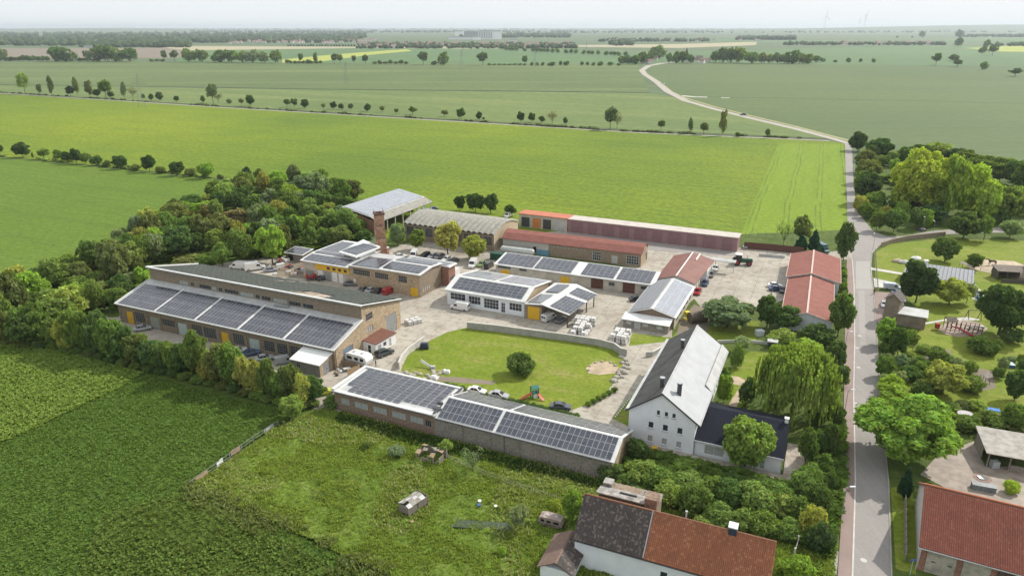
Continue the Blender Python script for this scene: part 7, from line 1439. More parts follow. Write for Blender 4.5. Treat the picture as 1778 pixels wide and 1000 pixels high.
blobs('distant_wood', band(-80, 330, 66, 80, 900, 16) + band(-80, 640, 58, 68, 900, 20) + band(140, 330, 78, 83, 260, 13), seed=2)
blobs('distant_wood', band(330, 620, 66, 75, 500, 15) + band(620, 1000, 78, 85, 420, 11) + band(800, 990, 60, 66, 420, 18) + band(330, 1000, 54, 58, 500, 22), seed=3)
blobs('distant_wood', band(1280, 1380, 67, 70, 240, 16) + band(1040, 1230, 70, 73, 140, 12) + band(1360, 1640, 76, 79, 260, 9) + band(1660, 1800, 62, 65, 160, 14) + band(1000, 1800, 54, 58, 500, 20) + band(1730, 1850, 78, 81, 80, 9) + band(1060, 1100, 73, 80, 60, 14), seed=4)
blobs('distant_wood', band(-300, 1900, 50.6, 53, 900, 30), seed=5)
blobs('distant_wood', [(G(x, y).x, G(x, y).y, 0, 9, 7) for x, y in [(500 + 5 * i + rr.uniform(-1, 1), 80.5 + .1 * rr.random()) for i in range(24)]], seed=6)
def scrub(pts, n, w0, w1, off):
    out = []
    for _ in range(n):
        k = rr.randrange(len(pts) - 1); t_ = rr.random(); x = pts[k][0] + (pts[k + 1][0] - pts[k][0]) * t_; y = pts[k][1] + (pts[k + 1][1] - pts[k][1]) * t_
        if vnoise(np.array([x]), np.array([y]), .045, 60)[0] < .42: continue
        p = G(x, y + rr.uniform(-off, off)); w_ = rr.uniform(w0, w1); out.append((p.x, p.y, BZ, w_ * 1.6, w_ * .6))
    return out
o = blobs('verge_scrub', scrub([(-100, 157), (0, 161), (400, 186.5), (800, 210.5), (1100, 229), (1400, 241.5)], 520, 1.0, 3.2, .8), mat_col=(.10, .13, .045), seed=8)
o = blobs('verge_scrub', scrub([(-20, 268), (150, 285), (300, 301), (450, 321)], 200, .8, 2.4, 2.0), mat_col=(.14, .19, .04), seed=9)
# town and hamlet houses
def small_house(px, py, L_, W_, eh, rh, ang, roof, wallm, label, group, tower=False):
    p = G(px, py); r = empty('distant_house', (p.x, p.y, 0), R(ang), label, 'house', group)
    b = MB(); b.box(-L_ / 2, L_ / 2, -W_ / 2, W_ / 2, -.5, eh); b.add([(-L_ / 2, -W_ / 2, eh), (-L_ / 2, W_ / 2, eh), (-L_ / 2, 0, rh)], [(0, 2, 1)]); b.add([(L_ / 2, -W_ / 2, eh), (L_ / 2, W_ / 2, eh), (L_ / 2, 0, rh)], [(0, 1, 2)]); b.build('wall', wallm, r)
    b = MB(); b.slab([(-L_ / 2 - .3, -W_ / 2 - .4, eh), (L_ / 2 + .3, -W_ / 2 - .4, eh), (L_ / 2 + .3, 0, rh + .2), (-L_ / 2 - .3, 0, rh + .2)], .2); b.slab([(-L_ / 2 - .3, 0, rh + .2), (L_ / 2 + .3, 0, rh + .2), (L_ / 2 + .3, W_ / 2 + .4, eh), (-L_ / 2 - .3, W_ / 2 + .4, eh)], .2); b.build('roof', roof, r)
    if L_ > 7: b = MB(); [b.box(x - .5, x + .5, -W_ / 2 - .06, -W_ / 2 - .02, 1, 2.3) for x in (-L_ / 4, L_ / 4)]; b.build('window', paneM, r)
    return r
fr_ = plain('faded_red_roof', (0.33, 0.20, 0.165), 0.8); gr_ = plain('grey_brown_roof', (0.17, 0.14, 0.13), 0.8)
for i, (x, y, L_, rf, wl_, lab) in enumerate(((1120, 110.5, 16, fr_, whiteM, 'white far house with red roof where the field road enters the hamlet'), (1129, 111, 9, fr_, whiteM, 'small white far house just right of the red-roofed one at the road'), (1137, 105, 12, gr_, creamM, 'far house among trees behind the road bend'), (1205, 109, 18, gr_, whiteM, 'white far house with dark roof right of the church'), (1214, 104, 16, gr_, creamM, 'far farmhouse with brown roof behind the white one'), (1228, 108.5, 12, fr_, whiteM, 'small far house at the tree edge right of the farmhouse'), (1219, 110.5, 9, fr_, whiteM, 'tiny white far house in front of the farmhouse'), (1196, 108, 12, fr_, creamM, 'far cream house beside the church nave'))):
    small_house(x, y, L_, 9, 4.5, 9, rr.uniform(-30, 10), rf, wl_, lab, None)
p = G(1191, 109); f = Frame('village_church', p.x, p.y, -10, 'small far church with pointed dark spire in the hamlet', 'church'); f.root.location.z = 0
mb = MB(); mb.box(-3, 3, -3, 3, 0, 16); f.part('tower', mb, whiteM); mb = MB(); mb.loft([[(-3.2, -3.2, 16), (3.2, -3.2, 16), (3.2, 3.2, 16), (-3.2, 3.2, 16)], [(-.1, -.1, 31), (.1, -.1, 31), (.1, .1, 31), (-.1, .1, 31)]]); f.part('spire', mb, slateM); mb = MB(); mb.box(3, 18, -4, 4, 0, 7); f.part('nave', mb, whiteM); mb = MB(); mb.slab([(3, -4.5, 7), (18.5, -4.5, 7), (18.5, 0, 12), (3, 0, 12)], .2); mb.slab([(3, 0, 12), (18.5, 0, 12), (18.5, 4.5, 7), (3, 4.5, 7)], .2); f.part('roof', mb, fr_)
V_ = []; mbw = MB(); mbr = MB()
def town(px0, px1, py0, py1, n):
    for _ in range(n):
        p = G(rr.uniform(px0, px1), rr.uniform(py0, py1)); w_ = rr.uniform(10, 22); h_ = rr.uniform(5, 9); x, y = p.x, p.y; mbw.box(x - w_ / 2, x + w_ / 2, y - 5, y + 5, -1, h_); mbr.slab([(x - w_ / 2 - .4, y - 5.5, h_), (x + w_ / 2 + .4, y - 5.5, h_), (x + w_ / 2, y, h_ + 4), (x - w_ / 2, y, h_ + 4)], .2); mbr.slab([(x - w_ / 2, y, h_ + 4), (x + w_ / 2, y, h_ + 4), (x + w_ / 2, y + 5.5, h_), (x - w_ / 2, y + 5.5, h_)], .2)
town(400, 660, 68, 76, 130); town(620, 1000, 76, 84, 110); town(0, 400, 62, 78, 36); town(1400, 1640, 75, 78, 40); town(1040, 1330, 70, 73, 20)
tag(mbw.build('distant_town', plain('far_pale_walls', (0.62, 0.6, 0.56), .9)), kind='stuff'); tag(mbr.build('distant_town_roofs', fr_), kind='stuff')
# big white halls on the horizon
hallM = plain('bright_white_cladding', (.88, .88, .88), .5, var=.04)
def hall(px0, px1, pyb, pyt, label, flutes=0, mat=hallM):
    a = G(px0, pyb); b = G(px1, pyb); d = depth_at(px0, pyb); h_ = (pyb - pyt) * d / FOC; f = Frame('distant_hall', a.x, a.y, 0, label, 'building', None); f.root.location.z = 0; W_ = b.x - a.x
    m = MB(); m.box(0, W_, 0, W_ * .4, -2, h_); f.part('wall', m, mat); m = MB(); m.box(-3, W_ + 3, -3, W_ * .4 + 3, h_ - 3, h_ + 2) if False else m.box(0, W_, -2, -.1, h_ - 4, h_ + 1); f.part('roof_edge', m, lgreyM)
    if flutes:
        m = MB(); [m.box(W_ * (i + .3) / flutes, W_ * (i + .7) / flutes, -2.5, -.1, 8, h_ - 6) for i in range(flutes)]; f.part('cladding_band', m, greyM)
hall(790, 805, 65, 54.5, 'left tall white hall block on the horizon'); hall(806, 830, 67, 55.5, 'grey ribbed hall between the two white blocks on the horizon', 10, lgreyM); hall(831, 855, 69, 54.5, 'wide white ribbed hall on the horizon', 8); hall(855.5, 871, 69, 54.5, 'rightmost bright white hall block on the horizon'); hall(779, 830, 69, 64.5, 'low white hall in front of the tall blocks'); hall(821, 834, 70, 63.8, 'small white annex hall before the ribbed hall', 0); hall(886, 899, 72, 69, 'low white shed right of the big horizon halls')
hall(146, 160, 83, 80, 'small white farm building on the left plain'); hall(197, 236, 50.5, 47.5, 'long pale building on the left skyline')
# wind turbines
def turbine(px, py, hub_px, label):
    d = depth_at(px, py); H_ = (py - hub_px) * d / FOC; p = G(px, py); r = empty('wind_turbine', (p.x, p.y, 0), R(rr.uniform(0, 60)), label, 'wind turbine', 'wind turbines'); b = MB(); b.tube((0, 0, 0), (0, 0, H_), H_ * .035, H_ * .02, n=8); b.build('tower', whiteM, r); b = MB(); b.box(-H_ * .02, H_ * .02, -H_ * .07, H_ * .03, H_ - H_ * .015, H_ + H_ * .03); b.build('nacelle', whiteM, r)
    a0 = rr.uniform(0, 2)
    for k in range(3): a = a0 + k * 2.094; b = MB(); q = Vector((math.cos(a), 0, math.sin(a))); b.bar(Vector((0, -H_ * .08, H_)) , Vector((0, -H_ * .08, H_)) + q * H_ * .45, H_ * .022); b.build('blade', whiteM, r)
turbine(1431, 53, 31, 'left wind turbine on the right horizon'); turbine(1499.5, 53, 28.5, 'tall wind turbine right of the first on the horizon'); turbine(1490, 51.5, 36, 'fainter wind turbine between the two clear ones')
# lattice pylons
def pylon(px, py, top, label):
    d = depth_at(px, py); H_ = (py - top) * d / FOC; p = G(px, py); m = MB(); t_ = .16; cr = []
    for k in range(9):
        z = H_ * k / 8; w_ = max(.5, H_ * .09 * (1 - k / 8) ** 1.3 + .45); cr.append([Vector((s1 * w_, s2 * w_, z)) for s1, s2 in ((-1, -1), (1, -1), (1, 1), (-1, 1))])
    for k in range(8):
        for i in range(4): m.bar(cr[k][i], cr[k + 1][i], t_); m.bar(cr[k][i], cr[k + 1][(i + 1) % 4], t_ * .6)
    r = empty('pylon', (p.x, p.y, 0), R(25), label, 'pylon'); m.build('lattice', greyM, r); m = MB()
    for z, w_ in ((.72, .2), (.86, .14)): m.bar((-H_ * w_, 0, H_ * z), (H_ * w_, 0, H_ * z), t_ * 1.2); m.bar((-H_ * w_, 0, H_ * z), (0, 0, H_ * (z + .06)), t_ * .7); m.bar((H_ * w_, 0, H_ * z), (0, 0, H_ * (z + .06)), t_ * .7)
    m.build('cross_arm', greyM, r)
pylon(247, 188, 131, 'grey lattice pylon in the bright field on the left'); pylon(802, 124, 88, 'faint lattice pylon in the mid-distance fields'); pylon(602, 143, 110, 'faint lattice pylon behind the far tree row'); pylon(929, 116, 88, 'small faint pylon near the thin avenue'); pylon(1018, 92, 74, 'very small distant pylon left of the hamlet')

# ------------------------------------------------------------------ walls, fences, stones, pallets and yard things
def wall_line(name, pts, h_, th, mat, label, cat, cap=None, grp=None):
    P = [G(*p) for p in pts]; L_, R_ = ribbon_pts(P, th); o0 = P[0]; r = empty(name, (o0.x, o0.y, YZ), 0, label, cat, grp); n = len(P); mb = MB(); q = [v - o0 for v in L_]; w_ = [v - o0 for v in R_]; hh = h_ if isinstance(h_, list) else [h_] * n
    vs = [(v.x, v.y, -.3) for v in q] + [(v.x, v.y, -.3) for v in w_] + [(v.x, v.y, hh[i]) for i, v in enumerate(q)] + [(v.x, v.y, hh[i]) for i, v in enumerate(w_)]
    fs = [(2 * n + i, 3 * n + i, 3 * n + i + 1, 2 * n + i + 1) for i in range(n - 1)] + [(i, 2 * n + i, 2 * n + i + 1, i + 1) for i in range(n - 1)] + [(n + i, n + i + 1, 3 * n + i + 1, 3 * n + i) for i in range(n - 1)] + [(0, n, 3 * n, 2 * n), (n - 1, 3 * n - 1, 4 * n - 1, 2 * n - 1)]
    mb.add(vs, fs); mb.build('wall', mat, r)
    if cap:
        m = MB(); 
        for i in range(n - 1): m.bar((P[i] - o0) + Vector((0, 0, hh[i] + .05)), (P[i + 1] - o0) + Vector((0, 0, hh[i + 1] + .05)), th + .12, h=.1)
        m.build('coping', cap, r)
    return r
wallM = plain('greyish_retaining_wall', (0.40, 0.39, 0.36), 0.85, var=0.25, scale=0.6)
wall_line('retaining_wall', [(811, 572), (860, 577), (920, 585), (980, 593), (1040, 602), (1066, 609), (1078, 618), (1088, 620)], 1.7, .3, wallM, 'long pale concrete wall along the far side of the oval lawn', 'wall', lconcM)
wall_line('curved_wall', [(736, 598), (724, 606), (708, 618), (698, 630), (693, 643)], 1.6, .3, plain('pinkish_white_wall', (0.58, 0.54, 0.50), 0.8), 'short curved whitish wall at the left end of the oval lawn', 'wall', lconcM)
wall_line('low_wall', [(1121, 621), (1132, 621), (1148, 612), (1152, 606)], 1.2, .3, wallM, 'short angled low wall at the path right of the lawn wall', 'wall', lconcM)
wall_line('low_wall', [(1245, 597), (1280, 596), (1320, 598), (1345, 602)], .7, .25, lconcM, 'low pale garden wall behind the white house', 'wall')
wall_line('board_screen', [(1291, 433), (1340, 437), (1395, 443)], 2.4, .1, plain('dark_brown_boards', (0.12, 0.05, 0.035), 0.8), 'dark brown board fence at the right of the pink garages', 'fence')
wall_line('low_wall', [(1317, 446), (1340, 448), (1362, 450)], .9, .2, lgreyM, 'low pale kerb wall in front of the brown board fence', 'wall')
wall_line('garden_wall', [(1530, 430), (1548, 424), (1575, 418), (1600, 415), (1640, 411)], 1.6, .4, oldbrickM, 'old curving brick garden wall at the road junction', 'wall')
def hedge_fence(name, pts, h_, label, spacing=2.5, mat=greyM, rails=(0.5, .98), grp=None, boards=False):
    P = [G(*p) for p in pts]; o0 = P[0]; r = empty(name, (o0.x, o0.y, BZ + .04), 0, label, 'fence', grp); pm = MB(); pm.box(-.05, .05, -.05, .05, -.2, h_); me = pm.mesh('post', mat); rl = MB()
    for a, b in zip(P[:-1], P[1:]):
        n = max(1, int((b - a).length / spacing))
        for i in range(n): q = a.lerp(b, i / n) - o0; place('post', me, r, (q.x, q.y, 0))
        for k in rails: rl.bar(a - o0 + Vector((0, 0, h_ * k)), b - o0 + Vector((0, 0, h_ * k)), .05)
        if not boards: rl.add([a - o0 + Vector((0, 0, .1)), b - o0 + Vector((0, 0, .1)), b - o0 + Vector((0, 0, .11)), a - o0 + Vector((0, 0, .11))], [(0, 1, 2, 3)])
    rl.build('rails', mat, r); return r
rustM = plain('rusty_pale_board', (0.40, 0.28, 0.18), 0.9, var=0.4, scale=1.5)
hedge_fence('wire_fence', [(484, 742), (440, 770), (400, 800), (330, 850)], 1.3, 'derelict wire fence between the dark crop and the meadow')
for i, (a, b, m_, h_, lb) in enumerate((((418, 786), (402, 796), rustM, 1.0, 'rust-coloured board leaning on the meadow fence, upper one'), ((388, 806), (378, 815), whiteM, .9, 'white board on the meadow fence between two rusty ones'), ((362, 828), (341, 843), rustM, .9, 'rust-coloured board on the meadow fence, lowest one'), ((476, 746), (460, 757), lgreyM, .8, 'pale board at the upper end of the meadow fence'))):
    A_, B_ = G(*a), G(*b); m = MB(); m.bar(Vector((0, 0, h_ / 2)), B_ - A_ + Vector((0, 0, h_ / 2)), .08, h=h_); o = m.build('fence_board', m_, None, (A_.x, A_.y, BZ + .3)); tag(o, lb, 'board')
hedge_fence('wire_fence', [(778, 800), (840, 828), (900, 850), (985, 880)], 1.1, 'low wooden rail fence through the meadow below the block wall', mat=woodM)
hedge_fence('wire_fence', [(1300, 412), (1360, 416), (1420, 421)], 1.8, 'thin wire fence between yard and bright field')
hedge_fence('wire_fence', [(1584, 610), (1640, 625), (1690, 640)], 1.3, 'wire fence on the lower side of the playground lawn')
hedge_fence('paddock_fence', [(1702, 470), (1740, 478), (1790, 486)], 1.3, 'dark wooden paddock fence in front of the horse', mat=dgreyM, rails=(.35, .65, .98))
hedge_fence('dark_fence', [(1519, 440), (1521, 470), (1524, 512)], 1.5, 'dark close fence along the pavement above the tower', spacing=2.4, mat=woodM, rails=(.5, .98))
hedge_fence('yard_fence', [(715, 452), (790, 458), (860, 456)], 1.2, 'low fence behind the row of parked cars', mat=greyM) if False else None
hedge_fence('yard_fence', [(748, 436), (800, 441), (852, 447)], 1.4, 'thin fence behind the row of parked cars', mat=greyM)
# stones along the path edge
def stone_mesh(seed, r=.5, n1=6, n2=4):
    q = random.Random(seed); m = MB(); rings = []
    for j in range(n2 + 1):
        ph = math.pi * j / n2 - math.pi / 2; rings.append([(math.cos(ph) * r * math.cos(2 * math.pi * i / n1) * q.uniform(.8, 1.15) + .001 * i, math.cos(ph) * r * math.sin(2 * math.pi * i / n1) * q.uniform(.8, 1.15), math.sin(ph) * r * .75 * q.uniform(.85, 1.1)) for i in range(n1)])
    m.loft(rings); return m
stM = [stone_mesh(i).mesh('stone', stoneM) for i in range(4)]; whs = stone_mesh(9, .22).mesh('white_stone', whiteM)
a, b = Vector((1068.5, 726)), Vector((1129, 648))
for i in range(24):
    q = a.lerp(b, i / 23); p = G(q.x, q.y); o = place('white_stone', whs, None, (p.x, p.y, YZ + .12)); o.rotation_euler.z = i
    tag(o, 'small white edging stone, %s from the bottom along the concrete path' % nth(i + 1), 'stone', 'white stones edging the path')
for i, (x, y, s_) in enumerate([(1078, 622, 1.3), (1086, 627, 1.6), (1080, 632, 1.2), (1090, 634, 1.5), (1084, 640, 1.4), (1092, 642, 1.1), (1078, 646, 1.6), (1086, 650, 1.5), (1074, 652, 1.3), (1080, 657, 1.2), (1070, 658, 1.6), (1066, 664, 1.8), (1073, 648, 1.0), (1060, 632, .8), (1045, 630, .8), (1034, 632, .8), (1024, 638, .7), (1022, 645, .8), (1068, 637, .9)]):
    p = G(x, y); o = place('boulder', stM[i % 4], None, (p.x, p.y, YZ + .15), i * 1.3); o.scale = (s_, s_, s_ * .8); o.data = stM[i % 4]
    tag(o, 'rough grey-brown boulder, %s from the top in the heap beside the sand patch' % nth(1 + sorted([622, 627, 632, 634, 640, 642, 646, 650, 652, 657, 658, 664, 648, 632.1, 630, 632.2, 638, 645, 637]).index([622, 627, 632, 634, 640, 642, 646, 650, 652, 657, 658, 664, 648, 632.1, 630, 632.2, 638, 645, 637][i])), 'rock', 'boulders beside the sand patch')
# rubble on the lawn's near left edge
for i in range(34):
    x = rr.choice([rr.uniform(700, 722), rr.uniform(725, 775), rr.uniform(745, 765)]); y = rr.uniform(646, 664) if x > 722 else rr.uniform(648, 662); p = G(x, y); o = place('rubble', stM[i % 4], None, (p.x, p.y, YZ + .1), i); s_ = rr.uniform(.4, 1.2); o.scale = (s_ * 1.3, s_, s_ * .7)
    tag(o, '%s lump of concrete rubble strewn at the near left edge of the oval lawn' % ('large flat' if s_ > .95 else 'mid-sized' if s_ > .65 else 'small'), 'rubble', 'rubble at the lawn edge')
for i, (x, y) in enumerate(((752, 659), (757, 661), (773, 649), (777, 650))):
    p = G(x, y); m = MB(); m.loft([[(-.5, -.4, 0), (.5, -.4, 0), (.5, .4, 0), (-.5, .4, 0)], [(-.55, -.45, .5), (.55, -.45, .5), (.5, .45, .55), (-.5, .4, .5)], [(-.3, -.25, .85), (.3, -.2, .8), (.3, .25, .85), (-.3, .25, .8)]]); tag(m.build('big_bag', whiteM, None, (p.x, p.y, YZ), i), 'white builder bag, %s from the left along the lawn edge' % nth(i + 1), 'bag', 'white bags on the lawn edge')
p = G(744, 640); m = MB(); m.bar((-1.8, 1.2, 1.4), (1.2, -.8, .3), .22); m.bar((-1.9, .8, 1.2), (1.1, -1.1, .2), .15); m.box(.6, 1.6, -1.2, -.4, 0, .8); tag(m.build('steel_scrap', lgreyM, None, (p.x, p.y, YZ)), 'pale steel frame scrap lying tilted on the lawn edge', 'scrap')
p = G(737, 607); m = MB(); m.box(-.9, .9, -.6, .6, .3, 1.3); m.box(-.7, .7, -.5, .5, 1.3, 1.5); m.tube((-.9, -.65, .3), (-.9, .65, .3), .3); m.tube((.8, -.65, .3), (.8, .65, .3), .3); tag(m.build('wheeled_bin', plain('dark_blue_plastic', (0.03, 0.04, 0.08), .5), None, (p.x, p.y, YZ)), 'dark blue wheeled container behind the curved white wall', 'bin')
# pallets of white blocks
bagM = plain('white_wrap', (0.66, 0.65, 0.62), 0.5, var=0.25, scale=1.5)
plt = MB()
for y in (-.5, 0, .5): plt.box(-.6, .6, y - .06, y + .06, 0, .1)
for x in (-.5, -.25, 0, .25, .5): plt.box(x - .06, x + .06, -.58, .58, .1, .14)
pme = plt.mesh('pallet', woodM); lm = MB(); lm.box(-.55, .55, -.55, .55, .15, .62); lm.box(-.53, .53, -.53, .53, .64, 1.08); lme = lm.mesh('wrapped_blocks', bagM)
sm_ = MB(); sm_.box(-.56, -.2, -.56, .56, .3, .33); sm_.box(.1, .14, -.565, .565, .16, 1.09); sme = sm_.mesh('strap', dgreyM)
def pallet(x, y, z, lab, grp, rz):
    r = empty('loaded_pallet', (x, y, z), rz, lab, 'pallet', grp); place('pallet', pme, r); b = place('wrapped_blocks', lme, r); place('strap', sme, b)
def pallet_group(px, py, nu, nv, lab, grp, deg=-24, hi=2, du=1.35, dv=1.35):
    p = G(px, py); c, s_ = math.cos(R(deg)), math.sin(R(deg))
    for i in range(nu):
        for j in range(nv):
            if rr.random() < .1: continue
            for k in range(hi if rr.random() < .75 else 1): x = i * du + rr.uniform(-.1, .1); y = j * dv + rr.uniform(-.1, .1); pallet(p.x + x * c - y * s_, p.y + x * s_ + y * c, YZ + k * 1.12, '%s pallet, %s column, %s row back, %s' % ('lower' if k == 0 else 'upper', nth(i + 1), nth(j + 1), lab), grp, R(deg) + rr.uniform(-.08, .08))
pallet_group(994, 590, 3, 6, 'in the larger white stack near the canopy', 'pallets in the larger stack', -18)
pallet_group(1001, 566, 4, 2, 'in the rear stack under the canopy edge', 'pallets behind the larger stack', -24)
pallet_group(1064, 596, 3, 4, 'in the smaller white stack left of the lean-to', 'pallets in the smaller stack', -24)
pallet_group(712, 566, 3, 2, 'beside the long hall end wall', 'pallets at the hall end', 35, hi=1)
pallet_group(714, 582, 1, 3, 'white-wrapped pallet in the short column near the hall gate', 'pallets by the hall gate', 60, hi=1) if False else None
# tanks
p = G(872, 441); m = MB(); m.smooth = False; r = empty('gas_tank', (p.x, p.y, YZ), R(-22), 'long white horizontal tank in front of the red-roofed building', 'tank'); m.tube((0, 0, 1.6), (11, 0, 1.6), 1.05, n=20); m.tube((-.5, 0, 1.6), (0, 0, 1.6), .6, 1.05, n=20); m.tube((11, 0, 1.6), (11.5, 0, 1.6), 1.05, .6, n=20); m.build('tank_body', plain('off_white_tank', (.5, .52, .5), .5), r); m = MB(); m.box(1.5, 2, -.8, .8, 0, .9); m.box(9, 9.5, -.8, .8, 0, .9); m.build('cradle', concM, r)
p = G(944, 444); m = MB(); m.box(-2, 2, -1, 1, 0, 1.7); m.box(-2.1, 2.1, -1.1, 1.1, 1.7, 1.85); o = m.build('container', plain('blue_container', (0.12, 0.30, 0.40), .6), None, (p.x, p.y, YZ), R(-22)); tag(o, 'small light blue container at the wall of the red-roofed building', 'container')
p = G(868, 452); m = MB(); m.box(-3, 3, -1.2, 1.2, 0, 2.2)
for i in range(12): m.box(-3 + .5 * i, -2.9 + .5 * i, -1.25, -1.2, 0, 2.2)
o = m.build('container', plain('dark_green_container', (0.01, 0.07, 0.04), .6), None, (p.x, p.y, YZ), R(-22)); tag(o, 'dark green container beside the white horizontal tank', 'container')
p = G(1192, 556); m = MB(); m.box(-.6, .6, -.6, .6, .9, 2.2); m.box(-.7, .7, -.7, .7, 0, .15)
for s1 in (-.55, .55):
    for s2 in (-.55, .55): m.bar((s1, s2, 0), (s1, s2, .9), .08)
o = m.build('yellow_hopper', plain('bright_yellow_paint', (.75, .62, .03), .5), None, (p.x, p.y, YZ), .4); tag(o, 'bright yellow hopper on legs right of the pale solar depot', 'hopper')
p = G(1210, 562); m = MB(); m.tube((-2, 0, 1.4), (2.6, 1.5, 1.4), 1.4, n=16); m.box(-2, -1.5, -1, 1, 0, .5); o = m.build('rusty_tank', plain('rusty_tank_steel', (.16, .12, .09), .8, var=.5), None, (p.x, p.y, YZ)); tag(o, 'dark rusty tank lying beside the yellow hopper', 'tank')
p = G(1235, 552); m = MB(); m.tube((-1, 0, 1.0), (2.2, .8, 1.0), 1.1, n=16); m.box(-.8, -.3, -.8, .8, -.1, .4); o = m.build('white_tank', whiteM, None, (p.x, p.y, YZ)); tag(o, 'white rounded tank right of the rusty one', 'tank')
p = G(1318, 584); m = MB(); m.box(-.9, .9, -.7, .7, 0, 1.3); m.box(-.95, .95, -.75, .75, 1.3, 1.4); o = m.build('garden_cabinet', plain('pale_cabinet', (.6, .63, .66), .5), None, (p.x, p.y, YZ), .2); tag(o, 'pale square cabinet on the garden lawn behind the white house', 'cabinet')
p = G(1340, 606); r = empty('garden_swing_seat', (p.x, p.y, YZ), -.4, 'dark garden swing seat with pale canopy right of the garden wall', 'garden seat'); m = MB(); m.slab([(-1.2, -.8, 1.9), (1.2, -.8, 1.9), (1.2, .8, 2.0), (-1.2, .8, 2.0)], .08); m.build('canopy', lgreyM, r); m = MB(); m.box(-1, 1, -.3, .3, .5, .6); m.box(-1, 1, .25, .35, .6, 1.2)
for s_ in (-1.15, 1.15): m.bar((s_, -.8, 0), (s_, 0, 1.9), .06); m.bar((s_, .8, 0), (s_, 0, 1.9), .06)
m.build('seat', dgreyM, r)
# yard corner by the annex: fence panels, table, lamp
p = G(605, 657); m = MB(); m.box(-.1, 3.2, 0, .08, 0, 1.9); o = m.build('wood_panel', plain('tan_wood_panel', (.42, .30, .18), .85), None, (p.x, p.y, YZ), R(48)); tag(o, 'tan wooden panel screening the corner below the white caravan', 'fence')
p = G(596, 640); m = MB(); m.box(-.1, 3.4, 0, .08, 0, 1.8); o = m.build('wood_panel', plain('brown_wood_panel', (.24, .17, .11), .9), None, (p.x, p.y, YZ), R(-20)); tag(o, 'brown wooden panel behind the small table at the annex corner', 'fence')
p = G(603, 646); m = MB(); m.box(-.8, .8, -.5, .5, .7, .76)
for s1 in (-.7, .7):
    for s2 in (-.4, .4): m.bar((s1, s2, 0), (s1, s2, .7), .06)
tag(m.build('garden_table', lgreyM, None, (p.x, p.y, YZ), .5), 'small pale table in the fenced corner by the annex', 'table')
for i, (x, y) in enumerate(((583, 650), (587, 645), (592, 648), (585, 654))):
    p = G(x, y); m = stone_mesh(20 + i, .45); o = m.build('junk_pile', [rustM, lgreyM, whiteM, dgreyM][i], None, (p.x, p.y, YZ + .2)); tag(o, ['rusty', 'pale grey', 'white', 'dark'][i] + ' lump of junk beside the annex door', 'junk')
# scrap behind the hall
for i, x in enumerate(sorted(rr.uniform(478, 528) for _ in range(26))):
    y = rr.uniform(452, 480); p = G(x, y); m = MB()
    if i % 3: m.box(-rr.uniform(.4, 1.4), rr.uniform(.4, 1.2), -.4, .5, 0, rr.uniform(.3, 1.2))
    else: m.bar((-1.5, 0, .3), (1.2, .6, rr.uniform(.4, 1.6)), .22)
    o = m.build('scrap_piece', [rustM, lgreyM, dgreyM, woodM, whiteM, redm][i % 6], None, (p.x, p.y, YZ), rr.uniform(0, 3)); tag(o, '%s scrap %s, %s from the left in the junk area behind the hall' % (['rusty', 'pale grey', 'dark', 'wooden', 'white', 'red'][i % 6], 'bar' if i % 3 == 0 else 'block', nth(i + 1)), 'scrap', 'scrap behind the long hall')
sheet('bare_ground', [(470, 462), (520, 452), (545, 470), (540, 486), (480, 482)], soilM, YZ + .03)
# huts in the meadow
def plank_hut(px, py, deg, label, Lh, Wh, Hh, broken=False):
    p = G(px, py); r = empty('wooden_wagon' if not broken else 'ruined_hut', (p.x, p.y, BZ), R(deg), label, 'hut'); m = MB(); m.box(-Lh / 2, Lh / 2, -Wh / 2, Wh / 2, .2, .3); m.build('floor', woodM, r); pm = MB(); pm.box(0, .28, -.02, .02, 0, Hh); me = pm.mesh('plank', woodM); n = int(Lh / .31)
    q_ = random.Random(int(px))
    for s_ in (-1, 1):
        for i in range(n):
            if q_.random() < (.35 if broken else .06): continue
            o = place('plank', me, r, (-Lh / 2 + i * Lh / n, s_ * Wh / 2, .3)); o.rotation_euler = (q_.uniform(-.04, .04), 0, 0); o.scale.z = q_.uniform(.5, 1) if broken else q_.uniform(.96, 1.02)
    for s_ in (-1, 1):
        for i in range(int(Wh / .31)):
            if q_.random() < (.35 if broken else .05): continue
            o = place('plank', me, r, (s_ * Lh / 2, -Wh / 2 + .01 + i * Wh / int(Wh / .31), .3)); o.rotation_euler.z = math.pi / 2
    fm = MB()
    for x in (-Lh / 2, 0, Lh / 2):
        for s_ in (-1, 1): fm.box(x - .06, x + .06, s_ * Wh / 2 - .07, s_ * Wh / 2 + .07, 0, Hh + .3)
    fm.build('posts', woodM, r)
    arc = [(-Wh / 2 - .15, Hh + .3), (-Wh / 4, Hh + .62), (0, Hh + .72), (Wh / 4, Hh + .62), (Wh / 2 + .15, Hh + .3)]; k = 0
    for i in range(int(Lh / .9)):
        for (a_, b_) in zip(arc[:-1], arc[1:]):
            k += 1
            if q_.random() < (.45 if broken else .07): continue
            x0 = -Lh / 2 - .1 + i * .92; g_ = MB(); dz = q_.uniform(-.04, .06) * (5 if broken else 1); g_.slab([(x0, a_[0], a_[1]), (x0 + .9, a_[0], a_[1] + dz), (x0 + .9, b_[0], b_[1]), (x0, b_[0], b_[1] + dz)], .04); g_.build('roof_board', [woodM, lgreyM, asbM][k % 3] if not broken else [woodM, rustM, plain('dark_interior', (0.02, 0.018, 0.016), 0.95)][k % 3], r)
    if not broken:
        w_ = MB(); w_.tube((0, -.08, 0), (0, .08, 0), .35, n=12); me = w_.mesh('wheel', tyreM)
        for x in (-Lh / 3, Lh / 3):
            for s_ in (-1, 1): place('wheel', me, r, (x, s_ * Wh / 2, .25))
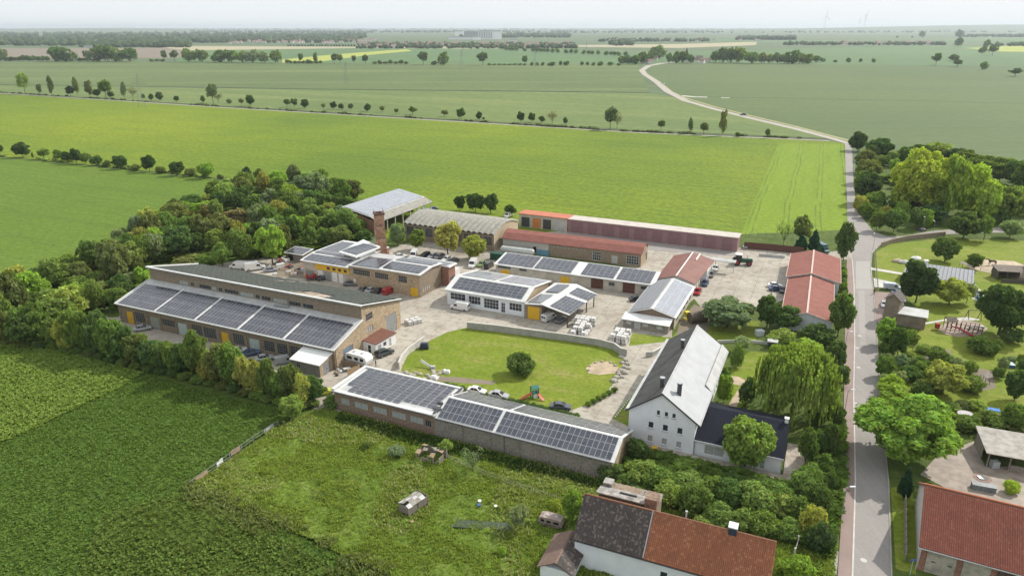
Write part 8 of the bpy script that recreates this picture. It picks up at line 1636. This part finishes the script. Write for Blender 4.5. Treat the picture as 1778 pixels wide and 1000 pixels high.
plank_hut(719, 886, 52, 'weathered grey wooden wagon standing alone in the meadow', 4.2, 2.1, 1.7); plank_hut(750, 800, -24, 'collapsed wooden hut in the grass below the block wall', 4.6, 2.8, 1.5, True)
p = G(835, 917); m = MB(); m.box(-4.5, 4.5, -.9, .9, 0, .45)
for i in range(12): m.box(-4.5 + .75 * i, -4.4 + .75 * i, -.95, .95, .45, .5)
tag(m.build('cold_frame', plain('mossy_grey_strip', (.07, .10, .06), .95, var=.4), None, (p.x, p.y, BZ + .05), R(-6)), 'long low grey-green covered bed in the meadow', 'cold frame')
for i, (x, y, c_, lb) in enumerate(((833, 877, whiteM, 'small white bucket in the meadow'), (832, 884, plain('blue_plastic', (.05, .12, .35), .5), 'small blue tub in the meadow'), (861, 886, whiteM, 'white basin in the meadow right of the blue tub'), (716, 913, rustM, 'rusty tool lying below the grey wagon'))):
    p = G(x, y); m = MB(); m.tube((0, 0, 0), (0, 0, .35), .22, .3, n=10); tag(m.build('tub', c_, None, (p.x, p.y, BZ + .4)), lb, 'tub')
# play tower on the lawn
p = G(928, 692); r = empty('play_tower', (p.x, p.y, YZ), R(20), 'small green and white play tower with red slides on the oval lawn', 'playground slide'); gP = plain('green_plastic', (.01, .16, .12), .4); rP = plain('red_plastic', (.50, .05, .02), .4); m = MB()
for s1 in (-.6, .6):
    for s2 in (-.6, .6): m.box(s1 - .1, s1 + .1, s2 - .1, s2 + .1, 0, 2.3)
m.box(-.6, .6, -.6, .6, 1.1, 1.25); m.build('tower_frame', gP, r); m = MB(); m.slab([(-.8, -.8, 2.35), (.8, -.8, 2.35), (.8, 0, 2.8), (-.8, 0, 2.8)], .08); m.slab([(-.8, 0, 2.8), (.8, 0, 2.8), (.8, .8, 2.35), (-.8, .8, 2.35)], .08); m.build('roof', gP, r)
m = MB(); m.slab([(-.6, -.35, 1.25), (-3.0, -.35, .25), (-3.0, .35, .25), (-.6, .35, 1.25)], .1); m.build('slide', rP, r); m = MB(); m.slab([(.3, -.6, 1.2), (.9, -2.2, .2), (1.5, -2.0, .2), (.9, -.5, 1.2)], .1); m.build('slide', rP, r); m = MB(); m.box(-.6, .6, -.65, -.6, .2, 1.1); m.box(.6, .65, -.6, .6, 1.25, 1.8); m.build('panel', whiteM, r)
# village playground
p = G(1662, 576); r = empty('climbing_frame', (p.x, p.y, YZ + .03), R(-15), 'large climbing frame with dark posts and a long red slide on the gravel playground', 'playground'); m = MB()
for i in range(9):
    for y in (-1.2, 1.2): m.bar((-3 + i * 1.0, y, 0), (-3 + i * 1.0, y, 2.6 if i < 4 else 2.0), .13)
for y in (-1.2, 1.2): m.bar((-3, y, 1.3), (5, y, 1.3), .1); m.bar((1, y, 1.95), (5, y, 1.95), .08)
m.build('posts', plain('dark_play_posts', (.09, .07, .05), .8), r); m = MB(); m.slab([(-2.2, -.9, 1.9), (2.4, -3.4, .3), (2.9, -2.8, .3), (-1.7, -.3, 1.9)], .2); m.build('slide', redm, r); m = MB(); m.slab([(-3.2, -1.4, 2.7), (-.8, -1.4, 2.7), (-.8, 0, 3.6), (-3.2, 0, 3.6)], .1); m.slab([(-3.2, 0, 3.6), (-.8, 0, 3.6), (-.8, 1.4, 2.7), (-3.2, 1.4, 2.7)], .1); m.build('roof', MATS['brown_felt_roof'], r); m = MB(); m.box(-5.3, -4.4, -1, 0, .4, 1.7); m.build('panel', redm, r)
p = G(1694, 574); r = empty('spring_swing', (p.x, p.y, YZ + .03), R(-10), 'pale see-saw like play piece right of the red slide', 'playground'); m = MB(); m.bar((-1.6, 0, .5), (1.6, 0, .7), .25); m.box(-1.7, -1.1, -.4, .4, .3, .9); m.box(1.1, 1.7, -.4, .4, .4, 1.0); m.box(-.2, .2, -.2, .2, 0, .5); m.build('beam', whiteM, r)
p = G(1700, 556); r = empty('swing_frame', (p.x, p.y, YZ + .01), R(-10), 'dark swing frame behind the play gravel beside the very large dark tree', 'swing'); m = MB()
for x in (-3, 0, 3): m.bar((x, -1, 0), (x, 0, 2.4), .12); m.bar((x, 1, 0), (x, 0, 2.4), .12)
m.bar((-3, 0, 2.4), (3, 0, 2.4), .12); m.build('frame', dgreyM, r)
# garden things on the right
def trampoline(px, py, rad, deg, mat, label, cover=None):
    p = G(px, py); r = empty('trampoline', (p.x, p.y, YZ), R(deg), label, 'trampoline'); m = MB(); m.tube((0, 0, .75), (0, 0, .83), rad, n=24); m.build('mat', mat, r); m = MB()
    for i in range(8): a = i * math.pi / 4; m.bar((rad * math.cos(a), rad * math.sin(a), 0), (rad * math.cos(a), rad * math.sin(a), .78), .06)
    for i in range(24): a = i * math.pi / 12; b_ = a + math.pi / 12; m.bar((rad * math.cos(a) * 1.03, rad * math.sin(a) * 1.03, .8), (rad * math.cos(b_) * 1.03, rad * math.sin(b_) * 1.03, .8), .09)
    m.build('rim', dgreyM, r); return r
trampoline(1675, 727, 1.45, 0, plain('pinkish_grey_cover', (.44, .41, .42), .7, var=.15), 'round pool with pinkish-grey cover behind the large maple')
p = G(1723, 722); r = empty('paddling_pool', (p.x, p.y, YZ), R(-22), 'blue and white frame pool with blue cover half off, top right of the shed', 'pool'); m = MB(); m.box(-1.1, 1.1, -.3, 1.0, .95, 1.05); m.build('cover', plain('bright_blue_cover', (.01, .16, .50), .4), r); m = MB()
for s1 in (-1.1, 1.1):
    for s2 in (-1.0, 1.0): m.bar((s1, s2, 0), (s1, s2, 1.1), .08)
m.box(-1.1, 1.1, -1.0, -.3, .3, .5); m.build('frame', whiteM, r)
p = G(1749, 638); r = empty('garden_pool', (p.x, p.y, YZ), R(-12), 'small rectangular pool, pale blue top on the right garden lawn', 'pool'); m = MB(); m.box(-1.15, 1.15, -.85, .85, 0, .7); m.build('side', plain('blue_plastic', (.05, .12, .35), .5), r); m = MB(); m.box(-1.2, 1.2, -.9, .9, .7, .78); m.build('cover', plain('pale_blue_cover', (.52, .62, .72), .4), r)
p = G(1707, 668); r = empty('wooden_play_hut', (p.x, p.y, YZ), .4, 'small wooden frame hut among the garden shrubs', 'hut'); m = MB()
for s1 in (-.8, .8):
    for s2 in (-.8, .8): m.bar((s1, s2, 0), (s1 * .7, s2 * .7, 2), .1)
m.slab([(-1, -1, 1.9), (1, -1, 1.9), (1, 0, 2.5), (-1, 0, 2.5)], .06); m.build('frame', woodM, r)
p = G(1705, 832); m = MB()
vs = [(1.6 * math.cos(a) * 1.15, 1.0 * math.sin(a), 0) for a in np.linspace(0, 6.2832, 25)[:-1]]; m.tube((0, 0, 0), (0, 0, .06), 1.35, n=24); o = m.build('well_ring', plain('brick_paving_ring', (.30, .2, .16), .9), None, (p.x, p.y, YZ + .02)); tag(o, 'round paved pit with white lid in the dusty courtyard', 'well'); m = MB(); m.tube((0, 0, .05), (0, 0, .1), .85, n=20); m.build('pit', dgreyM, o); m = MB(); m.slab([(-.75, -.45, .2), (-.05, -.55, .14), (-.1, .55, .14), (-.75, .45, .2)], .04); m.build('lid', whiteM, o)
p = G(1706, 852); m = MB(); m.box(-1.7, 1.7, -.6, .6, 0, .9); m.box(-1.75, 1.75, -.65, .65, .9, .96); tag(m.build('covered_stack', plain('grey_tarpaulin', (.22, .24, .25), .5, var=.4, scale=1.5), None, (p.x, p.y, YZ + .02), R(-20)), 'stack covered with grey tarpaulin above the barn ridge', 'stack')
for i, (x, y, c_, lb) in enumerate(((1557, 456, plain('tan_mound', (.5, .4, .28), .9), 'tan heap on the lawn left of the bungalow'), (1568, 458, lgreyM, 'grey covered heap beside the tan one'), (1590, 452, whiteM, 'white dome tent behind the bungalow'), (1600, 402, dgreyM, 'dark open-top object on the garden wall'), (1705, 843, whiteM, 'white sack in the courtyard') )[:4]):
    p = G(x, y); m = stone_mesh(40 + i, 1.4, 10, 6); o = m.build('garden_heap', c_, None, (p.x, p.y, YZ + .3)); o.scale = (1.2, .8, .8); tag(o, lb, 'heap')
for i in range(9):
    x, y = 1688 + 2.4 * i * .7 + rr.uniform(-3, 3), 495 + 4.2 * i; p = G(x, y); m = MB(); m.box(-.5, .5, -.4, .4, 0, rr.uniform(.5, 1.2)); m.box(-.5, .5, .3, .4, .5, 1.3); tag(m.build('garden_chair', [dgreyM, lgreyM, plain('blue_plastic', (.05, .12, .35), .5), greenM][i % 4], None, (p.x, p.y, YZ), rr.uniform(0, 3)), '%s garden seat or planter, %s down the bungalow terrace edge' % (['dark', 'pale', 'blue', 'green'][i % 4], nth(i + 1)), 'garden furniture', 'furniture on the bungalow terrace')
sheet('terrace_paving', [(1676, 492), (1690, 492), (1716, 520), (1706, 530), (1688, 520)], lconcM, YZ + .03)
p = G(1675, 470); m = MB(); m.slab([(-1, -1.8, 1.6), (1, -1.8, 1.6), (.8, 1.8, 2.2), (-.8, 1.8, 2.2)], .08)
for s1 in (-.8, .8):
    for s2 in (-1.6, 1.6): m.bar((s1, s2, 0), (s1, s2, 1.7), .1)
tag(m.build('log_shelter', woodM, None, (p.x, p.y, YZ), .4), 'small open log shelter between dark tree and paddock', 'shelter')
# street lamps
def lamp(px, py, label, h_=6.0, deg=0):
    p = G(px, py); r = empty('street_lamp', (p.x, p.y, YZ + .1), R(deg), label, 'street lamp', 'street lamps along the road'); m = MB(); m.tube((0, 0, 0), (0, 0, h_), .07, .045, n=8); m.build('pole', greyM, r); m = MB(); m.bar((0, 0, h_ - .05), (.7, 0, h_ + .1), .06); m.build('arm', greyM, r); m = MB(); m.loft([[(.45, -.14, h_ + .05), (.45, .14, h_ + .05), (.45, .1, h_ + .2), (.45, -.1, h_ + .2)], [(1.25, -.16, h_ + .12), (1.25, .16, h_ + .12), (1.25, .08, h_ + .24), (1.25, -.08, h_ + .24)]]); m.build('lamp_head', whiteM, r)
lamp(1464, 620, 'street lamp with white head at the tall tree beside the near red shed'); lamp(1464, 728, 'street lamp at the pavement beside the weeping willow'); lamp(1459, 906, 'street lamp nearest the bottom, beside the thicket and pavement')
lamp(1515, 436, 'street lamp at the inner corner of the road junction', 5.5, 90); lamp(1602, 405, 'street lamp on the side road grass below the yellow trees', 5.5, 90); lamp(1619, 410, 'street lamp further right on the side road', 5.0, 90)
# road signs
p = G(1579, 1000); r = empty('street_name_sign', (p.x, p.y, YZ), .2, 'blue street sign on a pale green post at the barn corner', 'sign'); m = MB(); m.tube((0, 0, 0), (0, 0, 2.6), .05, n=8); m.build('post', plain('pale_green_post', (.35, .5, .4), .6), r); m = MB(); m.box(-.45, .45, -.02, .02, 2.4, 2.65); m.build('sign_plate', plain('sign_blue', (.06, .12, .5), .4), r)
p = G(1377, 975); r = empty('garden_gate', (p.x, p.y, YZ), R(60), 'weathered white gate by the driveway right of the tiled house', 'gate'); m = MB(); m.box(-.12, .12, -.12, .12, 0, 2.2); m.box(2.9, 3.1, -.1, .1, 0, 2.2); m.build('gate_post', lconcM, r); m = MB()
for i in range(9): m.box(.2 + .3 * i, .4 + .3 * i, -.03, .03, .2, 1.6)
m.build('pickets', lconcM, r)
# people on the pavement near the tower
for i, (x, y, lb) in enumerate(((1517, 512, 'person in dark red top standing on the pavement near the drive'),)):
    p = G(x, y); r = empty('person', (p.x, p.y, YZ + .05), 1.0, lb, 'person')
    skinned('trousers', [(0, 0, .98), (0, .1, .93), (0, .12, .5), (.02, .13, .08), (.14, .13, .04), (0, -.1, .93), (0, -.12, .5), (.02, -.13, .08), (.14, -.13, .04)], [(0, 1), (1, 2), (2, 3), (3, 4), (0, 5), (5, 6), (6, 7), (7, 8)], [.12, .10, .075, .055, .04, .10, .075, .055, .04], MATS['dark_trousers'], (0, 0, 0), 0, parent=r)
    skinned('top', [(0, 0, .95), (0, 0, 1.2), (0, 0, 1.42), (0, .19, 1.42), (.02, .25, 1.15), (.10, .24, .92), (0, -.19, 1.42), (.02, -.25, 1.15), (.10, -.24, .92)], [(0, 1), (1, 2), (2, 3), (3, 4), (4, 5), (2, 6), (6, 7), (7, 8)], [.15, .15, .13, .075, .055, .045, .075, .055, .045], plain('dark_red_cloth', (.2, .03, .03), .9), (0, 0, 0), 0, parent=r)
    skinned('head', [(0, 0, 1.45), (0, 0, 1.56), (.01, 0, 1.68), (.02, 0, 1.74)], [(0, 1), (1, 2), (2, 3)], [.055, .06, .095, .06], MATS['skin_tone'], (0, 0, 0), 0, parent=r)

# ------------------------------------------------------------------ relief and growth on the near ground
def relief(name, poly_px, mat, step, amp, z0, fn, fade=3.0):
    P = [G(*q) for q in poly_px]; xs_ = [p.x for p in P]; ys_ = [p.y for p in P]; gx = np.arange(min(xs_), max(xs_), step); gy = np.arange(min(ys_), max(ys_), step); X, Y = np.meshgrid(gx, gy); ins = inside(X, Y, [(p.x, p.y) for p in P])
    Z = z0 + fn(X, Y) * amp; nx_, ny_ = len(gx), len(gy); idx = np.arange(nx_ * ny_).reshape(ny_, nx_); ok = ins[:-1, :-1] & ins[1:, 1:] & ins[:-1, 1:] & ins[1:, :-1]
    F = np.stack([idx[:-1, :-1], idx[:-1, 1:], idx[1:, 1:], idx[1:, :-1]], -1)[ok]; used = np.unique(F); mp = np.full(nx_ * ny_, -1); mp[used] = np.arange(len(used)); Vv = np.stack([X, Y, Z], -1).reshape(-1, 3)[used]
    o = place(name, np_mesh(name, Vv, mp[F], [mat], True)); o['kind'] = 'structure'; return P
meadowP = [(484, 744), (560, 712), (586, 716), (757, 762), (1060, 840), (1098, 790), (1130, 790), (1370, 850), (1385, 835), (1420, 760), (1462, 720), (1464, 840), (1452, 985), (1448, 1100), (600, 1100), (660, 1000), (500, 925), (330, 852)]
def tuss(X, Y):
    a = vnoise(X, Y, .55, 21); b = vnoise(X, Y, 1.4, 22); c = vnoise(X, Y, .12, 23); w_ = 1 - np.abs(2 * vnoise(X + 3 * b, Y, .25, 24) - 1); return (.45 * a ** 1.5 + .3 * b + .35 * c + .25 * w_ ** 4 * -1).clip(0, 2)
meadowM = field_mat('long_meadow_grass', (0.115, 0.185, 0.022), (0.155, 0.225, 0.028), 0.5, big=0.05, fine=1.3, c3=(0.21, 0.24, 0.07), clump=0.5, stretch=1.4, contrast=0.5)
relief('meadow', meadowP, meadowM, .33, .95, BZ + .02, tuss)
cropP = [(-150, 640), (-40, 606), (0, 604), (120, 622), (250, 650), (380, 690), (470, 712), (520, 722), (484, 742), (400, 797), (330, 850), (500, 925), (660, 1002), (600, 1100), (-400, 1100), (-400, 800)]
def crp(X, Y):
    c, s_ = math.cos(-rowD), math.sin(-rowD); V2 = X * s_ + Y * c; U2 = X * c - Y * s_; return .25 * (np.sin(V2 * 2 * math.pi / 1.1) * .5 + .5) + .5 * vnoise(X, Y, .9, 31) + .4 * vnoise(X, Y, .25, 32) + .2 * vnoise(X, Y, 1.8, 33)
relief('crop_field', cropP, darkM, .4, .45, BZ + .02, crp)
sheet('crop_strip', [(-300, 640), (-150, 600), (0, 596), (120, 615), (250, 648), (200, 680), (60, 748), (-60, 800), (-400, 900)], field_mat('pale_leafy_strip', (0.10, 0.165, 0.028), (0.075, 0.135, 0.022), -rowD, row=1.5, rows=.2, big=0.05, fine=1.0, c3=(0.13, 0.19, 0.03), clump=0.4, stretch=3, contrast=0.5), BZ + .85) if False else None
def scatter(name, poly_px, n, size, mat_cols, z0, seed, upright=True, fn=None, dens=None, amp=1, blades=3):
    r = np.random.default_rng(seed); P = [G(*q) for q in poly_px]; xs_ = np.array([p.x for p in P]); ys_ = np.array([p.y for p in P]); X = r.uniform(xs_.min(), xs_.max(), n * 3); Y = r.uniform(ys_.min(), ys_.max(), n * 3); k = inside(X, Y, [(p.x, p.y) for p in P])
    if dens is not None: k &= r.random(len(X)) < dens(X, Y)
    X, Y = X[k][:n], Y[k][:n]; m = len(X); Z = z0 + (fn(X, Y) * amp if fn else 0); V = []
    for b in range(blades):
        a = r.uniform(0, 6.283, m); s_ = size * r.uniform(.6, 1.4, m); tl = r.uniform(.2, .75, m) if upright else r.uniform(.6, 1.2, m); dx, dy = np.cos(a), np.sin(a); w_ = s_ * (.16 if upright else .42)
        B1 = np.stack([X - dy * w_ * .6, Y + dx * w_ * .6, Z - .05], 1); B2 = np.stack([X + dy * w_ * .6, Y - dx * w_ * .6, Z - .05], 1); M1 = np.stack([X + dx * s_ * tl * .6 + dy * w_, Y + dy * s_ * tl * .6 - dx * w_, Z + s_ * .62], 1); M2 = np.stack([X + dx * s_ * tl * .6 - dy * w_, Y + dy * s_ * tl * .6 + dx * w_, Z + s_ * .62], 1)
        T_ = np.stack([X + dx * s_ * tl * 1.15, Y + dy * s_ * tl * 1.15, Z + s_ * (.85 if upright else .6)], 1); V.append(np.stack([B1, B2, M1, T_, M2], 1))
    V = np.concatenate(V).reshape(-1, 3); F = np.arange(len(V)).reshape(-1, 5); o = place(name, np_mesh(name, V, F, [leafM])); o.color = (*mat_cols, 1); o['kind'] = 'stuff'; return o
scatter('meadow_grass', meadowP, 40000, .34, (.25, .33, .05), BZ + .02, 41, True, tuss, lambda X, Y: .25 + .75 * (vnoise(X, Y, .3, 44) > .45), .95, 3)
scatter('pale_meadow_grass', meadowP, 9000, .45, (.34, .37, .15), BZ + .02, 42, True, tuss, lambda X, Y: 1.0 * (vnoise(X, Y, .12, 45) > .6), .95, 3)
scatter('crop_leaves', cropP, 60000, .26, (.12, .21, .032), BZ + .02, 43, False, crp, None, .45, 2)
stripP = [(-300, 640), (-150, 603), (0, 598), (120, 617), (250, 652), (200, 682), (60, 750), (-60, 800), (-400, 900)]
scatter('pale_crop_leaves', stripP, 42000, .28, (.23, .34, .06), BZ + .1, 46, False, crp, None, .62, 3)
scatter('sparse_crop_leaves', [(318, 862), (470, 932), (660, 1030), (600, 1100), (100, 1100), (180, 900)], 16000, .3, (.15, .225, .04), BZ + .1, 52, False, crp, lambda X, Y: .25 + .75 * (vnoise(X, Y, .13, 53) > .5), .5, 3)
bandP = [(322, 842), (352, 844), (505, 908), (690, 994), (640, 1040), (470, 950), (318, 874)]
scatter('fence_line_weeds', bandP, 2600, .55, (.20, .24, .08), BZ + .1, 47, True, tuss, lambda X, Y: 1.0 * (vnoise(X, Y, .22, 51) > .42), .7, 3)
scatter('belt_undergrowth', [(-60, 590), (-60, 500), (60, 500), (215, 425), (380, 350), (560, 316), (640, 370), (640, 420), (480, 450), (262, 460), (205, 535), (120, 556)], 12000, 1.5, (.10, .15, .03), BZ + .1, 50, False, tuss, None, 1.0, 2)
scatter('yard_weeds', [(590, 722), (757, 765), (1060, 845), (1060, 855), (740, 785), (580, 735)], 3500, .55, (.05, .10, .02), BZ + .1, 48, True, tuss, None, .7, 3)
scatter('thicket_undergrowth', [(1098, 790), (1130, 790), (1370, 850), (1400, 860), (1462, 720), (1464, 840), (1440, 975), (1345, 940), (1150, 880), (1060, 860)], 9000, .8, (.11, .19, .03), BZ + .2, 49, False, tuss, None, .9, 3)

# ------------------------------------------------------------------ haze
m = bpy.data.materials.new('air_haze'); m.use_nodes = True; t = m.node_tree; t.nodes.clear(); ou = t.nodes.new('ShaderNodeOutputMaterial'); pv = t.nodes.new('ShaderNodeVolumePrincipled')
pv.inputs['Color'].default_value = (0.84, 0.93, 1.0, 1); pv.inputs['Density'].default_value = HAZE; pv.inputs['Anisotropy'].default_value = 0.2; t.links.new(pv.outputs[0], ou.inputs['Volume'])
mb = MB(); mb.box(-30500, 30500, -900, 40500, -2, 150); o = mb.build('haze', m); o['kind'] = 'stuff'
